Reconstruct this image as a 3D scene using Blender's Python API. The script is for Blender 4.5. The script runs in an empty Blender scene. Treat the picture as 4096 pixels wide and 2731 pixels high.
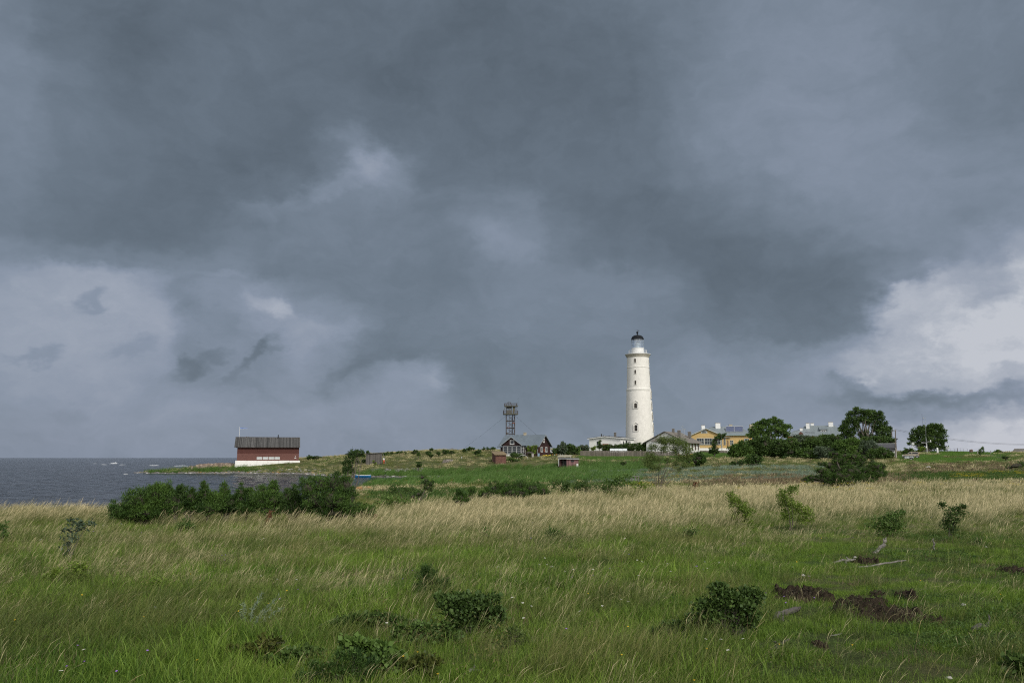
import bpy, math, random
import numpy as np
from mathutils import Vector, Matrix
R = math.radians
sc = bpy.context.scene
# ---------------------------------------------------------------- camera
H = 4.6                      # eye above the sea
F = 28 / 36 * 4096           # focal length in pixels of the photograph
PITCH = math.atan(464.5 / F)
cam = bpy.data.objects.new('camera', bpy.data.cameras.new('camera'))
sc.collection.objects.link(cam); sc.camera = cam
cam.location = (0, 0, H); cam.rotation_euler = (math.pi / 2 + PITCH, 0, 0)
cam.data.lens = 28; cam.data.sensor_width = 36
cam.data.clip_start = .1; cam.data.clip_end = 60000
CP, SP = math.cos(PITCH), math.sin(PITCH)
def ray(u, v):
    a, b = (u - 2048) / F, (1365.5 - v) / F
    return (a, CP - b * SP, SP + b * CP)
def P(u, v, Y):
    r = ray(u, v); t = Y / r[1]
    return Vector((r[0] * t, Y, H + r[2] * t))
def proj(x, y, z):
    z = z - H
    d = y * CP + z * SP; h = -y * SP + z * CP
    return 2048 + F * x / d, 1365.5 - F * h / d
# ---------------------------------------------------------------- light and exposure
SUN_AZ, SUN_EL = R(148), R(40)         # from behind the photographer's right shoulder, through cloud
sun = bpy.data.objects.new('sun', bpy.data.lights.new('sun', 'SUN'))
sc.collection.objects.link(sun)
sun.data.energy = 2.8; sun.data.angle = R(14); sun.data.color = (1, .955, .88)
_d = Vector((math.sin(SUN_AZ) * math.cos(SUN_EL), math.cos(SUN_AZ) * math.cos(SUN_EL), math.sin(SUN_EL)))
sun.rotation_euler = _d.to_track_quat('Z', 'Y').to_euler()
sc.view_settings.view_transform = 'Standard'; sc.view_settings.look = 'None'
sc.view_settings.exposure = 0; sc.view_settings.gamma = 1; sc.view_settings.use_curve_mapping = False
sc.cycles.use_denoising = False
sc.cycles.pixel_filter_type = 'BLACKMAN_HARRIS'; sc.cycles.filter_width = 1.15
sc.cycles.max_bounces = 5; sc.cycles.diffuse_bounces = 2; sc.cycles.glossy_bounces = 2
sc.cycles.use_adaptive_sampling = True; sc.cycles.adaptive_threshold = .012; sc.cycles.adaptive_min_samples = 12
sc.cycles.transmission_bounces = 4; sc.cycles.transparent_max_bounces = 6
# ---------------------------------------------------------------- storm sky
class NT:
    def __init__(s, tree): s.t = tree; s.t.nodes.clear()
    def n(s, kind, ins=None, **kw):
        nd = s.t.nodes.new(kind)
        for k, v in kw.items(): setattr(nd, k, v)
        for k, v in (ins or {}).items():
            if isinstance(v, bpy.types.NodeSocket): s.t.links.new(v, nd.inputs[k])
            else: nd.inputs[k].default_value = v
        return nd
    def math(s, op, a, b=None, c=None, clamp=False):
        i = {0: a}
        if b is not None: i[1] = b
        if c is not None: i[2] = c
        return s.n('ShaderNodeMath', i, operation=op, use_clamp=clamp).outputs[0]
    def vmath(s, op, a, b=None, scale=None):
        i = {0: a}
        if b is not None: i[1] = b
        if scale is not None: i['Scale'] = scale
        return s.n('ShaderNodeVectorMath', i, operation=op).outputs[0]
    def noise(s, vec, scale, detail=4, rough=.55, out=0, **kw):
        i = {'Scale': scale, 'Detail': detail, 'Roughness': rough}
        if vec is not None: i['Vector'] = vec
        return s.n('ShaderNodeTexNoise', i, **kw).outputs[out]
    def mix(s, f, a, b, blend='MIX'):
        nd = s.n('ShaderNodeMix', {0: f, 6: a, 7: b}, data_type='RGBA', blend_type=blend)
        return nd.outputs[2]
    def ramp(s, f, stops, interp='LINEAR'):
        nd = s.n('ShaderNodeValToRGB', {0: f}); cr = nd.color_ramp; cr.interpolation = interp
        while len(cr.elements) < len(stops): cr.elements.new(.5)
        for e, (p, c) in zip(cr.elements, stops):
            e.position = p; e.color = tuple(c) + (1,) if len(c) == 3 else c
        return nd.outputs[0]
    def maprange(s, v, a, b, c=0, d=1, smooth=False):
        return s.n('ShaderNodeMapRange', {0: v, 1: a, 2: b, 3: c, 4: d},
                   interpolation_type='SMOOTHSTEP' if smooth else 'LINEAR').outputs[0]
# brightness of the cloud deck: for heights v down the 2352 px wide view, (u, grey level) samples from left to right;
# they are turned into azimuth and elevation once, so the clouds hang in the sky at fixed directions
SKY = {
0: [(0,122),(100,112),(300,104),(600,106),(900,108),(1200,103),(1450,112),(1700,122),(1950,126),(2150,120),(2352,124)],
100: [(0,126),(70,118),(130,108),(300,99),(500,105),(800,103),(1150,99),(1350,103),(1500,113),(1700,127),(1950,128),(2150,121),(2352,116)],
200: [(0,130),(60,124),(130,116),(250,108),(340,104),(500,108),(750,106),(1000,102),(1300,102),(1450,106),(1600,120),(1800,132),(2000,131),(2150,122),(2300,113),(2352,116)],
290: [(0,122),(150,118),(300,112),(500,108),(740,104),(790,114),(840,106),(1000,104),(1300,103),(1500,112),(1650,128),(1850,135),(2050,131),(2200,120),(2352,114)],
370: [(0,120),(200,114),(400,106),(650,103),(760,106),(800,128),(850,142),(910,130),(960,108),(1200,106),(1400,107),(1560,118),(1700,132),(1900,136),(2100,133),(2250,124),(2352,124)],
450: [(0,118),(200,108),(400,104),(600,110),(720,116),(800,126),(880,128),(960,116),(1100,118),(1200,118),(1300,106),(1500,106),(1620,112),(1750,124),(1900,134),(2100,134),(2250,130),(2352,130)],
530: [(0,118),(150,110),(350,104),(480,110),(560,120),(700,124),(900,118),(1050,118),(1150,129),(1240,124),(1320,110),(1500,104),(1700,106),(1850,118),(2000,128),(2150,128),(2250,124),(2352,132)],
590: [(0,136),(100,128),(250,116),(400,112),(520,122),(650,118),(800,116),(1000,114),(1100,122),(1220,128),(1300,116),(1450,110),(1600,104),(1800,104),(1950,112),(2100,124),(2200,132),(2300,150),(2352,168)],
640: [(0,146),(120,150),(230,148),(330,140),(420,136),(480,140),(540,128),(620,116),(700,118),(820,114),(1000,113),(1200,124),(1350,124),(1480,120),(1560,112),(1650,105),(1850,104),(1990,110),(2080,124),(2120,160),(2200,150),(2300,164),(2352,180)],
700: [(0,146),(180,152),(330,150),(390,136),(430,116),(500,122),(560,144),(620,152),(680,124),(800,118),(950,113),(1050,114),(1120,124),(1300,124),(1480,120),(1580,114),(1650,106),(1850,106),(1980,110),(2050,126),(2080,168),(2160,182),(2240,160),(2352,186)],
760: [(0,144),(200,147),(350,148),(450,134),(540,122),(600,134),(680,142),(760,140),(850,122),(950,114),(1050,120),(1150,124),(1350,120),(1560,118),(1650,112),(1850,110),(1950,112),(2010,126),(2060,168),(2150,176),(2250,190),(2352,190)],
820: [(0,140),(200,143),(380,142),(430,124),(490,114),(540,140),(600,114),(660,136),(740,134),(790,112),(900,110),(1020,118),(1100,116),(1300,118),(1500,122),(1650,126),(1780,130),(1900,138),(1960,160),(2020,160),(2100,180),(2200,170),(2300,186),(2352,180)],
870: [(0,137),(300,139),(420,132),(460,124),(520,126),(560,118),(620,132),(700,122),(780,122),(860,124),(920,140),(1000,140),(1050,118),(1200,116),(1400,121),(1600,128),(1750,134),(1860,140),(1930,136),(2000,152),(2100,166),(2200,158),(2300,156),(2352,160)],
910: [(0,135),(400,137),(560,128),(620,126),(700,134),(900,138),(980,134),(1050,122),(1200,120),(1400,124),(1600,130),(1800,136),(1900,126),(1980,114),(2100,110),(2200,114),(2300,120),(2352,118)],
950: [(0,134),(500,137),(800,136),(1000,132),(1100,124),(1300,124),(1600,131),(1800,134),(1900,134),(1980,138),(2100,140),(2180,148),(2250,172),(2352,192)],
990: [(0,133),(500,135),(1000,131),(1300,127),(1650,134),(1900,140),(2050,152),(2150,168),(2250,176),(2352,182)],
1045: [(0,133),(600,133),(1200,130),(1600,136),(1900,150),(2100,168),(2352,178)]}
def sky_level(a, e):
    x, y, z = math.sin(a) * math.cos(e), math.cos(a) * math.cos(e), math.sin(e); d = y * CP + z * SP
    u = (2048 + F * x / d) * 2352 / 4096; v = (1365.5 - F * (-y * SP + z * CP) / d) * 2352 / 4096
    vs = sorted(SKY); return float(np.interp(v, vs, [np.interp(u, [p[0] for p in SKY[k]], [p[1] for p in SKY[k]]) for k in vs]))
# small torn scraps of cloud: pixel of the 2352 px wide view, radii, turn, change of level
BANKS = [(215,705,42,16,-30,-22),(80,812,56,15,0,-16),(290,808,54,20,-15,-14),(150,920,60,20,10,-6),(430,845,60,20,-30,-24),(490,808,34,16,-5,-18),(545,850,40,14,-45,-14),(590,808,60,14,-38,-24),(640,800,36,11,10,-16),
 (560,880,90,22,0,-10),(455,655,70,22,-20,-12),(500,640,60,14,-5,12),(610,705,60,26,30,16),(800,850,90,20,-25,-14),(940,860,80,26,10,10),(1010,870,40,22,0,12),(850,360,70,80,40,12),(800,310,50,30,0,14),(740,440,110,26,-24,16),(900,400,60,60,20,10),(1130,560,90,50,20,12),(600,490,120,26,-12,12),(640,720,40,30,40,14),(880,380,30,50,30,-8),
 (2110,655,60,18,-20,26),(2040,760,50,24,-50,16),(2240,690,100,30,-12,-22),(2300,655,60,20,-10,10),(1950,880,30,26,-40,-22),(1975,860,20,12,0,24),(2180,780,70,18,0,12),(2300,800,60,16,0,-14),(2130,835,60,14,-10,14),(2250,870,90,12,0,10),(2330,830,50,16,0,14)]
def make_world():
    w = bpy.data.worlds.new('World'); sc.world = w; w.use_nodes = True
    t = NT(w.node_tree)
    d = t.n('ShaderNodeTexCoord').outputs['Generated']
    s = t.n('ShaderNodeSeparateXYZ', {0: d})
    az = t.math('ARCTAN2', s.outputs[0], s.outputs[1]); el = t.math('ARCSINE', s.outputs[2])
    p = t.n('ShaderNodeCombineXYZ', {0: az, 1: el, 2: 0.}).outputs[0]
    q = t.n('ShaderNodeCombineXYZ', {0: az, 1: t.math('MULTIPLY', el, 1.5), 2: 0.}).outputs[0]
    w1 = t.vmath('SUBTRACT', t.noise(q, 5.5, 5, .55, out=1), (.5, .5, .5))
    w2 = t.vmath('SUBTRACT', t.noise(q, 22, 5, .6, out=1), (.5, .5, .5))
    pw = t.vmath('ADD', p, t.vmath('SCALE', w1, scale=.06))
    pw = t.vmath('ADD', pw, t.vmath('SCALE', w2, scale=.05))
    # the deck itself: one ramp of levels per height, blended upwards
    A0, A1 = R(-36), R(36); els = [R(x) for x in (-.5, .6, 1.4, 2.2, 3.1, 4.0, 5.0, 6.1, 7.3, 8.6, 9.9, 11.3, 12.8, 14.4, 16.2, 18.2, 20.5, 23, 26, 29.5, 33.5)]
    sw = t.n('ShaderNodeSeparateXYZ', {0: pw}); fx = t.maprange(sw.outputs[0], A0, A1); lev = None
    for i, e in enumerate(els):
        st = [(k / 31, (max(0, min(1, (sky_level(A0 + (A1 - A0) * k / 31, e) - 90) / 120)),) * 3) for k in range(32)]
        row = t.ramp(fx, st, 'EASE')
        if lev is None: lev = row
        else: lev = t.mix(t.maprange(sw.outputs[1], els[i - 1], e, 0, 1, True), lev, row)
    acc = t.n('ShaderNodeSeparateColor', {0: lev}).outputs[0]
    for (x, y, rx, ry, rot, amp) in BANKS:
        r = Vector(ray(x * 4096 / 2352, y * 4096 / 2352)); L = r.length
        a0, e0 = math.atan2(r.x, r.y), math.asin(r.z / L); k = 4096 / 2352 / F
        m = t.n('ShaderNodeMapping', {0: pw, 'Location': (a0, e0, 0), 'Rotation': (0, 0, -R(rot)), 'Scale': (rx * k / (1 + (r.x / r.y) ** 2) * 1.3, ry * k * 1.25, 1)}, vector_type='TEXTURE')
        g = t.n('ShaderNodeTexGradient', {0: m.outputs[0]}, gradient_type='SPHERICAL').outputs[1]
        acc = t.math('ADD', acc, t.maprange(g, 0, .8, 0, amp / 200, True))
    big = t.noise(t.vmath('ADD', q, t.vmath('SCALE', w1, scale=.2)), 3.2, 6, .5)
    fine = t.noise(t.vmath('ADD', q, t.vmath('SCALE', w1, scale=.35)), 10, 9, .6)
    puff = t.noise(t.vmath('ADD', q, t.vmath('SCALE', w2, scale=.15)), 10, 10, .6)
    f = t.math('ADD', acc, t.math('MULTIPLY_ADD', big, .13, -.03))
    f = t.math('ADD', f, t.math('MULTIPLY_ADD', fine, .19, -.08))
    f = t.math('ADD', f, t.math('MULTIPLY', t.math('SUBTRACT', t.maprange(puff, .3, .7, 0, 1, True), .5), t.maprange(acc, .42, .75, .0, .2)))
    f = t.math('MULTIPLY_ADD', f, 1.24, -.055)
    lin = lambda c: tuple(((x / 255 + .055) / 1.055) ** 2.4 for x in c)
    col = t.ramp(f, [(0, lin((79,89,98))), (.10, lin((91,102,113))), (.25, lin((107,119,132))), (.38, lin((122,134,149))), (.50, lin((136,147,164))), (.66, lin((158,166,180))), (.83, lin((176,182,193))), (1, lin((194,198,206)))])
    # the violet cast low on the left
    vio = t.math('MULTIPLY', t.noise(q, 2.3, 2, .5), t.maprange(el, .0, .45, 1, 0))
    col = t.mix(t.maprange(vio, .3, .6, 0, .22), col, t.mix(1., col, (1.04, .965, 1.05, 1), 'MULTIPLY'))
    # open, brighter cloud behind the photographer (the light on the lighthouse comes from there)
    back = t.maprange(s.outputs[1], -.05, -.75, 0, 1, True)
    bcol = t.ramp(t.noise(q, 4, 6, .6), [(.3, (.7,.74,.8)), (.7, (1.5,1.47,1.42))])
    col = t.mix(back, col, bcol)
    over = t.math('MULTIPLY', t.maprange(el, .75, 1.3, 0, .75, True), t.maprange(back, 0, 1, 1, 0))
    col = t.mix(over, col, (.42, .45, .5, 1))
    nish = t.n('ShaderNodeTexSky', sky_type='NISHITA', sun_disc=False, sun_elevation=SUN_EL, sun_rotation=SUN_AZ)
    b1 = t.n('ShaderNodeBackground', {0: nish.outputs[0], 1: .08})
    b2 = t.n('ShaderNodeBackground', {0: col, 1: 1.})
    mx = t.n('ShaderNodeMixShader', {0: .96, 1: b1.outputs[0], 2: b2.outputs[0]})
    t.n('ShaderNodeOutputWorld', {0: mx.outputs[0]})
    w.cycles.sampling_method = 'MANUAL'; w.cycles.sample_map_resolution = 512
make_world()
# ---------------------------------------------------------------- mesh helpers
def lnk(o, parent=None):
    sc.collection.objects.link(o)
    if parent is not None: o.parent = parent
    return o
def tag(o, label=None, cat=None, group=None, kind=None):
    if label: o['label'] = label
    if cat: o['category'] = cat
    if group: o['group'] = group
    if kind: o['kind'] = kind
    return o
def empty(name, loc, rz=0, label=None, cat=None, group=None):
    o = bpy.data.objects.new(name, None); o.empty_display_size = .3
    lnk(o); o.location = loc; o.rotation_euler = (0, 0, rz)
    return tag(o, label, cat, group)
def np_mesh(name, V, faces, mat=None, parent=None, attrs=None, smooth=False, loc=None):
    """faces: array (n,k) of indices, or a list of such arrays"""
    me = bpy.data.meshes.new(name)
    V = np.asarray(V, np.float32)
    fl = faces if isinstance(faces, list) else [faces]
    fl = [np.asarray(f, np.int32) for f in fl if len(f)]
    me.vertices.add(len(V)); me.vertices.foreach_set('co', V.ravel())
    idx = np.concatenate([f.ravel() for f in fl]); tot = np.concatenate([np.full(len(f), f.shape[1], np.int32) for f in fl])
    me.loops.add(len(idx)); me.loops.foreach_set('vertex_index', idx)
    st = np.concatenate([[0], np.cumsum(tot)[:-1]]).astype(np.int32)
    me.polygons.add(len(tot)); me.polygons.foreach_set('loop_start', st); me.polygons.foreach_set('loop_total', tot)
    if smooth: me.polygons.foreach_set('use_smooth', np.ones(len(tot), bool))
    for k, a in (attrs or {}).items():
        a = np.asarray(a, np.float32)
        if a.ndim == 1:
            at = me.attributes.new(k, 'FLOAT', 'POINT'); at.data.foreach_set('value', a)
        else:
            at = me.attributes.new(k, 'FLOAT_COLOR', 'POINT')
            at.data.foreach_set('color', np.concatenate([a, np.ones((len(a), 1), np.float32)], 1).ravel())
    me.update(calc_edges=True)
    o = bpy.data.objects.new(name, me)
    if mat is not None: me.materials.append(mat)
    lnk(o, parent)
    if loc is not None: o.location = loc
    return o
class MB:
    def __init__(s): s.v = []; s.f = []
    def add(s, vs, fs):
        b = len(s.v); s.v += [tuple(p) for p in vs]; s.f += [tuple(b + i for i in f) for f in fs]; return s
    def box(s, x0, x1, y0, y1, z0, z1):
        return s.add([(x0,y0,z0),(x1,y0,z0),(x1,y1,z0),(x0,y1,z0),(x0,y0,z1),(x1,y0,z1),(x1,y1,z1),(x0,y1,z1)],
              [(0,3,2,1),(4,5,6,7),(0,1,5,4),(1,2,6,5),(2,3,7,6),(3,0,4,7)])
    def poly(s, pts, t):
        """a flat polygon thickened by the vector t"""
        n = len(pts); t = Vector(t); a = [Vector(p) for p in pts]
        return s.add(a + [p + t for p in a], [tuple(range(n))[::-1], tuple(range(n, 2 * n))] + [(i, (i+1) % n, n + (i+1) % n, n + i) for i in range(n)])
    def tube(s, pts, rad, n=6, cap=True):
        pts = [Vector(p) for p in pts]
        if not hasattr(rad, '__len__'): rad = [rad] * len(pts)
        b = len(s.v); up = Vector((.31, .2, .93))
        for i, p in enumerate(pts):
            d = (pts[min(i + 1, len(pts) - 1)] - pts[max(i - 1, 0)]).normalized()
            x = d.cross(up)
            if x.length < .15: x = d.cross(Vector((1, 0, 0)))
            x.normalize(); y = d.cross(x)
            for k in range(n):
                a = 2 * math.pi * k / n
                s.v.append(tuple(p + (x * math.cos(a) + y * math.sin(a)) * rad[i]))
        for i in range(len(pts) - 1):
            for k in range(n):
                k2 = (k + 1) % n
                s.f.append((b + i*n + k, b + i*n + k2, b + (i+1)*n + k2, b + (i+1)*n + k))
        if cap: s.f.append(tuple(b + k for k in range(n))[::-1]); s.f.append(tuple(b + (len(pts)-1)*n + k for k in range(n)))
        return s
    def bar(s, a, b, r, n=5): return s.tube([a, b], r, n)
    def lathe(s, prof, n=48, c=(0, 0, 0), cap=False):
        b = len(s.v)
        for r, z in prof:
            for k in range(n):
                a = 2 * math.pi * k / n
                s.v.append((c[0] + r * math.cos(a), c[1] + r * math.sin(a), c[2] + z))
        for i in range(len(prof) - 1):
            for k in range(n):
                k2 = (k + 1) % n
                s.f.append((b + i*n + k, b + i*n + k2, b + (i+1)*n + k2, b + (i+1)*n + k))
        if cap:
            s.f.append(tuple(b + k for k in range(n))[::-1]); s.f.append(tuple(b + (len(prof)-1)*n + k for k in range(n)))
        return s
    def xf(s, M):
        s.v = [tuple(M @ Vector(p)) for p in s.v]; return s
    def build(s, name, mat, parent=None, smooth=False, bevel=0, loc=None):
        me = bpy.data.meshes.new(name); me.from_pydata(s.v, [], s.f); me.materials.append(mat)
        if smooth:
            me.polygons.foreach_set('use_smooth', np.ones(len(me.polygons), bool))
            me.set_sharp_from_angle(angle=R(40))
        o = bpy.data.objects.new(name, me); lnk(o, parent)
        if loc is not None: o.location = loc
        if bevel:
            m = o.modifiers.new('bevel', 'BEVEL'); m.width = bevel; m.segments = 1; m.limit_method = 'ANGLE'
        return o
# ---------------------------------------------------------------- materials
MATS = {}
def mat(name, col, rough=.8, var=.25, scale=3., kind=None, col2=None, per=.2, bump=.3, metal=0, spec=.4, dirt=0, vert=None, seam=.06):
    """noise-varied surface; kind: 'boards' (upright), 'siding' (lying boards), 'brick', 'seam' (standing-seam metal), 'stone', 'shake'"""
    m = bpy.data.materials.new(name); m.use_nodes = True; t = NT(m.node_tree); MATS[name] = m
    tc = t.n('ShaderNodeTexCoord').outputs['Object']
    c = tuple(col) + (1,); d = tuple(x * (1 - var) for x in col) + (1,)
    l = tuple(min(1, x * (1 + var * .8)) for x in col) + (1,)
    n1 = t.noise(tc, scale, 6, .65); n2 = t.noise(tc, scale * .17, 3, .5)
    base = t.mix(t.maprange(n1, .3, .7), d, l)
    base = t.mix(t.maprange(n2, .35, .65, 0, .5), base, (tuple(col2) if col2 else tuple(x * (1 - var * .6) for x in col)) + (1,))
    h = n1
    s = t.n('ShaderNodeSeparateXYZ', {0: tc})
    if kind in ('boards', 'siding', 'seam', 'shake'):
        ax = s.outputs[0] if kind != 'siding' else s.outputs[2]
        if kind in ('boards', 'shake', 'seam'):   # boards on gable sides run along y too
            ax = t.math('ADD', s.outputs[0], t.math('MULTIPLY', s.outputs[1], 1. if kind == 'boards' else .0))
        k = t.math('DIVIDE', ax, per); fr = t.math('FRACT', k); fl = t.math('FLOOR', k)
        wn = t.n('ShaderNodeTexWhiteNoise', {'W': fl}, noise_dimensions='1D').outputs[0]
        amt = {'boards': .55, 'siding': .18, 'seam': .1, 'shake': .8}[kind]
        base = t.mix(1., base, t.ramp(wn, [(0, (1 - amt,) * 3), (1, (1 + amt * .35,) * 3)]), 'MULTIPLY')
        gap = t.math('LESS_THAN', fr, seam)
        if kind != 'seam': base = t.mix(t.math('MULTIPLY', gap, .7), base, tuple(x * .25 for x in col) + (1,))
        else: base = t.mix(t.math('MULTIPLY', gap, .5), base, tuple(min(1, x * 1.25) for x in col) + (1,))
        st = t.noise(t.n('ShaderNodeMapping', {0: tc, 'Scale': (8, 8, .8) if kind != 'siding' else (.8, 8, 8)}).outputs[0], 3, 4, .6)
        base = t.mix(t.maprange(st, .35, .7, 0, .45), base, tuple(x * .6 for x in col) + (1,))
        h = t.math('ADD', t.math('MULTIPLY', st, .3), t.math('MULTIPLY', gap, -1. if kind != 'seam' else 1.))
    if kind == 'brick':
        v = t.n('ShaderNodeCombineXYZ', {0: t.math('ADD', s.outputs[0], s.outputs[1]), 1: s.outputs[2], 2: 0.}).outputs[0]
        b = t.n('ShaderNodeTexBrick', {0: v, 'Color1': d, 'Color2': l, 'Mortar': tuple(min(1, x * 1.5 + .04) for x in col) + (1,), 'Scale': 1.,
              'Mortar Size': .012, 'Brick Width': per * 2.6, 'Row Height': per, 'Bias': -.2})
        base = t.mix(.75, base, b.outputs[0]); h = b.outputs[1]
    if kind == 'stone':
        vo = t.n('ShaderNodeTexVoronoi', {0: tc, 'Scale': 1 / per, 'Randomness': 1.}, feature='F1')
        ve = t.n('ShaderNodeTexVoronoi', {0: tc, 'Scale': 1 / per, 'Randomness': 1.}, feature='DISTANCE_TO_EDGE')
        cc = t.n('ShaderNodeSeparateColor', {0: vo.outputs['Color']}).outputs[0]
        base = t.mix(1., base, t.ramp(cc, [(0, (.55, .5, .48)), (.5, (1, .93, .88)), (1, (1.35, 1.3, 1.25))]), 'MULTIPLY')
        e = t.maprange(ve.outputs['Distance'], 0, .08)
        base = t.mix(t.maprange(e, 0, 1, .75, 0), base, tuple(x * .3 for x in col) + (1,)); h = e
    if dirt:
        dn = t.noise(t.n('ShaderNodeMapping', {0: tc, 'Scale': (1, 1, .25)}).outputs[0], 2.2, 7, .7)
        base = t.mix(t.maprange(dn, .52, .78, 0, dirt), base, tuple(x * .35 + .02 for x in col) + (1,))
    bp = t.n('ShaderNodeBump', {'Strength': bump, 'Distance': .03, 'Height': h})
    pr = t.n('ShaderNodeBsdfPrincipled', {'Base Color': base, 'Roughness': rough, 'Metallic': metal, 'Normal': bp.outputs[0], 'Specular IOR Level': spec})
    t.n('ShaderNodeOutputMaterial', {0: pr.outputs[0]})
    return m
def leafmat(name, dark, light, tip=None, transl=.3, rough=.6, inst=True, tipat=(.55, .95), big=.35):
    """leaves and blades: tint attribute per leaf, h = height along a blade, plus broad patches and one value per instance"""
    m = bpy.data.materials.new(name); m.use_nodes = True; t = NT(m.node_tree)
    ti = t.n('ShaderNodeAttribute', attribute_name='tint').outputs['Fac']
    pos = t.n('ShaderNodeNewGeometry').outputs['Position']
    patch = t.noise(pos, big, 4, .6)
    rnd = t.n('ShaderNodeObjectInfo').outputs['Random'] if inst else patch
    f = t.math('ADD', t.math('MULTIPLY', ti, .6), t.math('MULTIPLY', rnd, .3))
    f = t.math('ADD', f, t.maprange(patch, .3, .7, -.2, .25), clamp=True)
    col = t.mix(f, tuple(dark) + (1,), tuple(light) + (1,))
    if tip:
        hh = t.n('ShaderNodeAttribute', attribute_name='h').outputs['Fac']
        a = t.math('ADD', hh, t.math('MULTIPLY_ADD', f, .5, -.25))
        col = t.mix(t.maprange(a, tipat[0], tipat[1]), col, tuple(tip) + (1,))
    pr = t.n('ShaderNodeBsdfPrincipled', {'Base Color': col, 'Roughness': rough, 'Specular IOR Level': .25})
    tr = t.n('ShaderNodeBsdfTranslucent', {0: t.mix(1., col, (1.1, 1.15, .7, 1), 'MULTIPLY')})
    mx = t.n('ShaderNodeMixShader', {0: transl, 1: pr.outputs[0], 2: tr.outputs[0]})
    t.n('ShaderNodeOutputMaterial', {0: mx.outputs[0]})
    return m
# ---------------------------------------------------------------- the land
def Sm(x, a, b):
    t = np.clip((np.asarray(x, float) - a) / (b - a), 0, 1); return t * t * (3 - 2 * t)
def fbm(x, y, s, seed=0, oct=4):
    r = np.random.RandomState(seed); out = 0; amp = 1; tot = 0
    for o in range(oct):
        for k in range(3):
            a = r.rand() * 6.283; fq = s * 2 ** o * (1 + .3 * r.rand()); ph = r.rand() * 6.283
            out = out + amp * np.sin(fq * (x * math.cos(a) + y * math.sin(a)) + ph + 1.3 * np.sin(fq * .7 * (x * math.sin(a) - y * math.cos(a)) + ph * 2))
        tot += amp * 1.8; amp *= .55
    return out / tot
N0 = [(-60, 2.7), (0, 2.9), (8, 2.9), (15, 2.72), (22, 2.48)]
PROF = {
 -1500: [(30,2.2),(38,1.3),(50,0),(62,-1),(90,-3),(700,-6)],
 0: [(30,2.25),(37,2.0),(44,1.2),(52,.1),(62,-.9),(90,-3),(700,-6)],
 450: [(30,2.25),(37,2.0),(44,1.2),(52,.1),(62,-.9),(90,-3),(225,-3),(250,-2.5),(270,-3),(700,-6)],
 545: [(30,2.25),(37,1.9),(44,1.2),(54,.1),(64,-.9),(90,-2.5),(230,-1.2),(246,-.05),(256,-.2),(270,-2),(700,-6)],
 620: [(30,2.25),(37,1.9),(46,1.1),(57,.1),(66,-.9),(90,-2),(225,-1.2),(239,.03),(244,.3),(256,.45),(264,-.3),(280,-2),(700,-6)],
 720: [(30,2.25),(37,1.9),(46,1.1),(60,.1),(70,-.9),(100,-1.5),(225,-1.2),(238,.0),(243,.6),(262,1.0),(273,-.4),(290,-3),(700,-6)],
 940: [(30,2.25),(37,2.0),(48,1.3),(64,.2),(75,-.7),(100,-1.5),(222,-1.0),(236,.03),(243,.9),(250,1.9),(272,2.1),(288,0),(300,-2),(700,-6)],
 1200:[(30,2.25),(37,2.05),(50,1.5),(72,.4),(85,-.4),(110,-1.0),(215,-.8),(232,.05),(240,1.2),(250,2.9),(265,4.0),(280,4.3),(300,3.8),(350,1),(700,-6)],
 1400:[(30,2.25),(37,2.05),(60,1.5),(90,.9),(110,.35),(124,-.1),(135,-.8),(180,-.8),(197,0),(205,.4),(218,2.0),(232,3.0),(255,4.7),(275,5.3),(300,5.0),(400,3),(700,-3)],
 1500:[(30,2.25),(37,2.05),(60,1.5),(90,1.0),(130,.5),(150,0),(158,-.5),(180,-.6),(193,0),(203,.5),(218,2.3),(232,3.1),(255,5.0),(280,5.9),(320,5.4),(700,0)],
 1750:[(30,2.25),(37,2.05),(60,1.6),(100,1.0),(150,.55),(172,0),(178,-.35),(186,-.3),(193,0),(205,.8),(225,3.2),(240,4.4),(262,6.1),(285,7.3),(330,7),(700,2)],
 2000:[(30,2.25),(37,2.05),(60,1.7),(110,1.0),(170,.6),(180,.25),(190,.3),(198,.5),(206,1.9),(215,3.4),(225,4.7),(232,5.5),(255,6.3),(285,7.2),(330,6.8),(700,2)],
 2400:[(30,2.25),(37,2.1),(60,1.9),(110,1.4),(150,1.4),(180,1.8),(203,2.3),(212,3.3),(222,4.3),(237,5.1),(250,6.3),(262,7.2),(300,7.5),(700,3)],
 2700:[(30,2.3),(40,2.15),(60,2.0),(100,1.6),(140,1.9),(170,2.4),(200,3.3),(225,4.8),(240,6.0),(262,7),(300,7.5),(700,4)],
 3100:[(30,2.3),(40,2.2),(60,2.1),(95,1.9),(140,2.2),(170,2.9),(200,4.0),(225,4.9),(285,6.5),(330,6.5),(700,3)],
 3450:[(30,2.3),(40,2.2),(60,2.2),(90,2.0),(130,2.3),(165,2.9),(200,3.8),(225,5.0),(285,6.2),(330,6),(700,3)],
 3650:[(30,2.35),(40,2.25),(60,2.25),(90,2.1),(130,2.45),(165,3.3),(196,4.55),(215,5.4),(240,6.5),(270,6.6),(330,6),(700,3)],
 4096:[(30,2.4),(40,2.3),(60,2.3),(90,2.3),(130,2.8),(165,3.6),(200,4.8),(225,5.7),(245,6.1),(290,5.6),(400,4),(700,2)],
 5600:[(30,2.4),(40,2.3),(60,2.3),(90,2.3),(130,2.8),(165,3.6),(200,4.6),(225,5.3),(245,5.6),(290,5.6),(400,4),(700,2)],
}
_PU = sorted(PROF); _YN = np.linspace(-60, 700, 1521)
_PT = np.array([np.interp(_YN, [p[0] for p in N0 + PROF[u]], [p[1] for p in N0 + PROF[u]]) for u in _PU])
_k = np.array([1, 2, 3, 4, 5, 4, 3, 2, 1.]); _k /= _k.sum()
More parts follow.
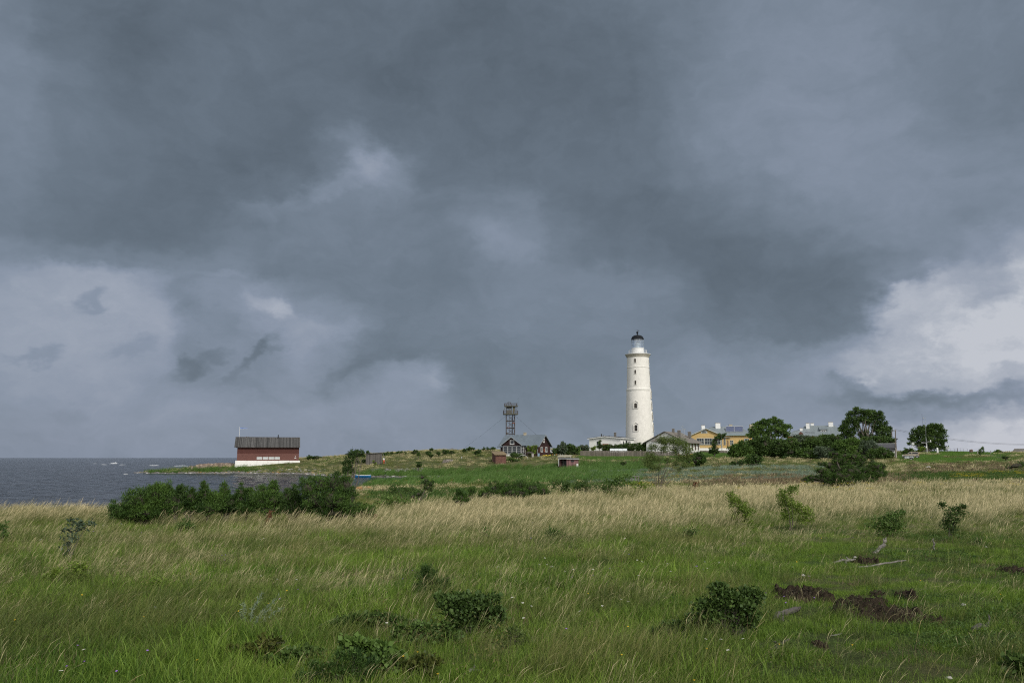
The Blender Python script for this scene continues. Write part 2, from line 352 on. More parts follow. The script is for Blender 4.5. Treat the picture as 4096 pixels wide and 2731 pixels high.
_PT = np.array([np.convolve(np.pad(r, 4, 'edge'), _k, 'valid') for r in _PT])
_KU = CP   # horizontal pixels on the horizon: u = 2048 + F * x / (y * cos pitch)
def zt(x, y):
    x = np.asarray(x, float); y = np.asarray(y, float)
    u = 2048 + F * x / (np.maximum(y, 14) * CP)
    iy = np.clip((y + 60) * 2, 0, 1519.999); i0 = iy.astype(int); fy = iy - i0
    iu = np.clip(np.interp(u, _PU, np.arange(len(_PU))), 0, len(_PU) - 1.0001); j0 = iu.astype(int); fu = iu - j0
    fu = fu * .5 + .5 * fu * fu * (3 - 2 * fu)
    z = ((_PT[j0, i0] * (1 - fy) + _PT[j0, i0 + 1] * fy) * (1 - fu) + (_PT[j0 + 1, i0] * (1 - fy) + _PT[j0 + 1, i0 + 1] * fy) * fu)
    n = .05 * fbm(x, y, .9, 1, 3) + .09 * fbm(x, y, .23, 2, 3) * Sm(y, 5, 40)
    n = n + .16 * fbm(x, y, .11, 3, 3) * Sm(y, 120, 260) * Sm(z, .6, 2.5)
    return z + n * (.35 + .65 * Sm(np.abs(z), 0, .6))
def ztf(x, y): return float(zt(np.array([x]), np.array([y]))[0])
def G(u, v, ymin=6., ymax=330.):
    """where the sight line through a pixel of the photograph meets the land"""
    r = ray(u, v); Y = np.concatenate([np.arange(ymin, 60, .05), np.arange(60, ymax, .4)])
    x = r[0] / r[1] * Y; z = H + r[2] / r[1] * Y
    hit = np.nonzero(zt(x, Y) >= z)[0]
    Yh = Y[hit[0]] if len(hit) else ymax
    return Vector((r[0] / r[1] * Yh, Yh, ztf(r[0] / r[1] * Yh, Yh)))
def U(x, y): return 2048 + F * np.asarray(x) / (np.maximum(y, 1) * CP)

def ground_cover(x, y, z):
    """dry = pale dry grass, lush = mown or lush green, shore = stones and mud; all 0..1"""
    u = U(x, y); n = fbm(x, y, .35, 11, 4); n2 = fbm(x, y, .12, 12, 3)
    dry = Sm(y, 15, 26) * (1 - Sm(y, 55, 72)) * .8
    dry = np.maximum(dry, Sm(y, 195, 215) * (.35 + .35 * n)) * (1 - .5 * Sm(n2, .1, .8))
    lawn = np.maximum(Sm(u, 3500, 3640) * Sm(y, 165, 180), Sm(u, 2280, 2330) * (1 - Sm(u, 3050, 3100)) * Sm(y, 214 + 5 * n, 222))
    lush = np.maximum((1 - Sm(y, 12, 22)) * .55 + .3 * n, lawn)
    dry = dry * (1 - lawn)
    shore = (1 - Sm(z + .25 * n, .1, .5))
    path = np.exp(-((u - (3930 + (y - 235) * -1.6)) / 22) ** 2) * Sm(y, 180, 195) * (1 - Sm(y, 236, 242))
    return np.clip(dry, 0, 1), np.clip(lush, 0, 1), np.clip(np.maximum(shore, path * .7), 0, 1)

def land():
    ya = np.concatenate([np.linspace(-50, 4, 40), np.arange(4.25, 40, .25), np.arange(40, 110, .6), np.arange(110, 320, .9), np.geomspace(321, 700, 60)])
    a = np.linspace(-1.5, 1.5, 620)
    A, Yg = np.meshgrid(a, ya); X = A * (np.abs(Yg) + 16)
    Z = zt(X, Yg); nv = X.size
    V = np.stack([X.ravel(), Yg.ravel(), Z.ravel()], 1)
    i = np.arange(nv).reshape(X.shape); q = np.stack([i[:-1, :-1], i[:-1, 1:], i[1:, 1:], i[1:, :-1]], -1).reshape(-1, 4)
    d, l, s = ground_cover(V[:, 0], V[:, 1], V[:, 2])
    m = bpy.data.materials.new('turf'); m.use_nodes = True; t = NT(m.node_tree)
    at = t.n('ShaderNodeSeparateColor', {0: t.n('ShaderNodeAttribute', attribute_name='cover').outputs['Color']})
    pos = t.n('ShaderNodeNewGeometry').outputs['Position']
    st = t.n('ShaderNodeMapping', {0: pos, 'Scale': (1, 1, 3)}).outputs[0]
    n1 = t.noise(st, 5, 8, .75); n2 = t.noise(pos, .5, 5, .6); n3 = t.noise(st, 28, 4, .7)
    g = t.ramp(n1, [(.3, (.032, .042, .014)), (.5, (.065, .095, .026)), (.7, (.11, .135, .045))])
    g = t.mix(t.maprange(n2, .45, .65, 0, .6), g, (.095, .085, .04, 1))
    lu = t.ramp(n1, [(.3, (.042, .085, .016)), (.7, (.085, .155, .03))])
    dr = t.ramp(n1, [(.3, (.11, .10, .05)), (.7, (.23, .2, .115))])
    c = t.mix(t.maprange(at.outputs[1], .45, .9), g, lu)
    c = t.mix(t.math('ADD', at.outputs[0], t.maprange(n2, .3, .7, -.35, .25), clamp=True), c, dr)
    vo = t.n('ShaderNodeTexVoronoi', {0: pos, 'Scale': 2.2}); vc = t.n('ShaderNodeSeparateColor', {0: vo.outputs['Color']}).outputs[0]
    sh = t.mix(.8, t.ramp(n1, [(.3, (.045, .04, .035)), (.7, (.12, .11, .1))]), t.ramp(vc, [(0, (.04, .035, .03)), (.7, (.13, .12, .11)), (1, (.3, .29, .27))]))
    c = t.mix(at.outputs[2], c, sh)
    c = t.mix(1., c, t.ramp(n3, [(.35, (.6, .6, .6)), (.65, (1.2, 1.2, 1.2))]), 'MULTIPLY')
    bp = t.n('ShaderNodeBump', {'Strength': .9, 'Distance': .12, 'Height': n1})
    pr = t.n('ShaderNodeBsdfPrincipled', {'Base Color': c, 'Roughness': .95, 'Specular IOR Level': .1, 'Normal': bp.outputs[0]})
    t.n('ShaderNodeOutputMaterial', {0: pr.outputs[0]})
    o = np_mesh('ground', V, q, m, attrs={'cover': np.stack([d, l, s], 1)}, smooth=True)
    tag(o, kind='structure')
land()

def sea():
    a = np.linspace(-1.75, 1.2, 900)
    ya = np.concatenate([np.arange(20, 110, .45), np.arange(110, 320, .8), np.geomspace(322, 900, 160), np.geomspace(930, 45000, 60)])
    A, Yg = np.meshgrid(a, ya); X = A * (Yg + 30)
    r = np.random.RandomState(4); Z = 0; sw = .35 + .65 * (1 - Sm(U(X, Yg), 900, 1500))
    for k in range(17):                        # wind waves running to the right and a little away
        wl = 1.0 * 1.16 ** k; th = R(18) + r.randn() * .45; kk = 2 * math.pi / wl; ph = r.rand() * 6.28
        w = kk * (X * math.cos(th) + Yg * math.sin(th)) + ph
        Z = Z + .006 * wl ** .8 * (np.sin(w) + .35 * np.sin(2 * w + .4)) * (Sm(wl, .5, 3) * .6 + .4)
    Z = Z * sw * (1 - Sm(Yg, 500, 2500))
    i = np.arange(X.size).reshape(X.shape); q = np.stack([i[:-1, :-1], i[:-1, 1:], i[1:, 1:], i[1:, :-1]], -1).reshape(-1, 4)
    m = bpy.data.materials.new('sea_water'); m.use_nodes = True; t = NT(m.node_tree)
    pos = t.n('ShaderNodeNewGeometry').outputs['Position']
    st = t.n('ShaderNodeMapping', {0: pos, 'Rotation': (0, 0, R(-15)), 'Scale': (1, .55, 1)}).outputs[0]
    n1 = t.noise(st, 1.1, 6, .62); n2 = t.noise(st, .33, 4, .6); n3 = t.noise(st, .05, 3, .5); nf = t.noise(st, .16, 9, .72)
    hgt = t.math('ADD', t.math('MULTIPLY', n1, .6), n2)
    bp = t.n('ShaderNodeBump', {'Strength': 1., 'Distance': 2.6, 'Height': hgt})
    # torn crests
    cap = t.maprange(nf, .70, .735)
    cap2 = t.math('MULTIPLY', t.maprange(n1, .64, .7), t.maprange(n2, .56, .62))
    foam = t.math('MAXIMUM', t.math('MULTIPLY', cap, t.maprange(n1, .45, .55)), t.math('MULTIPLY', cap2, .6))
    wc = t.mix(t.maprange(n3, .4, .6), (.013, .018, .023, 1), (.023, .027, .031, 1))
    c = t.mix(foam, wc, (.62, .64, .66, 1))
    pr = t.n('ShaderNodeBsdfPrincipled', {'Base Color': c, 'Roughness': t.maprange(foam, 0, 1, .12, .8), 'IOR': 1.33, 'Normal': bp.outputs[0]})
    t.n('ShaderNodeOutputMaterial', {0: pr.outputs[0]})
    o = np_mesh('sea', np.stack([X.ravel(), Yg.ravel(), Z.ravel()], 1), q, m, smooth=True)
    tag(o, kind='structure')
sea()
# ---------------------------------------------------------------- grass and herbs
MG_DRY = leafmat('dry_grass', (.06,.11,.025), (.21,.22,.075), (.64,.54,.32), .25, tipat=(.36, .86), big=.45)
MG_STRAW = leafmat('straw_stem', (.32,.26,.12), (.54,.44,.23), None, .2, big=.5)
MG_GREEN = leafmat('green_grass', (.045,.105,.012), (.24,.345,.052), None, .35, big=.55)
MG_OLIVE = leafmat('meadow_grass', (.05,.085,.018), (.24,.25,.07), (.42,.36,.18), .3, tipat=(.6, 1.1), big=.4)
MG_LAWN = leafmat('lawn_grass', (.075,.155,.018), (.14,.25,.04), None, .3, big=.15)
MG_REED = leafmat('reed_leaf', (.05,.125,.02), (.15,.25,.055), (.18,.24,.11), .3, tipat=(.7, 1.2), big=.2)
MG_SILVER = leafmat('wormwood_leaf', (.09,.13,.075), (.27,.34,.26), None, .15, big=.2)
MG_BROWN = leafmat('sorrel_stem', (.10,.10,.045), (.20,.165,.085), (.25,.17,.11), .2, tipat=(.5, 1), big=.3)
MG_HERB = leafmat('herb_leaf', (.03,.075,.014), (.11,.175,.04), None, .3, big=.8)
MG_RANK = leafmat('rank_grass', (.035,.065,.014), (.175,.215,.05), (.34,.31,.13), .3, tipat=(.7, 1.25), big=.9)
MG_THATCH = leafmat('dead_thatch', (.06,.042,.025), (.20,.15,.085), None, .1, big=1)
MG_WEED = leafmat('weed_leaf', (.04,.06,.016), (.17,.15,.05), None, .2, big=1)
M_YEL = leafmat('yellow_petal', (.50,.38,.02), (.70,.55,.03), None, .2)

def blades(n, spread, hmin, hmax, w, lean, rng, seg=4, curl=.5, jit=.35, head=0., yaw=1.2):
    """a tuft of bent tapering blades, leaning towards +x (the wind); returns V, Q, tint, h"""
    bx = rng.normal(0, spread, n); by = rng.normal(0, spread, n)
    L = rng.uniform(hmin, hmax, n); a = rng.normal(0, yaw * .5, n)
    th0 = np.clip(rng.normal(lean * .6, jit, n), -1.1, 1.35); W = w * rng.uniform(.6, 1.35, n)
    fz = rng.uniform(0, math.pi, n)
    tint = rng.rand(n); V = []; T = []; Hh = []
    x = bx.copy(); z = np.zeros(n); y = by.copy()
    for k in range(seg + 1):
        f = k / seg; ang = th0 + curl * f * f * rng.uniform(.6, 1.4, n) * np.sign(th0 + .3)
        if k:
            x = x + np.sin(ang) * np.cos(a) * L / seg; y = y + np.sin(ang) * np.sin(a) * L / seg; z = z + np.cos(ang) * L / seg
        ww = W * (1 - f) ** .6 if not head else W * (1 - .55 * f)
        if head and f > .62: ww = W * head * (1.0 if f < .99 else .25)
        ww = ww * .5 + 1e-5
        ox, oy = np.cos(fz) * ww, np.sin(fz) * ww
        V.append(np.stack([x - ox, y - oy, z], 1)); V.append(np.stack([x + ox, y + oy, z], 1))
        T += [tint, tint]; Hh += [np.full(n, f)] * 2
    V = np.stack(V, 1).reshape(-1, 3); T = np.stack(T, 1).ravel(); Hh = np.stack(Hh, 1).ravel()
    b = np.arange(n)[:, None] * (2 * (seg + 1)); Q = []
    for k in range(seg): Q.append(np.stack([b[:, 0] + 2*k, b[:, 0] + 2*k + 1, b[:, 0] + 2*k + 3, b[:, 0] + 2*k + 2], 1))
    return V, np.concatenate(Q), T, Hh
def sprig(n, spread, h, leaf, rng, up=.6):
    """a clump of small leaves on no particular stem, for broad-leaved herbs"""
    c = rng.normal(0, 1, (n, 3)) * (spread, spread, h * .28) + (0, 0, h * .5)
    c[:, 2] = np.abs(c[:, 2]); c[:, 0] += c[:, 2] * .25
    return leaf_quads(c, leaf, rng, up)
def leaf_quads(c, size, rng, up=.5, aspect=.5, outward=None, tint=None):
    n = len(c)
    d = rng.normal(0, 1, (n, 3)); d[:, 2] += up
    if outward is not None: d += outward
    d /= np.linalg.norm(d, axis=1)[:, None]
    e = np.cross(d, rng.normal(0, 1, (n, 3))); e /= np.linalg.norm(e, axis=1)[:, None] + 1e-9
    L = (size * rng.uniform(.55, 1.35, n))[:, None]
    V = np.stack([c, c + d * L * .45 + e * L * aspect * .5, c + d * L, c + d * L * .45 - e * L * aspect * .5], 1).reshape(-1, 3)
    Q = np.arange(n * 4).reshape(-1, 4)
    t = rng.rand(n) if tint is None else tint
    return V, Q, np.repeat(t, 4), np.tile([0, .45, 1, .45], n)
def cat_parts(parts):
    V, Q, T, Hh, b = [], [], [], [], 0
    for v, q, t, h in parts:
        V.append(v); Q.append(q + b); T.append(t); Hh.append(h); b += len(v)
    return np.concatenate(V), np.concatenate(Q), np.concatenate(T), np.concatenate(Hh)
def protos(name, mats, n, make):
    """source tufts kept out of the scene: only the scatter below draws them"""
    col = bpy.data.collections.new(name + '_tufts')
    for i in range(n):
        rng = np.random.RandomState(100 + i * 7 + len(name))
        V, Q, T, Hh = make(rng, i)
        o = np_mesh('%s_%02d' % (name, i), V, Q, mats, attrs={'tint': T, 'h': Hh})
        sc.collection.objects.unlink(o); col.objects.link(o)
    return col
def scatter(name, col, pts, rot, scl, idx, label, cat):
    me = bpy.data.meshes.new(name); n = len(pts)
    me.vertices.add(n); me.vertices.foreach_set('co', np.asarray(pts, np.float32).ravel())
    for k, a in (('rot', rot), ('scl', scl)):
        at = me.attributes.new(k, 'FLOAT_VECTOR', 'POINT'); at.data.foreach_set('vector', np.asarray(a, np.float32).ravel())
    at = me.attributes.new('idx', 'INT', 'POINT'); at.data.foreach_set('value', np.asarray(idx, np.int32))
    o = bpy.data.objects.new(name, me); lnk(o)
    ng = bpy.data.node_groups.new(name, 'GeometryNodeTree')
    ng.interface.new_socket(name='Geometry', in_out='INPUT', socket_type='NodeSocketGeometry')
    ng.interface.new_socket(name='Geometry', in_out='OUTPUT', socket_type='NodeSocketGeometry')
    N, L = ng.nodes.new, ng.links.new
    gi, go, ip, ci = N('NodeGroupInput'), N('NodeGroupOutput'), N('GeometryNodeInstanceOnPoints'), N('GeometryNodeCollectionInfo')
    ci.inputs[0].default_value = col; ci.inputs[1].default_value = True; ci.inputs[2].default_value = True
    def na(nm, dt):
        nd = N('GeometryNodeInputNamedAttribute'); nd.data_type = dt; nd.inputs[0].default_value = nm
        return [s for s in nd.outputs if s.enabled and s.name == 'Attribute'][0]
    L(gi.outputs[0], ip.inputs['Points']); L(ci.outputs[0], ip.inputs['Instance']); ip.inputs['Pick Instance'].default_value = True
    L(na('idx', 'INT'), ip.inputs['Instance Index']); L(na('rot', 'FLOAT_VECTOR'), ip.inputs['Rotation']); L(na('scl', 'FLOAT_VECTOR'), ip.inputs['Scale'])
    L(ip.outputs[0], go.inputs[0])
    md = o.modifiers.new('scatter', 'NODES'); md.node_group = ng
    return tag(o, label, cat, kind='stuff')
KEEP = []            # bare places (x, y, rx, ry): nothing grows through the dug soil or the floors
def strew(n, y0, y1, dens, rng, power=1.0, umin=-260, umax=4360):
    """random places on the land between two distances, kept with probability dens(u, y, x, z)"""
    f = rng.rand(n); y = y0 * (y1 / y0) ** f if power == 1 else (y0 ** power + f * (y1 ** power - y0 ** power)) ** (1 / power)
    u = rng.uniform(umin, umax, n); x = (u - 2048) / F * y * CP; z = zt(x, y)
    if y0 < 12:      # carry the near turf a few metres past both edges of the view
        f2 = rng.rand(int(n * 1.2)); y2 = y0 * (y1 / y0) ** f2 if power == 1 else (y0 ** power + f2 * (y1 ** power - y0 ** power)) ** (1 / power)
        y2 = y2[rng.rand(len(y2)) < 6.9 / y2 / 1.2]; sd = np.where(rng.rand(len(y2)) < .5, -1, 1)
        x2 = sd * rng.uniform(0, 5.5, len(y2)) + np.where(sd > 0, umax - 2048, umin - 2048) / F * y2 * CP
        x = np.concatenate([x, x2]); y = np.concatenate([y, y2]); z = zt(x, y); u = 2048 + F * x / y / CP; n = len(x)
    k = (rng.rand(n) < dens(u, y, x, z)) & (z > .12)
    for (cx, cy, rx, ry) in KEEP: k &= ((x - cx) / rx) ** 2 + ((y - cy) / ry) ** 2 > 1
    return np.stack([x, y, z - .015], 1)[k], u[k]
def put(name, col, nproto, P3, s, label, cat, rng, yaw=.35, sy=None):
    n = len(P3); s = np.asarray(s) * rng.uniform(.75, 1.25, n)
    sz = s * (1 if sy is None else sy)
    rot = np.stack([rng.normal(0, .06, n), rng.normal(0, .08, n), rng.normal(0, yaw, n)], 1)
    return scatter(name, col, P3, rot, np.stack([s, s, sz * rng.uniform(.85, 1.2, n)], 1), rng.randint(0, nproto, n), label, cat)
def dry_amount(u, y, x):
    n = fbm(x, y, .30, 21, 4); n2 = fbm(x, y, .09, 22, 3)
    y0 = 17.5 + 2.5 * n + 3.0 * Sm(u, 2100, 2600) + 2.0 * Sm(u, 2900, 3500) - 1.5 * (1 - Sm(u, 0, 500))
    y1 = np.interp(u, [-300, 500, 1400, 1650, 2000, 2600, 4400], [44, 44, 33, 40, 46, 56, 64]) + 3 * n2 + 5 * n
    return Sm(y, y0 - 4, y0 + 4.5) * (1 - Sm(y, y1 - 3, y1 + 5)), n, n2

MOUNDS = [  # u0, u1, v0, v1 (pixels of the dug place), height in m, label
 (3058,3300,2362,2424,.20,'long ridge of dug dark soil left of the main dug patch'),
 (3285,3650,2402,2508,.17,'widest patch of freshly dug dark soil in the right foreground'),
 (3530,3634,2378,2412,.17,'round heap of dark soil right of the dug ridge'),
 (3385,3492,2240,2264,.15,'low dark soil heap beside the crossed dead branches'),
 (3965,4120,2272,2312,.16,'dark soil heap cut off by the right edge'),
 (3440,3520,2376,2398,.09,'rough dark clods between the dug ridge and the round heap'),
 (3640,3720,2470,2500,.08,'scattered dark clods trailing right of the widest dug patch'),
 (3360,3410,2382,2396,.06,'little clod of dark soil between ridge and round heap'),
 (3525,3560,2262,2272,.05,'small clod of soil near the end of the long thin branch'),
 (262,345,2452,2482,.05,'brown patch of bare soil in the left turf'),
 (190,350,2542,2590,.08,'dark torn turf near the bottom left'),
 (3180,3275,2556,2596,.04,'reddish bare soil right of the forked stick'),
 (2030,2080,2425,2440,.05,'brown soil showing beside the honeysuckle thicket')]
def mound_geo(m):
    u0, u1, v0, v1 = m[:4]; a = G((u0 + u1) / 2, v1, ymin=5.); b = G((u0 + u1) / 2, v0, ymin=5.)
    yc = (a.y + b.y) / 2; ry = max((b.y - a.y) / 2, .12); xc = ((u0 + u1) / 2 - 2048) / F * yc * CP; return xc, yc, (u1 - u0) / 2 / F * yc, ry
for _m_ in MOUNDS:
    _x, _y, _a, _b = mound_geo(_m_); KEEP.append((_x, _y, _a * .52, _b * .52))

def vegetation():
    rng = np.random.RandomState(7)
    # near short turf: many fine tufts
    g1 = protos('turf', MG_GREEN, 6, lambda r, i: blades(80, .11, .03, .09 + .014 * i, .0052, .35, r, 3, .7, .5, yaw=3))
    m1 = protos('meadow', MG_OLIVE, 6, lambda r, i: blades(46, .10, .07, .20 + .02 * i, .003, .6, r, 4, .6, .35))
    d1 = protos('dry', MG_DRY, 6, lambda r, i: cat_parts([blades(24, .13, .26, .56, .0036, .62, r, 5, .6, .25, 1.9), blades(46, .12, .15, .40, .0042, .6, r, 4, .6, .3)]))
    d0 = protos('fine_dry', MG_DRY, 6, lambda r, i: cat_parts([blades(12, .12, .18, .40, .0019, .62, r, 5, .6, .25, 1.8), blades(30, .12, .08, .26, .0024, .6, r, 4, .6, .3)]))
    s1 = protos('stem', MG_STRAW, 6, lambda r, i: blades(3 + i % 3, .10, .25, .50, .0018, .75, r, 5, .75, .22, 2.4))
    r1 = protos('rank', MG_RANK, 6, lambda r, i: blades(46 + 6 * i, .085, .14, .34 + .02 * i, .0056, .55, r, 4, .9, .45, yaw=2.2))
    h1 = protos('herb', MG_HERB, 5, lambda r, i: sprig(80, .08, .07, .022, r))
    def d_turf(u, y, x, z):
        dr, n, n2 = dry_amount(u, y, x); return (1 - .6 * dr) * np.clip(.62 + .4 * fbm(x, y, .9, 26, 3) + 1.0 * fbm(x, y, 6.5, 29, 2), .08, 1)
    p, u = strew(90000, 5.2, 40, d_turf, rng, 1.15)
    hv = (.55 + .6 * Sm(fbm(p[:, 0], p[:, 1], 1.3, 27, 4), -.3, .8) + .55 * Sm(fbm(p[:, 0], p[:, 1], 6.5, 29, 2), -.1, .7)) * (1 - .45 * Sm(u, 2850, 3200))
    put('short_grass', g1, 6, p, hv * (.85 + .022 * p[:, 1]), 'short green grass covering the near meadow', 'grass', rng, 1.5)
    def d_mead(u, y, x, z):
        dr, n, n2 = dry_amount(u, y, x); return np.clip(.15 + .85 * Sm(n + .5 * fbm(x, y, 1.1, 25, 3), -.1, .6) + .3 * Sm(y, 12, 20), 0, 1) * (1 - .8 * Sm(u, 2600, 3100) * (1 - Sm(y, 17, 22)))
    p, u = strew(26000, 5.4, 48, d_mead, rng, 1.1)
    hv = (.6 + .75 * Sm(fbm(p[:, 0], p[:, 1], 1.1, 28, 4), -.3, .8) + .4 * Sm(fbm(p[:, 0], p[:, 1], 5, 30, 2), 0, .7)) * (1 - .5 * Sm(u, 2850, 3200))
    put('meadow_grass', m1, 6, p, hv * (.85 + .017 * p[:, 1]), 'longer olive green grass leaning in the wind', 'grass', rng)
    def d_dry(u, y, x, z):
        dr, n, n2 = dry_amount(u, y, x)
        n3 = fbm(x, y, .8, 23, 3)
        return np.clip(dr * np.clip(.50 + .85 * n + .7 * n3 + .3 * Sm(y, 26, 40) - .30 * Sm(u, 2700, 3300), .05, 1), 0, 1) * Sm(y, 17, 25) * (.30 + .70 * Sm(y, 22, 34 + 6 * n3)) * (1 - .45 * (1 - Sm(u, 300, 700)) * (1 - Sm(n3, -.2, .5)))
    def d_fine(u, y, x, z):
        dr, n, n2 = dry_amount(u, y, x)
        n3 = fbm(x, y, .8, 24, 3) + .15 + .2 * (1 - Sm(u, 600, 1800))
        return np.clip(dr * np.clip(.6 + .6 * n + .4 * n3, .1, 1) * .8 + .012 + (.24 + .3 * (1 - Sm(u, 900, 1700))) * Sm(n3, -.1, .7) * Sm(y, 7.5, 12) * (1 - .9 * Sm(u, 2800, 3300)), 0, 1) * (1 - Sm(y, 20, 27))
    p, u = strew(16000, 5.6, 28, d_fine, rng, 1.0)
    put('fine_dry_grass', d0, 6, p, .9 + .006 * p[:, 1], 'thin pale dry grass among the green in the near meadow', 'grass', rng, .35)
    p, u = strew(30000, 15, 72, d_dry, rng, 1.0)
    put('dry_grass', d1, 6, p, .92 + .0085 * p[:, 1], 'tall pale dry grass bent over by the wind', 'grass', rng, .28)
    def d_rank(u, y, x, z):
        n = fbm(x, y, .55, 33, 4) + .5 * fbm(x, y, 3.5, 34, 2); return np.clip(Sm(n, .12, .75) * (.75 + .25 * (1 - Sm(u, 1500, 2500))) * (1 - .9 * Sm(u, 2600, 3100) * Sm(y, 8, 10)) + .03, 0, 1)
    p, u = strew(11000, 5.4, 40, d_rank, rng, 1.1)
    put('rank_grass', r1, 6, p, .75 + .017 * p[:, 1], 'coarse dark green grass tussocks standing out of the turf', 'grass', rng, .6)
    def d_stem(u, y, x, z):
        n = fbm(x, y, .5, 31, 3); return np.clip(.05 + .35 * Sm(n, .2, .9) * (1 - .7 * Sm(u, 2900, 3400)), 0, 1)
    p, u = strew(2600, 5.5, 30, d_stem, rng, 1.0)
    put('seed_stems', s1, 6, p, .8 + .01 * p[:, 1], 'straw coloured seed stems standing above the near turf', 'grass', rng, .45)
    def d_herb(u, y, x, z):
        n = fbm(x, y, .7, 41, 4); return Sm(n, .0, .6) * .9
    p, u = strew(16000, 5.4, 45, d_herb, rng, 1.2)
    put('low_herbs', h1, 5, p, .9 + .02 * p[:, 1], 'dark green leafy herbs growing in the turf', 'herbs', rng, 3)
    t1 = protos('thatch', MG_THATCH, 4, lambda r, i: blades(60, .12, .04, .16, .0032, .3, r, 3, .9, .8, yaw=5))
    def d_thatch(u, y, x, z):
        n = fbm(x, y, 1.0, 43, 4); return Sm(n, .15, .7) * (.35 + .65 * (1 - Sm(u, 1500, 2600))) * (1 - Sm(y, 20, 30))
    p, u = strew(9000, 5.4, 30, d_thatch, rng, 1.15)
    put('dead_thatch', t1, 4, p, .9 + .02 * p[:, 1], 'brown dead thatch lying between the green tufts', 'grass', rng, 3)
    t2 = protos('weed', MG_WEED, 5, lambda r, i: sprig(60, .06, .26, .02, r, .2))
    def d_weed(u, y, x, z):
        n = fbm(x, y, .8, 44, 4); return .25 * Sm(n, .0, .7)
    p, u = strew(5200, 5.6, 46, d_weed, rng, 1.05)
    put('tall_weeds', t2, 5, p, .8 + .016 * p[:, 1], 'tall seeding weeds scattered through the meadow', 'herbs', rng, 3, 1.3)
    # ---- middle distance: coarser tufts, a few pixels each
    def far_tuft(n, spread, h0, h1_, w, lean, head=0):
        return lambda r, i: blades(n, spread, h0, h1_, w, lean, r, 3, .5, .28, head)
    mf = protos('far_meadow', MG_OLIVE, 5, far_tuft(55, .34, .14, .40, .028, .6))
    df = protos('far_dry', MG_DRY, 5, far_tuft(46, .36, .25, .58, .028, .6, 1.4))
    gf = protos('far_green', MG_GREEN, 5, far_tuft(55, .36, .08, .26, .03, .4))
    lf = protos('far_lawn', MG_LAWN, 4, far_tuft(60, .42, .03, .09, .04, .3))
    rf = protos('reed', MG_REED, 5, lambda r, i: blades(46, .40, .7, 1.35, .045, .75, r, 4, .55, .18))
    wf = protos('wormwood', MG_SILVER, 5, lambda r, i: cat_parts([sprig(120, .30, .42, .09, r, 1.4), blades(24, .26, .3, .62, .05, .4, r, 3, .3, .3)]))
    bf = protos('sorrel', MG_BROWN, 4, far_tuft(40, .34, .25, .62, .03, .4, 1.8))
    hf = protos('far_herb', MG_HERB, 5, lambda r, i: sprig(170, .36, .42, .12, r))
    yf = protos('yellow_bloom', M_YEL, 3, lambda r, i: sprig(34, .22, .22, .055, r))
    def zone(u, y, x):
        n = fbm(x, y, .16, 51, 4); n2 = fbm(x, y, .05, 52, 3)
        lawn = np.maximum(Sm(u, 3560, 3640) * Sm(y, 166 + 6 * n, 178), Sm(u, 2280, 2330) * (1 - Sm(u, 3050, 3100)) * Sm(y, 214, 222))
        # two unmown islands of tall grass on the lawn
        isl = np.maximum(((u - 3875) / 100) ** 2 + ((y - 199) / 10) ** 2 < 1 + .2 * n, ((u - 3710) / 46) ** 2 + ((y - 218) / 7) ** 2 < 1 + .2 * n)
        lawn = np.where(isl, 0, lawn)
        lawn = np.where((u > 3980 + 70 * n) , lawn * (1 - .8 * Sm(u, 3950, 4050)), lawn)
        reed = Sm(u, 1390, 1460) * (1 - Sm(u, 2560, 2800)) * Sm(y, 194, 196) * (1 - Sm(y, 206 + 3 * n, 210 + 3 * n))
        reed = np.maximum(reed, Sm(u, 1820, 1900) * (1 - Sm(u, 2450, 2700)) * Sm(y, 150, 165) * (1 - Sm(y, 194, 200)))
        reed = np.maximum(reed, Sm(u, 1440, 1500) * (1 - Sm(u, 2500, 2600)) * Sm(y, 100, 115) * (1 - Sm(y, 170, 185)) * .35)
        reed = np.maximum(reed, (1 - Sm(u, 960, 1180)) * Sm(y, 238, 239) * (1 - Sm(y, 247, 249)) * .7)
        silv = Sm(u, 2250, 2450) * (1 - Sm(u, 3350, 3520)) * Sm(y, 92, 104) * (1 - Sm(y, 160, 182)) * Sm(n, -.25, .45) * .85
        brown = Sm(u, 2700, 2900) * Sm(y, 70, 78) * (1 - Sm(y, 100, 118)) * (1 - Sm(u, 3500, 3700)) + Sm(u, 3560, 3700) * Sm(y, 105, 120) * (1 - Sm(y, 150, 165)) * .5
        lush = Sm(u, 3400, 3500) * Sm(y, 76, 84) * (1 - Sm(y, 108, 122)) + Sm(u, 2000, 2100) * (1 - Sm(u, 2500, 2620)) * Sm(y, 66, 76) * (1 - Sm(y, 100, 112)) * .8 + (Sm(u, 1440, 1500) * (1 - Sm(u, 1950, 2050)) * Sm(y, 52, 58) * (1 - Sm(y, 78, 88))) * .8
        return n, n2, lawn, reed, np.clip(silv, 0, 1), np.clip(brown, 0, 1) * .8, np.clip(lush, 0, 1)
    def pick(kind):
        def f(u, y, x, z):
            n, n2, lawn, reed, silv, brown, lush = zone(u, y, x)
            rest = np.clip(1 - lawn - reed - silv - brown - lush, 0, 1)
            far = Sm(y, 190, 215)
            dryp = np.clip(.42 + .6 * n - .25 * (1 - far), .04, .9)
            v = {'lawn': lawn, 'reed': reed, 'silv': silv, 'brown': brown + .05 * rest, 'lush': lush * .8,
                 'mead': rest * (1 - dryp) * .9 + .25 * silv + .2 * lush, 'dry': rest * dryp + .12 * brown, 'green': rest * .5 * Sm(n2, -.2, .5) + lush * .4}[kind]
            return v * (U(x, y) > 520)
        return f
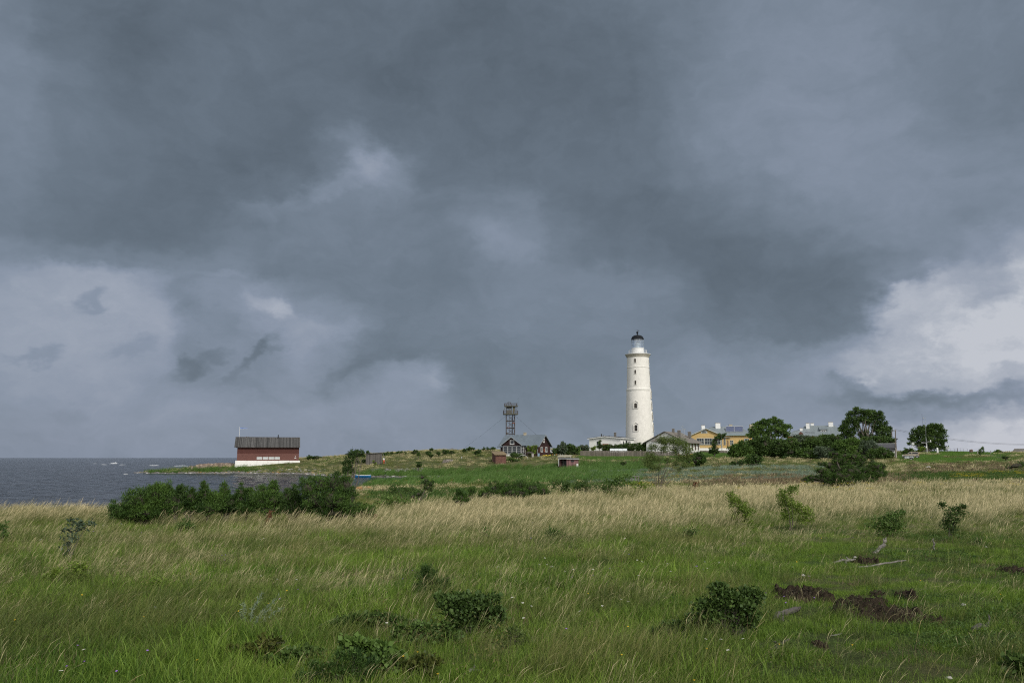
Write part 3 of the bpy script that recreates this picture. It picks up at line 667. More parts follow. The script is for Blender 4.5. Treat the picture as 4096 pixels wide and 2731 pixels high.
    L = [('far_meadow_grass', mf, 5, 'mead', 34000, 40, 'olive meadow grass stretching back to the houses', 'grass', .9),
         ('far_dry_grass', df, 5, 'dry', 30000, 50, 'pale dry grass in patches over the far meadow', 'grass', .9),
         ('far_green_grass', gf, 5, 'green', 22000, 40, 'low green grass of the middle meadow', 'grass', 1),
         ('lawn', lf, 4, 'lawn', 34000, 160, 'bright green mown lawn around the houses', 'grass', 1.1),
         ('reed_bed', rf, 5, 'reed', 30000, 95, 'dense green reeds along the inlet', 'reeds', .9),
         ('wormwood', wf, 5, 'silv', 30000, 88, 'silvery grey green wormwood in the middle meadow', 'herbs', .95),
         ('sorrel', bf, 4, 'brown', 24000, 62, 'reddish brown seeding sorrel behind the dry grass', 'herbs', .9),
         ('leafy_herbs', hf, 5, 'lush', 14000, 50, 'dark green leafy herbs in the hollow', 'herbs', .9)]
    for nm, col, k, kind, n, y0, lab, cat, s in L:
        p, u = strew(n, y0, 300, pick(kind), rng, .9 if kind in ('mead', 'dry', 'green') else .6)
        put(nm, col, k, p, s * (.72 + .0026 * p[:, 1]), lab, cat, rng, .4)
    def d_yel(u, y, x, z):
        n = fbm(x, y, .35, 61, 3)
        a = Sm(u, 3740, 3860) * Sm(y, 84, 90) * (1 - Sm(y, 104, 112)) * .9
        a = np.maximum(a, np.exp(-((u - 2745) / 60) ** 2) * Sm(y, 104, 107) * (1 - Sm(y, 114, 118)))
        a = np.maximum(a, np.exp(-((u - 2560) / 50) ** 2) * Sm(y, 70, 72) * (1 - Sm(y, 78, 80)) * .9)
        a = np.maximum(a, Sm(u, 2900, 3000) * Sm(y, 48, 52) * (1 - Sm(y, 66, 70)) * .08)
        a = np.maximum(a, Sm(u, 1500, 1600) * (1 - Sm(u, 1800, 1900)) * Sm(y, 110, 115) * (1 - Sm(y, 125, 130)) * .25)
        return a * np.clip(.6 + .8 * n, 0, 1)
    p, u = strew(16000, 40, 140, d_yel, rng, 1)
    p[:, 2] += .42
    put('yellow_flowers', yf, 3, p, .9, 'yellow flower heads massed among the green herbs', 'flowers', rng, 3, .6)
# ---------------------------------------------------------------- shrubs and trees
ML_JUN = leafmat('juniper_needles', (.013,.036,.008), (.095,.17,.03), None, .12, inst=False, big=1.2)
ML_JUND = leafmat('dark_juniper_needles', (.018,.042,.010), (.08,.14,.028), None, .1, inst=False, big=1.)
ML_DARK = leafmat('dark_foliage', (.022,.048,.012), (.095,.155,.034), None, .2, inst=False, big=.25)
ML_MID = leafmat('green_foliage', (.036,.078,.015), (.13,.21,.045), None, .25, inst=False, big=.3)
ML_GREY = leafmat('grey_green_foliage', (.045,.07,.04), (.13,.17,.105), None, .2, inst=False, big=.3)
ML_LIME = leafmat('yellow_green_leaves', (.075,.13,.018), (.22,.30,.05), None, .3, inst=False, big=2)
ML_ROW = leafmat('rowan_leaves', (.05,.085,.02), (.165,.215,.06), None, .3, inst=False, big=1)
ML_RUST = leafmat('rusty_seed', (.10,.04,.02), (.2,.08,.04), None, .1, inst=False)
ML_PALE = leafmat('pale_wormwood', (.15,.20,.13), (.30,.36,.27), None, .1, inst=False)
M_CORE = mat('crown_shade', (.045,.042,.026), .95, .6, 30, bump=1.)  # dark colour standing in for the shade deep inside the crowns
M_BARK = mat('bark', (.11,.095,.075), .9, .4, 14)
M_GBARK = mat('grey_bark', (.19,.175,.15), .9, .4, 12)
M_DEAD = mat('weathered_wood', (.21,.195,.175), .85, .5, 18, bump=.8)
M_DEADD = mat('dark_weathered_wood', (.10,.09,.08), .9, .6, 14, bump=.9)

def crown(blobs, dens, leaf, rng, floor=None, clump=.22, per=26, up=.5, aspect=.5, out=.9, shell=.55, nmax=60000, lean=0.):
    """leaves gathered in clumps through the outer part of each blob (centre, radii)"""
    Cs, Ts, Os = [], [], []
    for c, r in blobs:
        c = np.array(c); r = np.array(r)
        area = (r[0] * r[1] + r[1] * r[2] + r[0] * r[2]) / 3 * 12
        n = max(3, int(area * dens / per))
        d = rng.normal(0, 1, (n, 3)); d /= np.linalg.norm(d, axis=1)[:, None]
        rad = (shell + (1 - shell) * rng.rand(n) ** .7)[:, None] * rng.uniform(.82, 1.13, (n, 1))
        cc = c + d * r * rad
        cr = clump * min(r) * rng.uniform(.6, 1.3, (n, 1)) + leaf * .6
        k = rng.randint(int(per * .6), int(per * 1.5), n)
        i = np.repeat(np.arange(n), k)
        p = cc[i] + rng.normal(0, 1, (len(i), 3)) * cr[i] * (1, 1, .72) * .62
        Cs.append(p); Ts.append(np.clip(rng.rand(n)[i] ** 1.3 * .8 + rng.rand(len(i)) * .3, 0, 1)); Os.append(d[i] * out)
    p = np.concatenate(Cs); t = np.concatenate(Ts); o = np.concatenate(Os)
    if len(p) > nmax: s = rng.permutation(len(p))[:nmax]; p, t, o = p[s], t[s], o[s]
    if floor is not None: k = p[:, 2] > floor; p, t, o = p[k], t[k], o[k]
    o = o + (lean, 0, 0)
    return leaf_quads(p, leaf, rng, up, aspect, o, t)

def plant(name, label, cat, blobs_px, Y, base, leafm, leaf, dens, seed=1, bark=None, group=None, depth=.8, trunk=True, stems=1,
          part='crown', ylift=0, r0=None, limbs=3, ground=True, core=0, **kw):
    """blobs_px: (u, v, half width, half height[, nearer by]) in photograph pixels at distance Y; base = (u, v) of the foot"""
    rng = np.random.RandomState(seed)
    b = P(base[0], base[1], Y); z0 = ztf(b.x, Y) if ground else b.z
    O = Vector((b.x, Y, z0))
    root = empty(name, O, 0, label, cat, group)
    mpp = Y / F * 1.0
    bl = []
    for q in blobs_px:
        c = P(q[0], q[1], Y) - O; rx = q[2] * mpp; rz = q[3] * mpp
        off = (rng.uniform(-.5, .5) * rx * depth) if len(q) < 5 else -q[4]
        bl.append(((c.x, off, c.z), (rx, max(.15 * rx, min(rx, rz * 1.6) * depth), rz)))
    V, Q, T, Hh = crown(bl, dens, leaf, rng, floor=-.02, **kw)
    np_mesh(part, V, Q, leafm, root, attrs={'tint': T, 'h': Hh})
    if core:  # solid dark blobs added inside the crown to paint its inner shade
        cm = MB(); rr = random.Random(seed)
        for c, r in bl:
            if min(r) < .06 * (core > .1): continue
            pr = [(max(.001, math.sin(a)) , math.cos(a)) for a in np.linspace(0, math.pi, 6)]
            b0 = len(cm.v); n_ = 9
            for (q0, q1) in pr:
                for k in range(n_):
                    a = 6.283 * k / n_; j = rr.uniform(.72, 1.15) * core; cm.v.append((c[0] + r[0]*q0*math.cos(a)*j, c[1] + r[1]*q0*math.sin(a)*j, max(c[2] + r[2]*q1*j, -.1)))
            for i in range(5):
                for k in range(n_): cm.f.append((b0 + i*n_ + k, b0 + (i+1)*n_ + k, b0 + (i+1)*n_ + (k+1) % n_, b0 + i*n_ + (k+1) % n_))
        if cm.v: cm.build('shade_core', M_CORE, root)
    if trunk and bark:
        mb = MB(); hmax = max(c[2] + r[2] for c, r in bl)
        rr = r0 or hmax * .028
        for s in range(stems):
            a = rng.uniform(0, 6.28); bx, by = (rr * 1.6 * math.cos(a), rr * 1.6 * math.sin(a)) if stems > 1 else (0, 0)
            for k in range(max(1, int(math.ceil(len(bl) / stems)))):
                j = (s + k * stems) % len(bl); c, r = bl[j]
                p0 = Vector((bx, by, -.2)); p3 = Vector(c) + Vector((0, 0, r[2] * .3))
                p1 = p0.lerp(p3, .33) + Vector((0, 0, abs(p3.z) * .14)) + Vector(rng.normal(0, .04, 3)) * hmax
                p1.x = bx + (p3.x - bx) * .34; p2 = p0.lerp(p3, .68) + Vector(rng.normal(0, .03, 3)) * hmax
                w = rr * (1 if k == 0 else .62)
                mb.tube([p0, p1, p2, p3], [w, w * .72, w * .42, w * .12], 6, False)
                for l in range(limbs):
                    t = rng.uniform(.4, .95); q = p1.lerp(p3, t); e = q + Vector((rng.normal(0, .55) * r[0], rng.normal(0, .5) * r[1], rng.uniform(.1, .9) * r[2]))
                    mb.tube([q, q.lerp(e, .5) + Vector((0, 0, .04 * hmax)), e], [w * .3, w * .2, w * .06], 4, False)
        mb.build('trunk', bark, root, True)
    return root
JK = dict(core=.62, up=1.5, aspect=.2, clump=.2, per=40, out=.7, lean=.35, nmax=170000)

def shrubs():
    # the long juniper row by the shore, bush by bush
    def jun(lab, bl, Y, base, seed, leaf=.085, dens=760, m=ML_JUN, **k):
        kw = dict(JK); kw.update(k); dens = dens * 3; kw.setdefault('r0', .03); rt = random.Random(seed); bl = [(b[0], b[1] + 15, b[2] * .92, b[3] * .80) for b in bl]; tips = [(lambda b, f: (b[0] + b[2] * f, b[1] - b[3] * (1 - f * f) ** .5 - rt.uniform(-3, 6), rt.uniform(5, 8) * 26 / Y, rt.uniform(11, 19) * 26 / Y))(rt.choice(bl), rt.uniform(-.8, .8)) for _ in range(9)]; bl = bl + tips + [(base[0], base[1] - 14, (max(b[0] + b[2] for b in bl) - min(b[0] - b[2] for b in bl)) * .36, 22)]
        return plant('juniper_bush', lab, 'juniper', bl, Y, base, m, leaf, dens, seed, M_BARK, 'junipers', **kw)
    jun('broad windswept juniper at the left end of the shore row, sloping down to the left',
        [(490,2030,55,38),(560,1990,70,58),(628,1965,62,48),(655,1948,34,30),(520,2050,70,26),(610,2030,80,44),(668,1990,30,44)], 25.5, (570, 2062), 11)
    jun('dark slim juniper squeezed against the broad windswept one', [(700,1985,22,36),(716,1965,14,22),(700,2020,24,30)], 26.5, (702, 2060), 12, m=ML_JUND)
    jun('bushy juniper with two pointed tops, second in the shore row', [(728,1962,20,40),(765,1980,30,42),(745,2010,50,34),(800,1995,28,38)], 27, (755, 2050), 13)
    jun('juniper with a single raised tip left of the middle of the shore row', [(818,1945,13,26),(815,1980,34,40),(850,1995,36,34),(835,2020,50,26)], 27, (832, 2050), 14)
    jun('low rounded juniper in the middle of the shore row', [(900,1948,18,26),(880,1985,34,36),(925,1995,38,34),(905,2015,56,28)], 27.2, (905, 2050), 15)
    jun('juniper of even height right of the middle of the shore row', [(965,1955,20,26),(960,1990,36,36),(1005,1980,34,36),(990,2015,52,26)], 27.2, (988, 2050), 16)
    jun('broad juniper leaning on the tall one, with feathery tips along its top', [(1050,1950,24,28),(1095,1945,22,28),(1045,1985,40,40),(1100,1985,44,42),(1080,2015,70,30)], 27, (1080, 2052), 17)
    jun('low dark juniper in front of the dense tall one', [(1160,1975,36,44),(1190,2000,40,36),(1150,2020,50,26)], 26.5, (1170, 2056), 18, m=ML_JUND)
    jun('dense tall juniper at the right end of the shore row',
        [(1235,1940,44,48),(1290,1925,50,52),(1345,1920,50,54),(1385,1930,34,50),(1260,1985,60,52),(1340,1985,70,56),(1395,1985,40,50),(1310,2020,110,36),(1400,2030,36,26)], 26, (1330, 2066), 19, dens=460)
    # the wind-bent little tree over it
    plant('windswept_tree', 'small wind-bent tree leaning right above the dense tall juniper', 'tree',
        [(1385,1862,20,26),(1398,1835,22,24),(1412,1812,20,18),(1432,1812,20,12),(1444,1808,14,9),(1452,1820,10,6),(1392,1880,24,14)], 29, (1378, 2040), ML_DARK, .05, 3000, 21, M_BARK,
        up=.1, aspect=.4, clump=.12, per=30, out=.4, lean=1.0)
    jun('low spreading green bush just right of the dense tall juniper', [(1450,2026,24,16),(1480,2032,26,14),(1430,2044,24,14)], 27, (1455, 2058), 22, m=ML_MID, leaf=.07, aspect=.5)
    for i, (bl, base, lab) in enumerate([
        ([(1545,2005,50,18),(1600,2010,50,16),(1650,2012,40,14)], (1590,2034), 'long low raspberry thicket behind the dry grass, left of the bent juniper'),
        ([(1590,1955,36,20),(1640,1965,34,18)], (1612,1990), 'dark leafy shrub in the hollow behind the raspberry thicket')]):
        plant('leafy_shrub', lab, 'shrub', bl, 42 + 12 * i, base, [ML_MID, ML_DARK][i], .11, 240, 30 + i, M_BARK, clump=.3, per=18, up=.8)
    plant('bent_juniper', 'small gnarled juniper bent to the right with bare lower branches', 'juniper',
        [(1705,1925,18,16),(1690,1908,12,9),(1722,1935,14,13),(1708,1950,20,10),(1725,1960,9,9),(1675,1975,18,10),(1655,1985,18,9)], 44, (1668, 1990), ML_JUND, .08, 1200, 33, M_BARK, limbs=4, **{**JK, 'lean': .8})
    for i, (bl, Y, base, lab) in enumerate([
        ([(1845,1975,16,16),(1828,1990,16,12),(1862,1985,12,12),(1835,1962,6,10)], 38, (1843,2002), 'small juniper standing alone left of the wide low juniper'),
        ([(1888,1955,10,14),(1880,1968,10,10)], 44, (1884,1980), 'tiny juniper tuft between the lone one and the wide one'),
        ([(1940,1960,26,18),(1985,1940,34,30),(2030,1932,36,26),(2080,1930,38,28),(2130,1940,40,28),(2175,1950,26,22),(2060,1955,90,20),(1925,1968,18,10)], 45, (2060,1978), 'wide low juniper behind the dry grass, below the pink shed')]):
        jun(lab, bl, Y, base, 40 + i, leaf=.11, dens=260)
    for i, (bl, base, lab, m) in enumerate([
        ([(2240,1945,34,20),(2285,1950,34,18)], (2260,1972), 'dark low shrub just right of the wide low juniper', ML_DARK),
        ([(2335,1945,36,24),(2370,1955,30,18)], (2350,1975), 'dark shrub beside the low wooden bench', ML_DARK),
        ([(2440,1945,40,24),(2480,1925,26,22),(2512,1915,22,16),(2420,1965,50,16)], (2460,1978), 'green shrub with a raised top between bench and rowan', ML_MID),
        ([(2560,1948,30,22),(2590,1950,28,18)], (2572,1972), 'yellow green bushy herb at the foot of the rowan', ML_LIME)]):
        plant('leafy_shrub', lab, 'shrub', bl, 58, base, m, .15, 130, 50 + i, M_BARK, clump=.3, per=16, up=.8)
    # the rowan
    plant('rowan_tree', 'slender many-stemmed rowan with thin windblown crown, in front of the white house', 'tree',
        [(2648,1758,22,16),(2690,1765,34,18),(2725,1775,26,18),(2745,1800,24,16),(2700,1800,22,14),(2655,1795,24,12),(2612,1790,18,12),(2600,1825,24,16),(2628,1835,16,12),(2590,1850,18,16),(2660,1770,14,14),
         (2720,1830,24,12),(2750,1830,18,14),(2610,1870,16,14),(2700,1855,14,8),(2740,1862,16,10),(2715,1875,10,7),(2632,1870,12,10),(2668,1840,14,10)],
        62, (2633, 1952), ML_ROW, .10, 760, 61, M_BARK, stems=5, limbs=3, r0=.026, clump=.6, per=12, up=-.1, aspect=.34, out=.4, lean=.7, shell=.3)
    # the big gnarled juniper on the right
    plant('gnarled_juniper', 'large ragged juniper with layered boughs and bare twigs, standing in the right meadow', 'juniper',
        [(3337,1816,26,12),(3352,1839,28,12),(3390,1825,28,12),(3417,1825,16,12),(3379,1850,37,14),(3323,1859,32,12),(3412,1852,32,14),(3448,1843,23,21),(3457,1830,14,11),(3283,1881,28,12),(3301,1899,34,14),(3350,1879,42,19),(3401,1883,48,22),(3457,1877,37,19),(3497,1865,28,14),(3529,1865,17,13),(3513,1892,34,17),(3256,1914,34,13),(3225,1919,16,11),(3323,1914,53,21),(3390,1921,68,17),(3457,1914,53,21),(3491,1854,14,11),(3243,1910,14,8),(3287,1856,13,7),(3491,1848,8,11),(3368,1903,57,17),(3424,1901,46,17),(3479,1899,34,14)],
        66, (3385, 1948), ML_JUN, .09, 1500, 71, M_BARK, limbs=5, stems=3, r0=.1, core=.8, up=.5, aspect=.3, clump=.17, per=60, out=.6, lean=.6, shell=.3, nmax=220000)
    plant('juniper_bush', 'dark juniper cut off by the right edge, below the grey roofed barn', 'juniper',
        [(4060,1862,34,13),(4095,1856,30,14),(4040,1870,20,8),(4130,1860,30,16)], 118, (4080, 1876), ML_JUND, .3, 34, 72, M_BARK, 'junipers', **JK)
    # saplings in the dry grass
    S = [('young leafy sapling with an open top, left of the three in the right dry grass', [(2935,2000,28,24),(2965,2025,36,26),(2920,1975,14,12),(2990,2050,30,22),(2945,2065,36,22),(2990,2085,24,16)], 22, (2962,2110), ML_LIME),
         ('taller yellow green sapling in the right dry grass, with a rounded top', [(3135,1975,30,24),(3170,1960,26,20),(3150,2010,38,28),(3185,2030,34,26),(3150,2060,30,24),(3225,2045,28,22),(3215,2080,34,18)], 21.5, (3165,2120), ML_LIME),
         ('low dense rose bush below the tall sapling, beside the brown tuft', [(3560,2065,34,20),(3600,2055,26,18),(3530,2090,34,24),(3580,2095,44,30),(3545,2125,40,20),(3490,2105,20,16)], 18.6, (3560,2148), ML_MID),
         ('wispy dark stemmed broom bush at the right end of the dry grass', [(3800,2060,30,34),(3835,2045,26,26),(3790,2100,26,30),(3770,2020,18,20),(3820,2110,20,22),(3850,2020,14,14)], 19, (3795,2148), ML_DARK),
         ('small dark green sapling standing in the left dry grass', [(745,2090,24,20),(725,2110,24,18),(765,2110,20,20),(742,2125,26,14)], 20, (745,2142), ML_MID),
         ('narrow sapling cut off by the left edge', [(12,2100,14,20),(8,2130,16,22),(20,2155,12,16)], 17.5, (10,2180), ML_MID),
         ('little upright green sapling in the middle of the dry grass', [(1942,2125,16,18),(1950,2150,14,16)], 18.5, (1944,2172), ML_MID),
         ('brownish green shrub half hidden in the middle dry grass', [(2210,2130,28,22),(2250,2150,26,20),(2200,2160,24,16)], 17.5, (2222,2180), ML_DARK),
         ('dark weedy clump in the dry grass left of the taller sapling', [(2760,2130,26,16),(2720,2145,24,14)], 17.8, (2745,2172), ML_DARK)]
    for i, (lab, bl, Y, base, m) in enumerate(S):
        g = G(base[0], base[1]); Y = g.y
        plant('sapling', lab, 'sapling', bl, Y, base, m, .048, 1300, 80 + i, M_BARK, clump=.34, per=16, up=.3, aspect=.6, out=.4, lean=.4, shell=.15, r0=.01, stems=3, limbs=4)
        KEEP.append((g.x, g.y - .25, (max(b[0] for b in bl) - min(b[0] for b in bl)) / 2 * g.y / F * .7, .3))
    # silver-leaved sapling bent over, left
    g = G(285, 2262)
    plant('bent_sapling', 'young tree with grey backed leaves bowed over by the wind on the left', 'sapling',
        [(275,2175,18,22),(290,2145,22,18),(305,2110,24,18),(268,2205,16,20),(320,2100,20,12),(258,2130,12,16),(285,2085,16,12),(355,2090,8,8)], g.y, (262, 2240), ML_GREY, .075, 620, 95, M_BARK,
        up=-.3, aspect=.45, clump=.3, per=12, out=.3, lean=1.1, shell=.2, r0=.014)
    # near shrubs
    N = [('dark upright juniper in the middle foreground', [(1700,2300,34,26),(1745,2330,40,30),(1715,2350,50,34),(1695,2270,18,18),(1770,2355,26,24),(1735,2375,44,18)], (1725,2396), ML_JUND, .035, 2300, JK, 'juniper_bush'),
         ('low honeysuckle thicket right of the dark foreground juniper', [(1800,2390,60,34),(1870,2380,60,40),(1925,2400,60,44),(1840,2440,70,40),(1930,2460,60,46),(1970,2490,40,40),(1870,2500,70,34),(2000,2450,24,30)], (1890,2545), ML_DARK, .036, 1150, dict(up=.9, aspect=.75, clump=.25, per=14, shell=.6), 'leafy_thicket'),
         ('dark low thicket left of the honeysuckle', [(1340,2490,44,18),(1400,2480,50,24),(1470,2470,50,26),(1560,2480,50,26),(1620,2500,50,24)], (1490,2520), ML_DARK, .036, 1150, dict(up=.9, aspect=.75, clump=.25, per=14, shell=.6), 'leafy_thicket'),
         ('big dark rose thicket in the right foreground beside the dug soil', [(2840,2420,60,40),(2890,2370,54,36),(2950,2380,60,44),(2990,2420,54,50),(2900,2450,90,50),(2800,2470,50,36),(2980,2490,60,40),(2870,2510,100,34),(2870,2330,26,18),(3020,2365,30,24)], (2900,2556), ML_DARK, .036, 1150, dict(up=.7, aspect=.7, clump=.26, per=14, shell=.6), 'leafy_thicket'),
         ('sprawling bright green juniper at the bottom edge', [(1290,2660,50,24),(1370,2620,60,34),(1350,2680,80,34),(1450,2660,50,36),(1250,2710,60,20),(1440,2710,70,26),(1330,2720,60,20)], (1350,2745), ML_JUN, .032, 2100, JK, 'juniper_bush'),
         ('round leaved green shrub at the bottom, right of the bright juniper', [(1480,2590,54,26),(1540,2610,50,32),(1420,2570,40,20),(1560,2660,50,30),(1500,2650,50,30),(1400,2560,30,16)], (1510,2715), ML_MID, .045, 850, dict(up=.9, aspect=.75, clump=.25, per=14, shell=.6), 'leafy_thicket'),
         ('reddish yellow leaved low shrub in the bottom left of the thickets', [(960,2600,50,20),(1030,2590,50,26),(1090,2560,50,22),(1010,2630,60,18)], (1020,2650), leafmat('turning_leaves', (.04,.065,.014), (.13,.13,.028), None, .25, inst=False, big=3), .034, 950, dict(up=.8, aspect=.7, clump=.25, per=14, shell=.5), 'leafy_thicket'),
         ('yellowing low shrub at the bottom middle', [(1660,2650,50,26),(1710,2640,36,26),(1680,2690,60,26)], (1680,2718), MATS.get('x') or bpy.data.materials['turning_leaves'], .034, 900, dict(up=.8, aspect=.7, clump=.25, per=14, shell=.5), 'leafy_thicket'),
         ('matted dark bramble filling the hollow between the two thickets', [(1640,2520,60,24),(1720,2500,60,26),(1790,2540,60,28),(1700,2560,80,26),(1620,2560,50,24)], (1700,2588), ML_DARK, .036, 1100, dict(up=.9, aspect=.75, clump=.3, per=14, shell=.3), 'leafy_thicket'),
         ('low dark cranberry like mat left of the round leaved shrub', [(1180,2610,50,20),(1240,2600,50,22),(1110,2640,50,18),(1190,2650,60,20)], (1190,2672), ML_DARK, .032, 1100, dict(up=.9, aspect=.7, clump=.3, per=14, shell=.3), 'leafy_thicket'),
         ('scruffy grey green weeds at the right of the honeysuckle', [(2040,2520,34,30),(2010,2560,40,26),(2080,2550,30,22)], (2040,2588), ML_ROW, .03, 900, dict(up=1., aspect=.3, clump=.4, per=12, shell=.2), 'leafy_thicket'),
         ('ragged weedy clump left of the rose thicket', [(2700,2500,44,26),(2650,2530,44,20),(2740,2540,50,20)], (2690,2560), ML_DARK, .03, 900, dict(up=1., aspect=.5, clump=.4, per=12, shell=.2), 'leafy_thicket'),
         ('dark broad leaved twig cut off by the bottom right corner', [(4080,2640,34,30),(4060,2670,40,26),(4100,2690,36,40)], (4085,2725), ML_DARK, .05, 120, dict(up=.4, aspect=.5, clump=.3, per=10, shell=.3), 'leafy_thicket'),
         ('low golden green bush at the foot of the bowed sapling', [(250,2290,44,20),(300,2270,40,26),(330,2300,40,22),(270,2320,50,18),(200,2310,34,16)], (275,2345), ML_LIME, .034, 620, dict(up=.7, aspect=.7, clump=.25, per=14, shell=.5), 'leafy_thicket'),
         ('small yellowish bush in the turf left of the wormwood sprig', [(640,2330,34,20),(610,2345,26,14)], (628,2366), ML_LIME, .03, 520, dict(up=.8, aspect=.7, clump=.3, per=12, shell=.4), 'leafy_thicket'),
         ('small brown green heather tuft beside the dark foreground juniper', [(1610,2370,24,18),(1600,2390,26,14)], (1606,2408), ML_LIME, .026, 900, dict(up=.9, aspect=.5, clump=.3, per=12, shell=.4), 'leafy_thicket'),
         ('dark mossy tuft in the turf below the dry grass', [(2430,2248,38,13)], (2430,2262), ML_DARK, .03, 900, dict(up=.9, aspect=.6, clump=.3, per=12, shell=.5), 'leafy_thicket'),
         ('hummock of dark turf near the right end of the dry grass', [(3910,2165,26,16)], (3912,2182), ML_DARK, .03, 800, dict(up=1.1, aspect=.3, clump=.3, per=12, shell=.5), 'leafy_thicket')]
    for i, (lab, bl, base, m, lf, dn, kw, nm) in enumerate(N):
        g = G(*base, ymin=5.0)
        ua, ub = min(b[0] - b[2] for b in bl), max(b[0] + b[2] for b in bl); hh = max(b[1] + b[3] for b in bl) - min(b[1] - b[3] for b in bl)
        if ub - ua > 90:
            rx = (ub - ua) / 2 * g.y / F; KEEP.append((((ua + ub) / 2 - 2048) / F * g.y * CP, g.y + .08, rx * .3, min(.2, rx * .3)))
        dn *= 1.9; kw = {**kw, 'shell': .1, 'clump': .42, 'core': 0}; rt = random.Random(i); vb = base[1]; bl = [(b[0], vb - (vb - b[1]) * .9, b[2], b[3] * .8) for b in bl]; bl = bl + [(b[0] + b[2] * rt.uniform(-1, 1.15), b[1] - b[3] * rt.uniform(.1, .85), rt.uniform(7, 15), rt.uniform(7, 15)) for b in bl for _ in range(5)]
        plant(nm, lab, 'juniper' if 'juniper_' in nm else 'shrub', bl, g.y, base, m, lf, dn, 120 + i, M_BARK, r0=.008, limbs=2, depth=1.0, **kw)
    # pale wormwood sprig
    g = G(1000, 2530); root = empty('wormwood_sprig', g, 0, 'feathery silver wormwood sprig leaning right in the left foreground', 'plant')
    rng = np.random.RandomState(5); mb = MB(); L = []; mpp = g.y / F
    for (du, dv, k) in ((20, 120, 1), (40, 150, 1), (95, 130, 1), (70, 90, .8), (-40, 70, .8), (-25, 110, .8), (110, 90, .7)):
        e = Vector((du * mpp * 1.1, rng.normal(0, .05), dv * mpp)); a = Vector((rng.normal(0, .02), 0, -.02)); m_ = a.lerp(e, .5) + Vector((-.03, 0, .03))
        mb.tube([a, m_, e], [.004, .003, .0012], 4, False)
        for t in np.linspace(.25, 1, int(40 * k)):
            q = (a.lerp(m_, t * 2) if t < .5 else m_.lerp(e, t * 2 - 1)); L.append(np.array(q) + rng.normal(0, .006, 3))
    mb.build('stem', ML_PALE, root)
    V, Q, T, Hh = leaf_quads(np.array(L).repeat(4, 0), .032, rng, .6, .12, np.array([.5, 0, 0])); np_mesh('leaves', V, Q, ML_PALE, root, attrs={'tint': T, 'h': Hh})
    # rusty dock spikes
    for i, (u, v, h, lab) in enumerate([(1060,2030,60,'rust red dock spike in front of the tall juniper'), (1485,2005,44,'rust red dock spike right of the tall juniper'), (2770,1915,34,'dark rust dock spikes right of the rowan')]):
        Y = [24.5, 27, 62][i]; b = P(u, v, Y); b.z = ztf(b.x, Y); root = empty('dock_plant', b, 0, lab, 'plant', 'rusty dock plants')
        tz = h * 1.15 * Y / F; c = np.stack([rng.normal(0, .035 * Y / 25, 260), rng.normal(0, .04, 260), rng.uniform(.1, 1, 260) * tz], 1); c[:, 0] += c[:, 2] * .35
        V, Q, T, Hh = leaf_quads(c, .05 * Y / 25, rng, 1., .5); np_mesh('seed_head', V, Q, ML_RUST, root, attrs={'tint': T, 'h': Hh})
        MB().tube([(0, 0, -.05), (tz * .3, 0, tz * .9)], [.008, .004], 4).build('stem', ML_RUST, root)

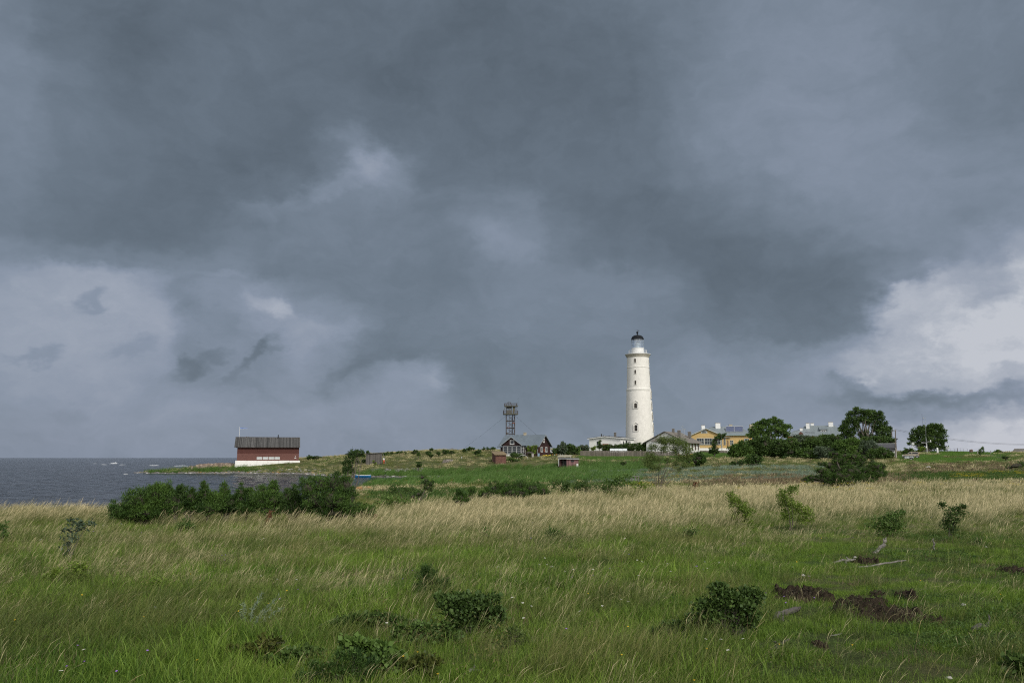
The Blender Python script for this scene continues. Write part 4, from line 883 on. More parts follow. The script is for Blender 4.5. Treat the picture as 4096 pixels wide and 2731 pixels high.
def far_trees():
    def bush(lab, bl, Y, base, m=ML_DARK, seed=1, leaf=.42, dens=22, nm='garden_bush', cat='bush', grp=None, **k):
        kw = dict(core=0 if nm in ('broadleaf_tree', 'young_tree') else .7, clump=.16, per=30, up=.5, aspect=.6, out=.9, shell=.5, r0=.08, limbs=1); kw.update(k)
        if nm != 'broadleaf_tree': bl = bl + [(base[0], base[1] - 5, (max(b[0] + b[2] for b in bl) - min(b[0] - b[2] for b in bl)) * .36, 7)]; dens *= 2.6
        return plant(nm, lab, cat, bl, Y, base, m, leaf, dens, seed, M_BARK, grp, **kw)
    def tr(lab, bl, Y, base, m=ML_MID, seed=1, leaf=.42, dens=48, nm='broadleaf_tree', **k):
        return bush(lab, bl, Y, base, m, seed, leaf, dens, nm, 'tree', None, shell=.45, clump=.2, **k)
    # zoom6 -> pixels: u = 2700 + .2126 x, v = 1650 + .2126 y
    z6 = lambda L: [(2700 + .2126*x, 1650 + .2126*y, .2126*a, .2126*b) for x, y, a, b in L]
    z7 = lambda L: [(3100 + .2232*x, 1600 + .2232*y, .2232*a, .2232*b) for x, y, a, b in L]
    z8 = lambda L: [(3500 + .2534*x, 1600 + .2534*y, .2534*a, .2534*b) for x, y, a, b in L]
    z4 = lambda L: [(1950 + .2232*x, 1550 + .2232*y, .2232*a, .2232*b) for x, y, a, b in L]
    z3 = lambda L: [(1300 + .2976*x, 1700 + .2976*y, .2976*a, .2976*b) for x, y, a, b in L]
    z5 = lambda L: [(2300 + .3698*x, 1280 + .3698*y, .3698*a, .3698*b) for x, y, a, b in L]
    tr('broad windswept tree with layered boughs right of the yellow house',
       z6([(1700,180,110,60),(1850,140,80,45),(1960,190,90,50),(1560,250,90,60),(1480,330,100,60),(1700,300,150,70),(1900,300,150,60),(2040,270,110,45),(2120,265,50,30),(1600,410,180,70),(1850,410,170,60),(2040,380,90,60),(1430,440,80,40),(2090,420,60,40),(1850,110,40,20)]),
       222, (3088, 1800), ML_MID, 201, r0=.35, lean=.3)
    tr('tallest round crowned tree with sky showing through its middle, behind the hedge',
       z7([(1480,190,70,50),(1600,230,110,60),(1760,230,110,60),(1880,290,90,70),(1380,260,80,60),(1380,380,110,80),(1260,430,70,60),(1220,520,80,60),(1350,560,130,70),(1560,350,110,60),(1750,380,120,70),(1930,430,80,80),(2020,520,80,50),(1900,560,130,70),(1600,620,90,70),(1300,640,110,60),(1450,480,60,60),(1800,500,80,60),(1700,680,160,60),(2000,640,90,60),(1450,170,30,30),(1870,220,40,30)]),
       232, (3470, 1795), ML_DARK, 202, r0=.45, stems=3)
    tr('round dark tree standing on the grassy rise behind the weather mast',
       z8([(700,480,90,60),(850,440,110,60),(980,440,100,60),(1070,520,70,80),(650,590,90,60),(780,570,110,90),(950,570,120,90),(1060,640,70,60),(620,670,60,40),(720,700,60,50),(860,700,100,70),(1020,720,70,50),(1080,760,50,30),(560,690,30,20),(760,760,70,30)]),
       238, (3702, 1806), ML_DARK, 203, r0=.32, stems=3)
    # the hedge mass, bush by bush
    H6 = [('rounded bright green bush hiding the steps of the yellow house', [(1120,700,100,80),(1250,660,100,90),(1200,770,160,80),(1330,740,110,100)], 214, (2960,1838), ML_MID),
          ('large dark bush below the windswept tree', [(1420,640,110,90),(1560,620,110,110),(1480,740,150,100),(1450,560,70,50)], 216, (3015,1840), ML_DARK),
          ('tall dark hedge bush in the middle of the hedge, right of the leaning poles', [(1700,590,120,110),(1850,620,120,110),(1760,740,160,110),(1600,500,80,50)], 217, (3080,1842), ML_DARK),
          ('mid green hedge bush left of the brick chimney stack', [(2000,620,110,110),(2120,660,110,110),(2040,760,140,100)], 217, (3135,1842), ML_MID)]
    grow = lambda L: [(a, b, c * 1.22, d * 1.15) for a, b, c, d in L]
    for i, (lab, bl, Y, base, m) in enumerate(H6): bush(lab, grow(z6(bl)), Y, base, m, 210 + i, grp='bushes of the long garden hedge')
    H7 = [('grey green bush under the brick chimney', [(420,740,110,90),(560,750,110,90),(480,860,140,100)], 216, (3205,1838), ML_GREY),
          ('dark bush rising to the left of the big tree', [(800,760,140,90),(950,730,140,90),(900,860,160,110),(1050,700,110,60)], 216, (3300,1838), ML_DARK),
          ('low dark bush at the foot of the hedge, under the grey green one', [(250,920,150,100),(450,960,150,90),(120,850,120,120),(300,780,100,80)], 212, (3165,1840), ML_DARK),
          ('grey leaved willow bush at the front of the hedge', [(830,930,110,80),(960,920,110,80),(900,1000,120,50)], 208, (3300,1842), ML_GREY),
          ('rounded green bush in front of the big tree trunk', [(1200,830,130,90),(1350,790,140,90),(1300,920,180,100),(1480,880,130,110),(1400,740,60,40)], 207, (3400,1846), ML_MID),
          ('bushy grey green shrub left of the dark roofed shed', [(1600,860,110,90),(1680,800,100,60),(1560,950,110,80),(1760,870,70,60)], 206, (3460,1846), ML_GREY),
          ('dark shrub in front of the low shed, beside the utility pole', [(1800,960,120,70),(1920,950,100,70),(2050,980,70,60),(1950,1020,140,50),(1740,1000,80,60)], 202, (3520,1848), ML_DARK),
          ('dark green bush filling the hedge below the manor windows', [(640,780,130,90),(720,830,130,90),(650,920,150,100)], 214, (3252,1839), ML_DARK),
          ('broad low bush at the front of the hedge left of the willow', [(600,960,150,80),(700,1000,140,60),(480,1010,130,50)], 210, (3235,1842), ML_MID),
          ('dark bush under the right half of the big tree', [(1800,720,140,60),(1950,730,120,50),(1650,740,110,60),(2080,740,70,40)], 224, (3500,1780), ML_DARK)]
    for i, (lab, bl, Y, base, m) in enumerate(H7): bush(lab, grow(z7(bl)), Y, base, m, 220 + i, grp='bushes of the long garden hedge')
    bush('round dark bush on the meadow in front of the white house', z6([(450,860,110,70),(380,900,120,70),(520,880,60,80),(280,930,80,45),(460,800,70,40)]), 172, (2785,1858), ML_JUND, 240, .36, 26)
    bush('dark bush leaning right on the meadow in front of the hedge', z6([(1440,890,110,90),(1500,850,80,60),(1540,900,80,60),(1600,870,40,40),(1250,950,50,40),(1400,950,110,50)]), 170, (3005,1862), ML_JUND, 241, .36, 26)
    bush('low dark bush touching the left side of the leaning bush', z6([(1120,960,60,30),(1180,950,60,35),(1250,945,50,40)]), 168, (2946,1861), ML_DARK, 242, .32, 26)
    bush('small bright green sprig below the round dark bush', z6([(350,960,45,22)]), 168, (2774,1857), ML_LIME, 243, .26, 30)
    bush('small wind bent conifer in front of the yellow house', z6([(860,440,60,40),(920,420,36,22),(780,500,50,40),(740,560,50,40),(730,620,50,30),(740,690,90,35),(730,740,80,30),(830,470,60,30)]), 226, (2856,1812), ML_JUND, 244, .34, 24, 'conifer', 'tree', None, lean=.6)
    bush('small dark spruce in front of the flat white building', z5([(270,1330,14,18),(266,1350,22,22),(266,1368,28,20),(272,1315,8,10)]), 240, (2398,1795), ML_JUND, 245, .32, 24, 'conifer', 'tree', None)
    for i, (x0, x1, t, lab) in enumerate([(300,400,1345,'leftmost'), (400,480,1345,'second'), (480,560,1342,'third'), (560,650,1335,'fourth'), (650,720,1332,'fifth'), (715,785,1330,'rightmost')]):
        c = (x0 + x1) / 2; w = (x1 - x0) / 2
        bush('clipped hedge bush behind the plank fence, %s of the six between spruce and white house' % lab, z5([(c - w*.4, t + 28, w*.8, 26), (c + w*.4, t + 26, w*.8, 26), (c, t + 50, w*1.1, 28)]), 241, (2300 + .3698*c, 1802), ML_DARK if i % 2 else ML_JUND, 250 + i, .32, 26, grp='hedge bushes behind the plank fence')
    bush('pale grey green shrub beside the left corner of the flat white building', z5([(80,1372,30,20),(120,1375,36,22),(100,1392,50,16)]), 240, (2340,1800), ML_GREY, 260, .3, 26)
    bush('yellow flowering bush at the left end of the plank fence', z5([(10,1412,26,16),(30,1402,16,12),(8,1430,26,18)]), 238, (2305,1822), ML_LIME, 261, .26, 26)
    bush('bright lime shrub beside the small spruce', z5([(190,1390,26,14),(210,1380,16,12)]), 239, (2373,1800), ML_LIME, 262, .26, 26)
    C = [('pointed blue green conifer right of the red house', [(1350,1000,30,35),(1350,1050,60,50),(1360,1100,80,50)], (2250,1815), ML_GREY),
         ('dark juniper beside the white pickup', [(1240,1130,60,50),(1220,1170,60,50),(1275,1060,30,30)], (2225,1820), ML_JUND),
         ('dark spreading yew right of the blue green conifer', [(1470,1060,60,40),(1430,1110,70,60),(1520,1090,70,60)], (2282,1818), ML_JUND),
         ('dark shrub left of the plank fence', [(1550,1150,80,60),(1480,1170,80,50),(1600,1090,50,40),(1420,1170,60,50)], (2292,1822), ML_DARK)]
    for i, (lab, bl, base, m) in enumerate(C): bush(lab, z4(bl), 234 + i, base, m, 270 + i, .34, 26, 'conifer' if i != 3 else 'garden_bush', 'conifer' if i != 3 else 'bush')
    bush('vine covered shrub against the front wall of the red house', z4([(760,1080,40,40),(820,1100,60,50),(770,1140,60,45),(840,1060,50,25)]), 227.5, (2128,1816), ML_LIME, 275, .26, 34)
    bush('wide dark bush in front of the glazed veranda', z4([(500,1210,80,40),(570,1225,80,35),(450,1225,50,30)]), 222, (2070,1834), ML_DARK, 276, .3, 30)
    bush('low shrub beside the brick hut', z4([(420,1300,40,22),(520,1305,60,18),(380,1310,36,18)]), 216, (2048,1846), ML_MID, 277, .3, 28)
    # shrubs on the dune
    D = [(1265,515,38,38,1674,1864,203,'dark round juniper alone in the middle of the dune slope'),
         (2045,362,48,40,1908,1820,246,'largest dark bush on the dune, left of the brick hut'),
         (2080,430,54,26,1922,1836,232,'low dark bush below the largest dune bush'),
         (1955,318,52,18,1882,1801,268,'flat bush on the dune crest above the largest one'),
         (1875,338,28,20,1858,1806,262,'small bush on the dune crest where the guy wire comes down'),
         (1620,356,46,24,1782,1813,250,'wide bush high on the dune beside the ruin'),
         (1702,364,34,18,1806,1814,250,'bush right of the wide one high on the dune'),
         (1524,378,22,20,1753,1819,244,'small juniper between two wide dune bushes'),
         (1420,402,32,16,1722,1825,236,'low bush in the middle of the upper dune'),
         (1385,370,34,20,1712,1817,252,'bush behind the low one on the upper dune'),
         (1432,330,18,12,1726,1802,276,'tiny bush standing on the highest skyline'),
         (1258,394,20,14,1674,1823,240,'little bush left of the low one on the dune'),
         (1210,362,42,20,1660,1814,256,'ragged bush at the left end of the high dune crest'),
         (1065,377,22,12,1617,1815,262,'small bush on the low crest, right of the pair'),
         (1028,376,12,14,1606,1815,262,'narrow upright bush of the pair on the low crest'),
         (980,382,36,14,1592,1818,262,'ragged bush of the pair on the low crest'),
         (890,388,26,10,1565,1819,262,'low bush on the skyline second right of the wooden shed'),
         (840,391,22,10,1550,1820,262,'low bush on the skyline first right of the wooden shed'),
         (795,388,14,14,1537,1820,250,'bush touching the right corner of the wooden shed'),
         (663,500,26,26,1497,1856,222,'yellow green bush in front of the wooden shed'),
         (440,490,26,18,1431,1853,224,'small dark bush left of the wooden shed'),
         (520,478,24,14,1452,1848,226,'low bush touching the left side of the wooden shed'),
         (2130,328,26,10,1934,1801,275,'crest bush left of the red house, farthest from it'),
         (2190,325,30,12,1952,1801,275,'crest bush left of the red house, middle one'),
         (2255,316,34,13,1972,1799,275,'crest bush left of the red house, nearest to it'),
         (575,376,18,10,1471,1812,262,'bush peeping over the roof of the wooden shed')]
    for i, (x, y, a, b, u, v, Y, lab) in enumerate(D):
        q = [(x - a*.35, y + b*.1, a*.6, b*.8), (x + a*.35, y, a*.6, b*.8), (x, y + b*.35, a*.9, b*.6)]
        bush(lab, z3(q), Y, (u, v), ML_LIME if 'yellow' in lab else (ML_JUND if i % 2 else ML_DARK), 300 + i, .32, 30, 'dune_bush', 'bush', 'bushes on the dune', lean=.5, ground=True)
    for i, (u, v, a, b, Y, lab) in enumerate([(1238,1828,12,7,262,'low bush on the ground behind the right corner of the red boathouse'), (1265,1830,14,5,262,'flat bush a little right of the red boathouse')]):
        bush(lab, [(u, v, a, b), (u + 5, v + 2, a, b)], Y, (u, v + 8), ML_DARK, 340 + i, .3, 26, 'dune_bush', 'bush', 'bushes on the dune')
    bush('leaning young tree on the lawn by the grassy track', z8([(1690,770,22,25),(1675,810,34,36),(1665,850,26,30),(1655,885,22,22),(1700,755,14,12)]), 204, (3919,1830), ML_MID, 345, .26, 30, 'young_tree', 'tree', None, lean=.6)
    bush('low bush on the skyline left of the grey roofed barn', z8([(1900,830,40,20),(1940,815,40,28),(1970,830,30,18)]), 244, (3990,1814), ML_MID, 346, .34, 24)
    bush('small dark juniper beside the pale boulder', z8([(905,1030,36,24),(908,1005,16,16)]), 158, (3730,1868), ML_JUND, 347, .24, 34)
    bush('bush between the parked car and the utility pole', z8([(520,790,60,30),(570,800,60,30),(470,830,50,30),(500,810,40,30)]), 216, (3632,1818), ML_MID, 348, .32, 26)
    bush('low spreading bush on the right slope below the barn', z8([(2070,905,50,16)]), 178, (4024,1834), ML_DARK, 349, .28, 26)
    bush('small yellow green bush under the tree on the rise', z8([(740,770,50,28),(710,795,40,20)]), 226, (3685,1808), ML_LIME, 350, .3, 26)
    bush('small bush left of the meadow hummock, in front of the plank fence', z5([(520,1545,40,8),(545,1538,20,10)]), 178, (2494,1860), ML_DARK, 351, .22, 34)
shrubs()
far_trees()
# ---------------------------------------------------------------- buildings
M_WHITE = mat('white_plaster', (.76,.75,.72), .85, .05, 1.2, dirt=.10, bump=.15)
M_LHW = mat('lighthouse_render', (.715,.69,.635), .85, .10, .9, dirt=.32, bump=.25)
M_STONEW = mat('cornice_stone', (.42,.39,.32), .85, .25, 2, bump=.3)
M_WPAINT = mat('white_paint', (.70,.70,.68), .6, .06, 4)
M_BRICKR = mat('red_brick', (.115,.046,.036), .85, .3, 5, 'brick', per=.09, bump=.3, dirt=.2)
M_BRICKL = mat('old_brick', (.13,.058,.042), .9, .5, 3.5, 'brick', per=.12, bump=.5, dirt=.3)
M_REDB = mat('red_boards', (.095,.032,.025), .85, .35, 3, 'siding', per=.16, dirt=.35)
M_DKRED = mat('dark_red_boards', (.040,.016,.015), .75, .25, 4, 'boards', per=.14)
M_DKREDS = mat('dark_red_siding', (.052,.022,.020), .75, .25, 4, 'siding', per=.14)
M_SHAKE = mat('weathered_board_roof', (.105,.102,.098), .9, .5, 2.2, 'shake', per=.16, bump=.6, dirt=.4)
M_ROOFB = mat('blue_grey_metal_roof', (.165,.20,.23), .5, .12, 1.2, 'seam', per=.6, metal=.15)
M_ROOFG = mat('grey_metal_roof', (.235,.27,.28), .5, .14, 1.2, 'seam', per=.7, metal=.15)
M_ETERN = mat('grey_fibre_roof', (.20,.18,.155), .95, .3, 1.5, 'seam', per=.35, seam=.2, dirt=.3)
M_FELT = mat('dark_felt', (.075,.075,.08), .95, .3, 2)
M_LICH = mat('lichened_slab', (.22,.165,.095), .95, .4, 2.5, dirt=.4, bump=.5)
M_PALER = mat('pale_slab', (.36,.33,.24), .95, .3, 2.5, dirt=.3)
M_GLASS = mat('window_glass', (.03,.036,.042), .12, .3, .8, spec=.35, bump=0)
M_GLASSL = mat('pale_blind', (.45,.47,.47), .4, .2, .8, bump=0)
M_YELL = mat('yellow_boards', (.60,.415,.17), .75, .08, 3, 'siding', per=.2, seam=.12)
M_YELLD = mat('ochre_boards', (.40,.20,.05), .75, .1, 3, 'siding', per=.2)
M_GTRIM = mat('grey_trim', (.42,.44,.42), .7, .1, 4)
M_GREYW = mat('silvered_boards', (.13,.12,.108), .95, .45, 3, 'boards', per=.22, bump=.7)
M_FENCE = mat('grey_fence_boards', (.185,.158,.132), .95, .4, 3, 'boards', per=.16, bump=.6)
M_STONE = mat('field_stone', (.26,.215,.18), .95, .3, 2, 'stone', per=.75, bump=1.)
M_LIMES = mat('limestone_wall', (.19,.18,.16), .95, .4, 3, 'stone', per=.3, bump=1.)
M_PINK = mat('pink_boards', (.235,.125,.125), .85, .2, 3, 'boards', per=.3, dirt=.3)
M_CONC = mat('concrete', (.34,.32,.29), .9, .25, 3, dirt=.3)
M_CHIM = mat('chimney_brick', (.165,.155,.14), .95, .35, 6, dirt=.3)
M_CHIMY = mat('yellow_chimney_brick', (.42,.37,.27), .9, .25, 6, dirt=.25)
M_BLACK = mat('black_metal', (.022,.022,.024), .55, .3, 6)
M_DOME = mat('dome_metal', (.016,.018,.021), .8, .3, 3, spec=.1)
M_RUST = mat('rusted_steel', (.075,.056,.048), .85, .4, 5)
M_RUSTR = mat('rust_red_plate', (.24,.075,.045), .9, .35, 4)
M_OLD = mat('grey_olive_panel', (.10,.098,.07), .9, .35, 3, dirt=.4)
M_STEEL = mat('galvanised_steel', (.42,.44,.45), .5, .15, 5, metal=.3)
M_LGLASS = bpy.data.materials.new('lantern_glass'); M_LGLASS.use_nodes = True
_t = NT(M_LGLASS.node_tree)
_g = _t.n('ShaderNodeBsdfGlossy', {'Roughness': .08, 'Color': (.9, .95, 1, 1)}); _tr = _t.n('ShaderNodeBsdfTransparent', {0: (.86, .91, .96, 1)})
_w = _t.n('ShaderNodeBsdfDiffuse', {0: (.55, .62, .72, 1)})
_m = _t.n('ShaderNodeMixShader', {0: .16, 1: _tr.outputs[0], 2: _g.outputs[0]}); _m2 = _t.n('ShaderNodeMixShader', {0: .12, 1: _m.outputs[0], 2: _w.outputs[0]})
_t.n('ShaderNodeOutputMaterial', {0: _m2.outputs[0]})
def M(name, col, rough=.6, **k):
    return MATS.get(name) or mat(name, col, rough, k.pop('var', .12), k.pop('scale', 5), **k)

class Site:
    """a building standing at pixel (u, v) at distance Y, its front turned by th; loc() reads a pixel off a plane dy metres behind the front"""
    def __init__(s, name, label, cat, u, v, Y, th, group=None):
        s.O = P(u, v, Y); s.th = th; s.root = empty(name, s.O, th, label, cat, group); s.root['kind'] = 'thing'
        s.ex = Vector((math.cos(th), math.sin(th), 0)); s.ey = Vector((-math.sin(th), math.cos(th), 0))
    def loc(s, u, v, dy=0):
        r = Vector(ray(u, v)); C0 = Vector((0, 0, H)); n = s.ey
        t = (n.dot(s.O) + dy - n.dot(C0)) / n.dot(r); p = C0 + r * t - s.O
        return Vector((s.ex.dot(p), dy, p.z))
    def X(s, u, dy=0, v=1810): return s.loc(u, v, dy).x
    def Z(s, v, dy=0, u=None):
        return s.loc(u if u is not None else 2048 + F * s.O.x / s.O.y * CP, v, dy).z
    def side(s, u, v, xl):
        """the point of the plane local x = xl behind a pixel"""
        r = Vector(ray(u, v)); C0 = Vector((0, 0, H)); t = (s.ex.dot(s.O) + xl - s.ex.dot(C0)) / s.ex.dot(r); p = C0 + r * t - s.O
        return Vector((xl, s.ey.dot(p), p.z))
    def rect(s, u0, v0, u1, v1, dy=0):
        a = s.loc(u0, v1, dy); b = s.loc(u1, v0, dy); return a.x, b.x, min(a.z, b.z), max(a.z, b.z)
    def window(s, u0, v0, u1, v1, dy=0, frame=M_WPAINT, pane=M_GLASS, nx=2, ny=1, fw=.10, name='window'):
        x0, x1, z0, z1 = s.rect(u0, v0, u1, v1, dy)
        return window_at(s.root, x0, x1, z0, z1, dy, frame, pane, nx, ny, fw, name)
def window_at(parent, x0, x1, z0, z1, dy, frame, pane, nx=2, ny=1, fw=.1, name='window', M4=None, arch=False):
    """frame standing 5 cm proud of the wall, bars, a glass sheet and a sill; M4 turns it onto another wall"""
    f = MB(); y0, y1 = dy - .06, dy + .02
    f.box(x0 - fw, x0, y0, y1, z0, z1).box(x1, x1 + fw, y0, y1, z0, z1).box(x0 - fw, x1 + fw, y0, y1, z1, z1 + fw).box(x0 - fw, x1 + fw, y0, y1, z0 - fw, z0)
    w = x1 - x0; h = z1 - z0; b = fw * .28
    for i in range(1, nx): f.box(x0 + w*i/nx - b, x0 + w*i/nx + b, y0 + .012, y1, z0, z1)
    for i in range(1, ny): f.box(x0, x1, y0 + .015, y1, z0 + h*i/ny - b, z0 + h*i/ny + b)
    p = MB().box(x0, x1, dy - .025, dy + .01, z0, z1)
    sl = MB().box(x0 - fw * 1.3, x1 + fw * 1.3, y0 - .08, y0 + .01, z0 - fw * 1.3, z0 - fw * .75)
    if M4 is not None: f.xf(M4); p.xf(M4); sl.xf(M4)
    wo = f.build(name, frame, parent); p.build('pane', pane, wo); sl.build('sill', frame, wo)
    return wo
def gable_roof(x0, x1, y0, y1, ze, zr, t=.14, ov=.0, along='x'):
    """two slopes as thick slabs; ridge runs along the given axis"""
    m = MB()
    if along == 'x':
        ym = (y0 + y1) / 2
        m.poly([(x0, y0, ze), (x1, y0, ze), (x1, ym, zr), (x0, ym, zr)], (0, 0, t)); m.poly([(x0, ym, zr), (x1, ym, zr), (x1, y1, ze), (x0, y1, ze)], (0, 0, t))
    else:
        xm = (x0 + x1) / 2
        m.poly([(x0, y1, ze), (x0, y0, ze), (xm, y0, zr), (xm, y1, zr)], (0, 0, t)); m.poly([(xm, y1, zr), (xm, y0, zr), (x1, y0, ze), (x1, y1, ze)], (0, 0, t))
    return m
def hip_roof(x0, x1, y0, y1, ze, zr, hx, t=.12):
    ym = (y0 + y1) / 2; a, b = (x0 + hx, ym, zr), (x1 - hx, ym, zr); m = MB()
    v = [(x0,y0,ze),(x1,y0,ze),(x1,y1,ze),(x0,y1,ze), a, b]
    m.add(v, [(0,1,5,4),(1,2,5),(2,3,4,5),(3,0,4),(3,2,1,0)]); m.box(x0 - .02, x1 + .02, y0 - .02, y1 + .02, ze - t, ze - .003)
    return m
def pent(x0, x1, y0, y1, z0, ze, zr, along='x'):
    """house body with gables"""
    m = MB()
    if along == 'x':
        ym = (y0 + y1) / 2; v = [(x0,y0,z0),(x1,y0,z0),(x1,y1,z0),(x0,y1,z0),(x0,y0,ze),(x1,y0,ze),(x1,y1,ze),(x0,y1,ze),(x0,ym,zr),(x1,ym,zr)]
        f = [(0,3,2,1),(0,1,5,4),(2,3,7,6),(1,2,6,9,5),(3,0,4,8,7),(4,5,9,8),(6,7,8,9)]
    else:
        xm = (x0 + x1) / 2; v = [(x0,y0,z0),(x1,y0,z0),(x1,y1,z0),(x0,y1,z0),(x0,y0,ze),(x1,y0,ze),(x1,y1,ze),(x0,y1,ze),(xm,y0,zr),(xm,y1,zr)]
        f = [(0,3,2,1),(0,1,5,8,4),(2,3,7,9,6),(1,2,6,5),(3,0,4,7),(5,6,9,8),(7,4,8,9)]
    return m.add(v, f)
def az(u): return math.atan((u - 2048) / F / CP)
def chim(S, u0, u1, v0, v1, dy, m, depth=None, cap=M_CONC):
    x0, x1, z0, z1 = S.rect(u0, v0, u1, v1, dy); d = depth or (x1 - x0) * .8
    o = MB().box(x0, x1, dy, dy + d, z0 - .5, z1).build('chimney', m, S.root)
    MB().box(x0 - .06, x1 + .06, dy - .06, dy + d + .06, z1, z1 + .12).build('cap', cap, o)

def lighthouse():
    u0, Y = 2560, 262.; B = P(u0, 1797, Y); root = empty('lighthouse', B, 0, 'tall tapering white lighthouse with black dome and glazed lantern', 'lighthouse')
    Zv = lambda v: P(u0, v, Y).z - B.z
    Rr = lambda h, v: h * (P(u0 + 1, v, Y).x - P(u0, v, Y).x)
    pr = [(57.6,1800),(56,1750),(52.5,1660),(49.5,1600),(48.6,1567)]; pr2 = [(46.7,1555),(45.2,1500),(44.2,1474)]; pr3 = [(44.0,1468),(43.3,1436)]
    mb = MB().lathe([(Rr(h, v), Zv(v)) for h, v in [(58.5, 1812)] + pr + pr2 + pr3 + [(43.3, 1425)]], 72, cap=True)
    shaft = mb.build('tower_shaft', M_LHW, root, True)
    MB().lathe([(Rr(48.6,1566), Zv(1566)), (Rr(49.3,1564), Zv(1564.6)), (Rr(49.3,1557), Zv(1557)), (Rr(46.4,1554.5), Zv(1554.5))], 72).build('middle_band', M_LHW, root, True)
    MB().lathe([(Rr(44.2,1474), Zv(1473.5)), (Rr(45.3,1471), Zv(1472.4)), (Rr(45.3,1471), Zv(1470.2)), (Rr(43.6,1469), Zv(1469))], 72).build('upper_band', M_LHW, root, True)
    MB().lathe([(Rr(43.2,1432), Zv(1432)), (Rr(44.6,1430), Zv(1430.5)), (Rr(44.6,1428), Zv(1428)), (Rr(46.4,1427), Zv(1427)), (Rr(46.4,1425), Zv(1424.5)), (Rr(48.6,1422), Zv(1423)), (Rr(49.0,1421), Zv(1420.6)), (Rr(50.6,1419), Zv(1419.8))], 72).build('cornice', M_STONEW, root, True)
    MB().lathe([(Rr(50.6,1419), Zv(1419.7)), (Rr(51.2,1419), Zv(1419.3)), (Rr(51.2,1418), Zv(1417.6)), (Rr(20,1418), Zv(1416.5))], 72).build('gallery_deck', M_WPAINT, root, True)
    MB().lathe([(Rr(24.2,1417), Zv(1417)), (Rr(24.2,1396), Zv(1396)), (Rr(25.6,1395), Zv(1395)), (Rr(25.6,1393), Zv(1393)), (Rr(23.5,1393), Zv(1392.6)), (.05, Zv(1392.6))], 48).build('lantern_drum', M_WPAINT, root, True)
    # railing
    rb = MB(); r = Rr(35.5, 1405); zb, zt_ = Zv(1417), Zv(1401)
    for k in range(28):
        a = 2 * math.pi * k / 28; rb.bar((r*math.cos(a), r*math.sin(a), zb), (r*math.cos(a), r*math.sin(a), zt_), .02, 4)
    for zz in (zt_, (zb + zt_) / 2, zb + (zt_ - zb) * .75, zb + (zt_ - zb) * .25): rb.lathe([(r - .025, zz - .02), (r + .025, zz - .02), (r + .025, zz + .02), (r - .025, zz + .02), (r - .025, zz - .02)], 40)
    rb.build('gallery_railing', M_WPAINT, root)
    # glazing
    g = MB(); R1 = Rr(24.4, 1375); z0, z1 = Zv(1392.6), Zv(1357)
    MB().lathe([(R1 - .06, z0), (R1 - .06, z1)], 32).build('lantern_glass', M_LGLASS, root, True)
    for k in range(16):
        a = 2 * math.pi * (k + .3) / 16; g.bar((R1*math.cos(a), R1*math.sin(a), z0), (R1*math.cos(a), R1*math.sin(a), z1), .035, 4)
    for zz in (z0 + (z1 - z0) / 3, z0 + (z1 - z0) * 2 / 3): g.lathe([(R1 - .03, zz - .03), (R1 + .03, zz - .03), (R1 + .03, zz + .03), (R1 - .03, zz + .03), (R1 - .03, zz - .03)], 32)
    g.build('glazing_bars', M('bar_grey', (.30,.34,.38), .5), root)
    MB().lathe([(.05, z0), (.9, z0), (.9, z0 + .5), (.62, z0 + .7), (.78, z0 + 1.1), (.62, z0 + 1.9), (.3, z0 + 2.1), (.05, z0 + 2.2)], 16).build('lamp', M('lens', (.45,.5,.5), .15), root, True)
    # dome
    prof = [(Rr(25.4,1357), Zv(1358.4)), (Rr(25.4,1357), Zv(1356.6))]
    for k in range(1, 11):
        a = k / 10 * math.pi / 2; prof.append((Rr(24.2 * math.cos(a) + 2.2 * math.sin(a), 1350), Zv(1356.5 - 16.5 * math.sin(a) ** 1.05)))
    prof += [(Rr(1.9,1338), Zv(1337)), (Rr(1.7,1336), Zv(1334.8)), (Rr(2.8,1336), Zv(1334.3))]
    dm = MB().lathe(prof, 40).build('dome', M_DOME, root, True)
    MB().lathe([(Rr(4.4 * math.cos(t), 1330) + .01, Zv(1330.2 - 4.4 * math.sin(t))) for t in np.linspace(-1.5, 1.57, 12)], 16).build('ball', M_DOME, dm, True)
    v = MB().bar((0, 0, Zv(1327)), (0, 0, Zv(1319)), .05); v.bar((-Rr(6.5,1322), 0, Zv(1321.3)), (Rr(6,1322), 0, Zv(1321.3)), .04)
    v.poly([(Rr(4,1322), -.02, Zv(1324)), (Rr(8,1322), -.02, Zv(1323.5)), (Rr(8,1322), -.02, Zv(1320)), (Rr(4,1322), -.02, Zv(1321.2))], (0, .05, 0))
    v.bar((0, -Rr(4,1322), Zv(1321.3)), (0, Rr(4,1322), Zv(1321.3)), .03); v.build('weather_vane', M_BLACK, dm)
    # windows: two ranks, 24 degrees left of the sight line and 67 right of it
    rad = lambda v: Rr(np.interp(-v, [-1812,-1750,-1660,-1600,-1567,-1555,-1474,-1436], [58.5,56,52.5,49.5,48.6,46.7,44.2,43.3]), v)
    def win(phi, v0, v1, w, hood):
        zz0, zz1 = Zv(v1), Zv(v0); r = rad((v0 + v1) / 2); tilt = math.atan2(rad(v1) - rad(v0), zz1 - zz0)
        ring = []; n = 8; x = w / 2
        outl = [(-x, 0), (x, 0), (x, zz1 - zz0 - x * .8)] + [(x * math.cos(a), zz1 - zz0 - x * .8 + x * .8 * math.sin(a)) for a in np.linspace(.2, math.pi - .2, n)] + [(-x, zz1 - zz0 - x * .8)]
        M4 = Matrix.Rotation(phi, 4, 'Z') @ Matrix.Translation((0, -rad(v1), zz0)) @ Matrix.Rotation(-tilt, 4, 'X')
        dk = MB().poly([(a, -.035, b) for a, b in outl], (0, .25, 0)).xf(M4)
        fr = MB(); t = .13
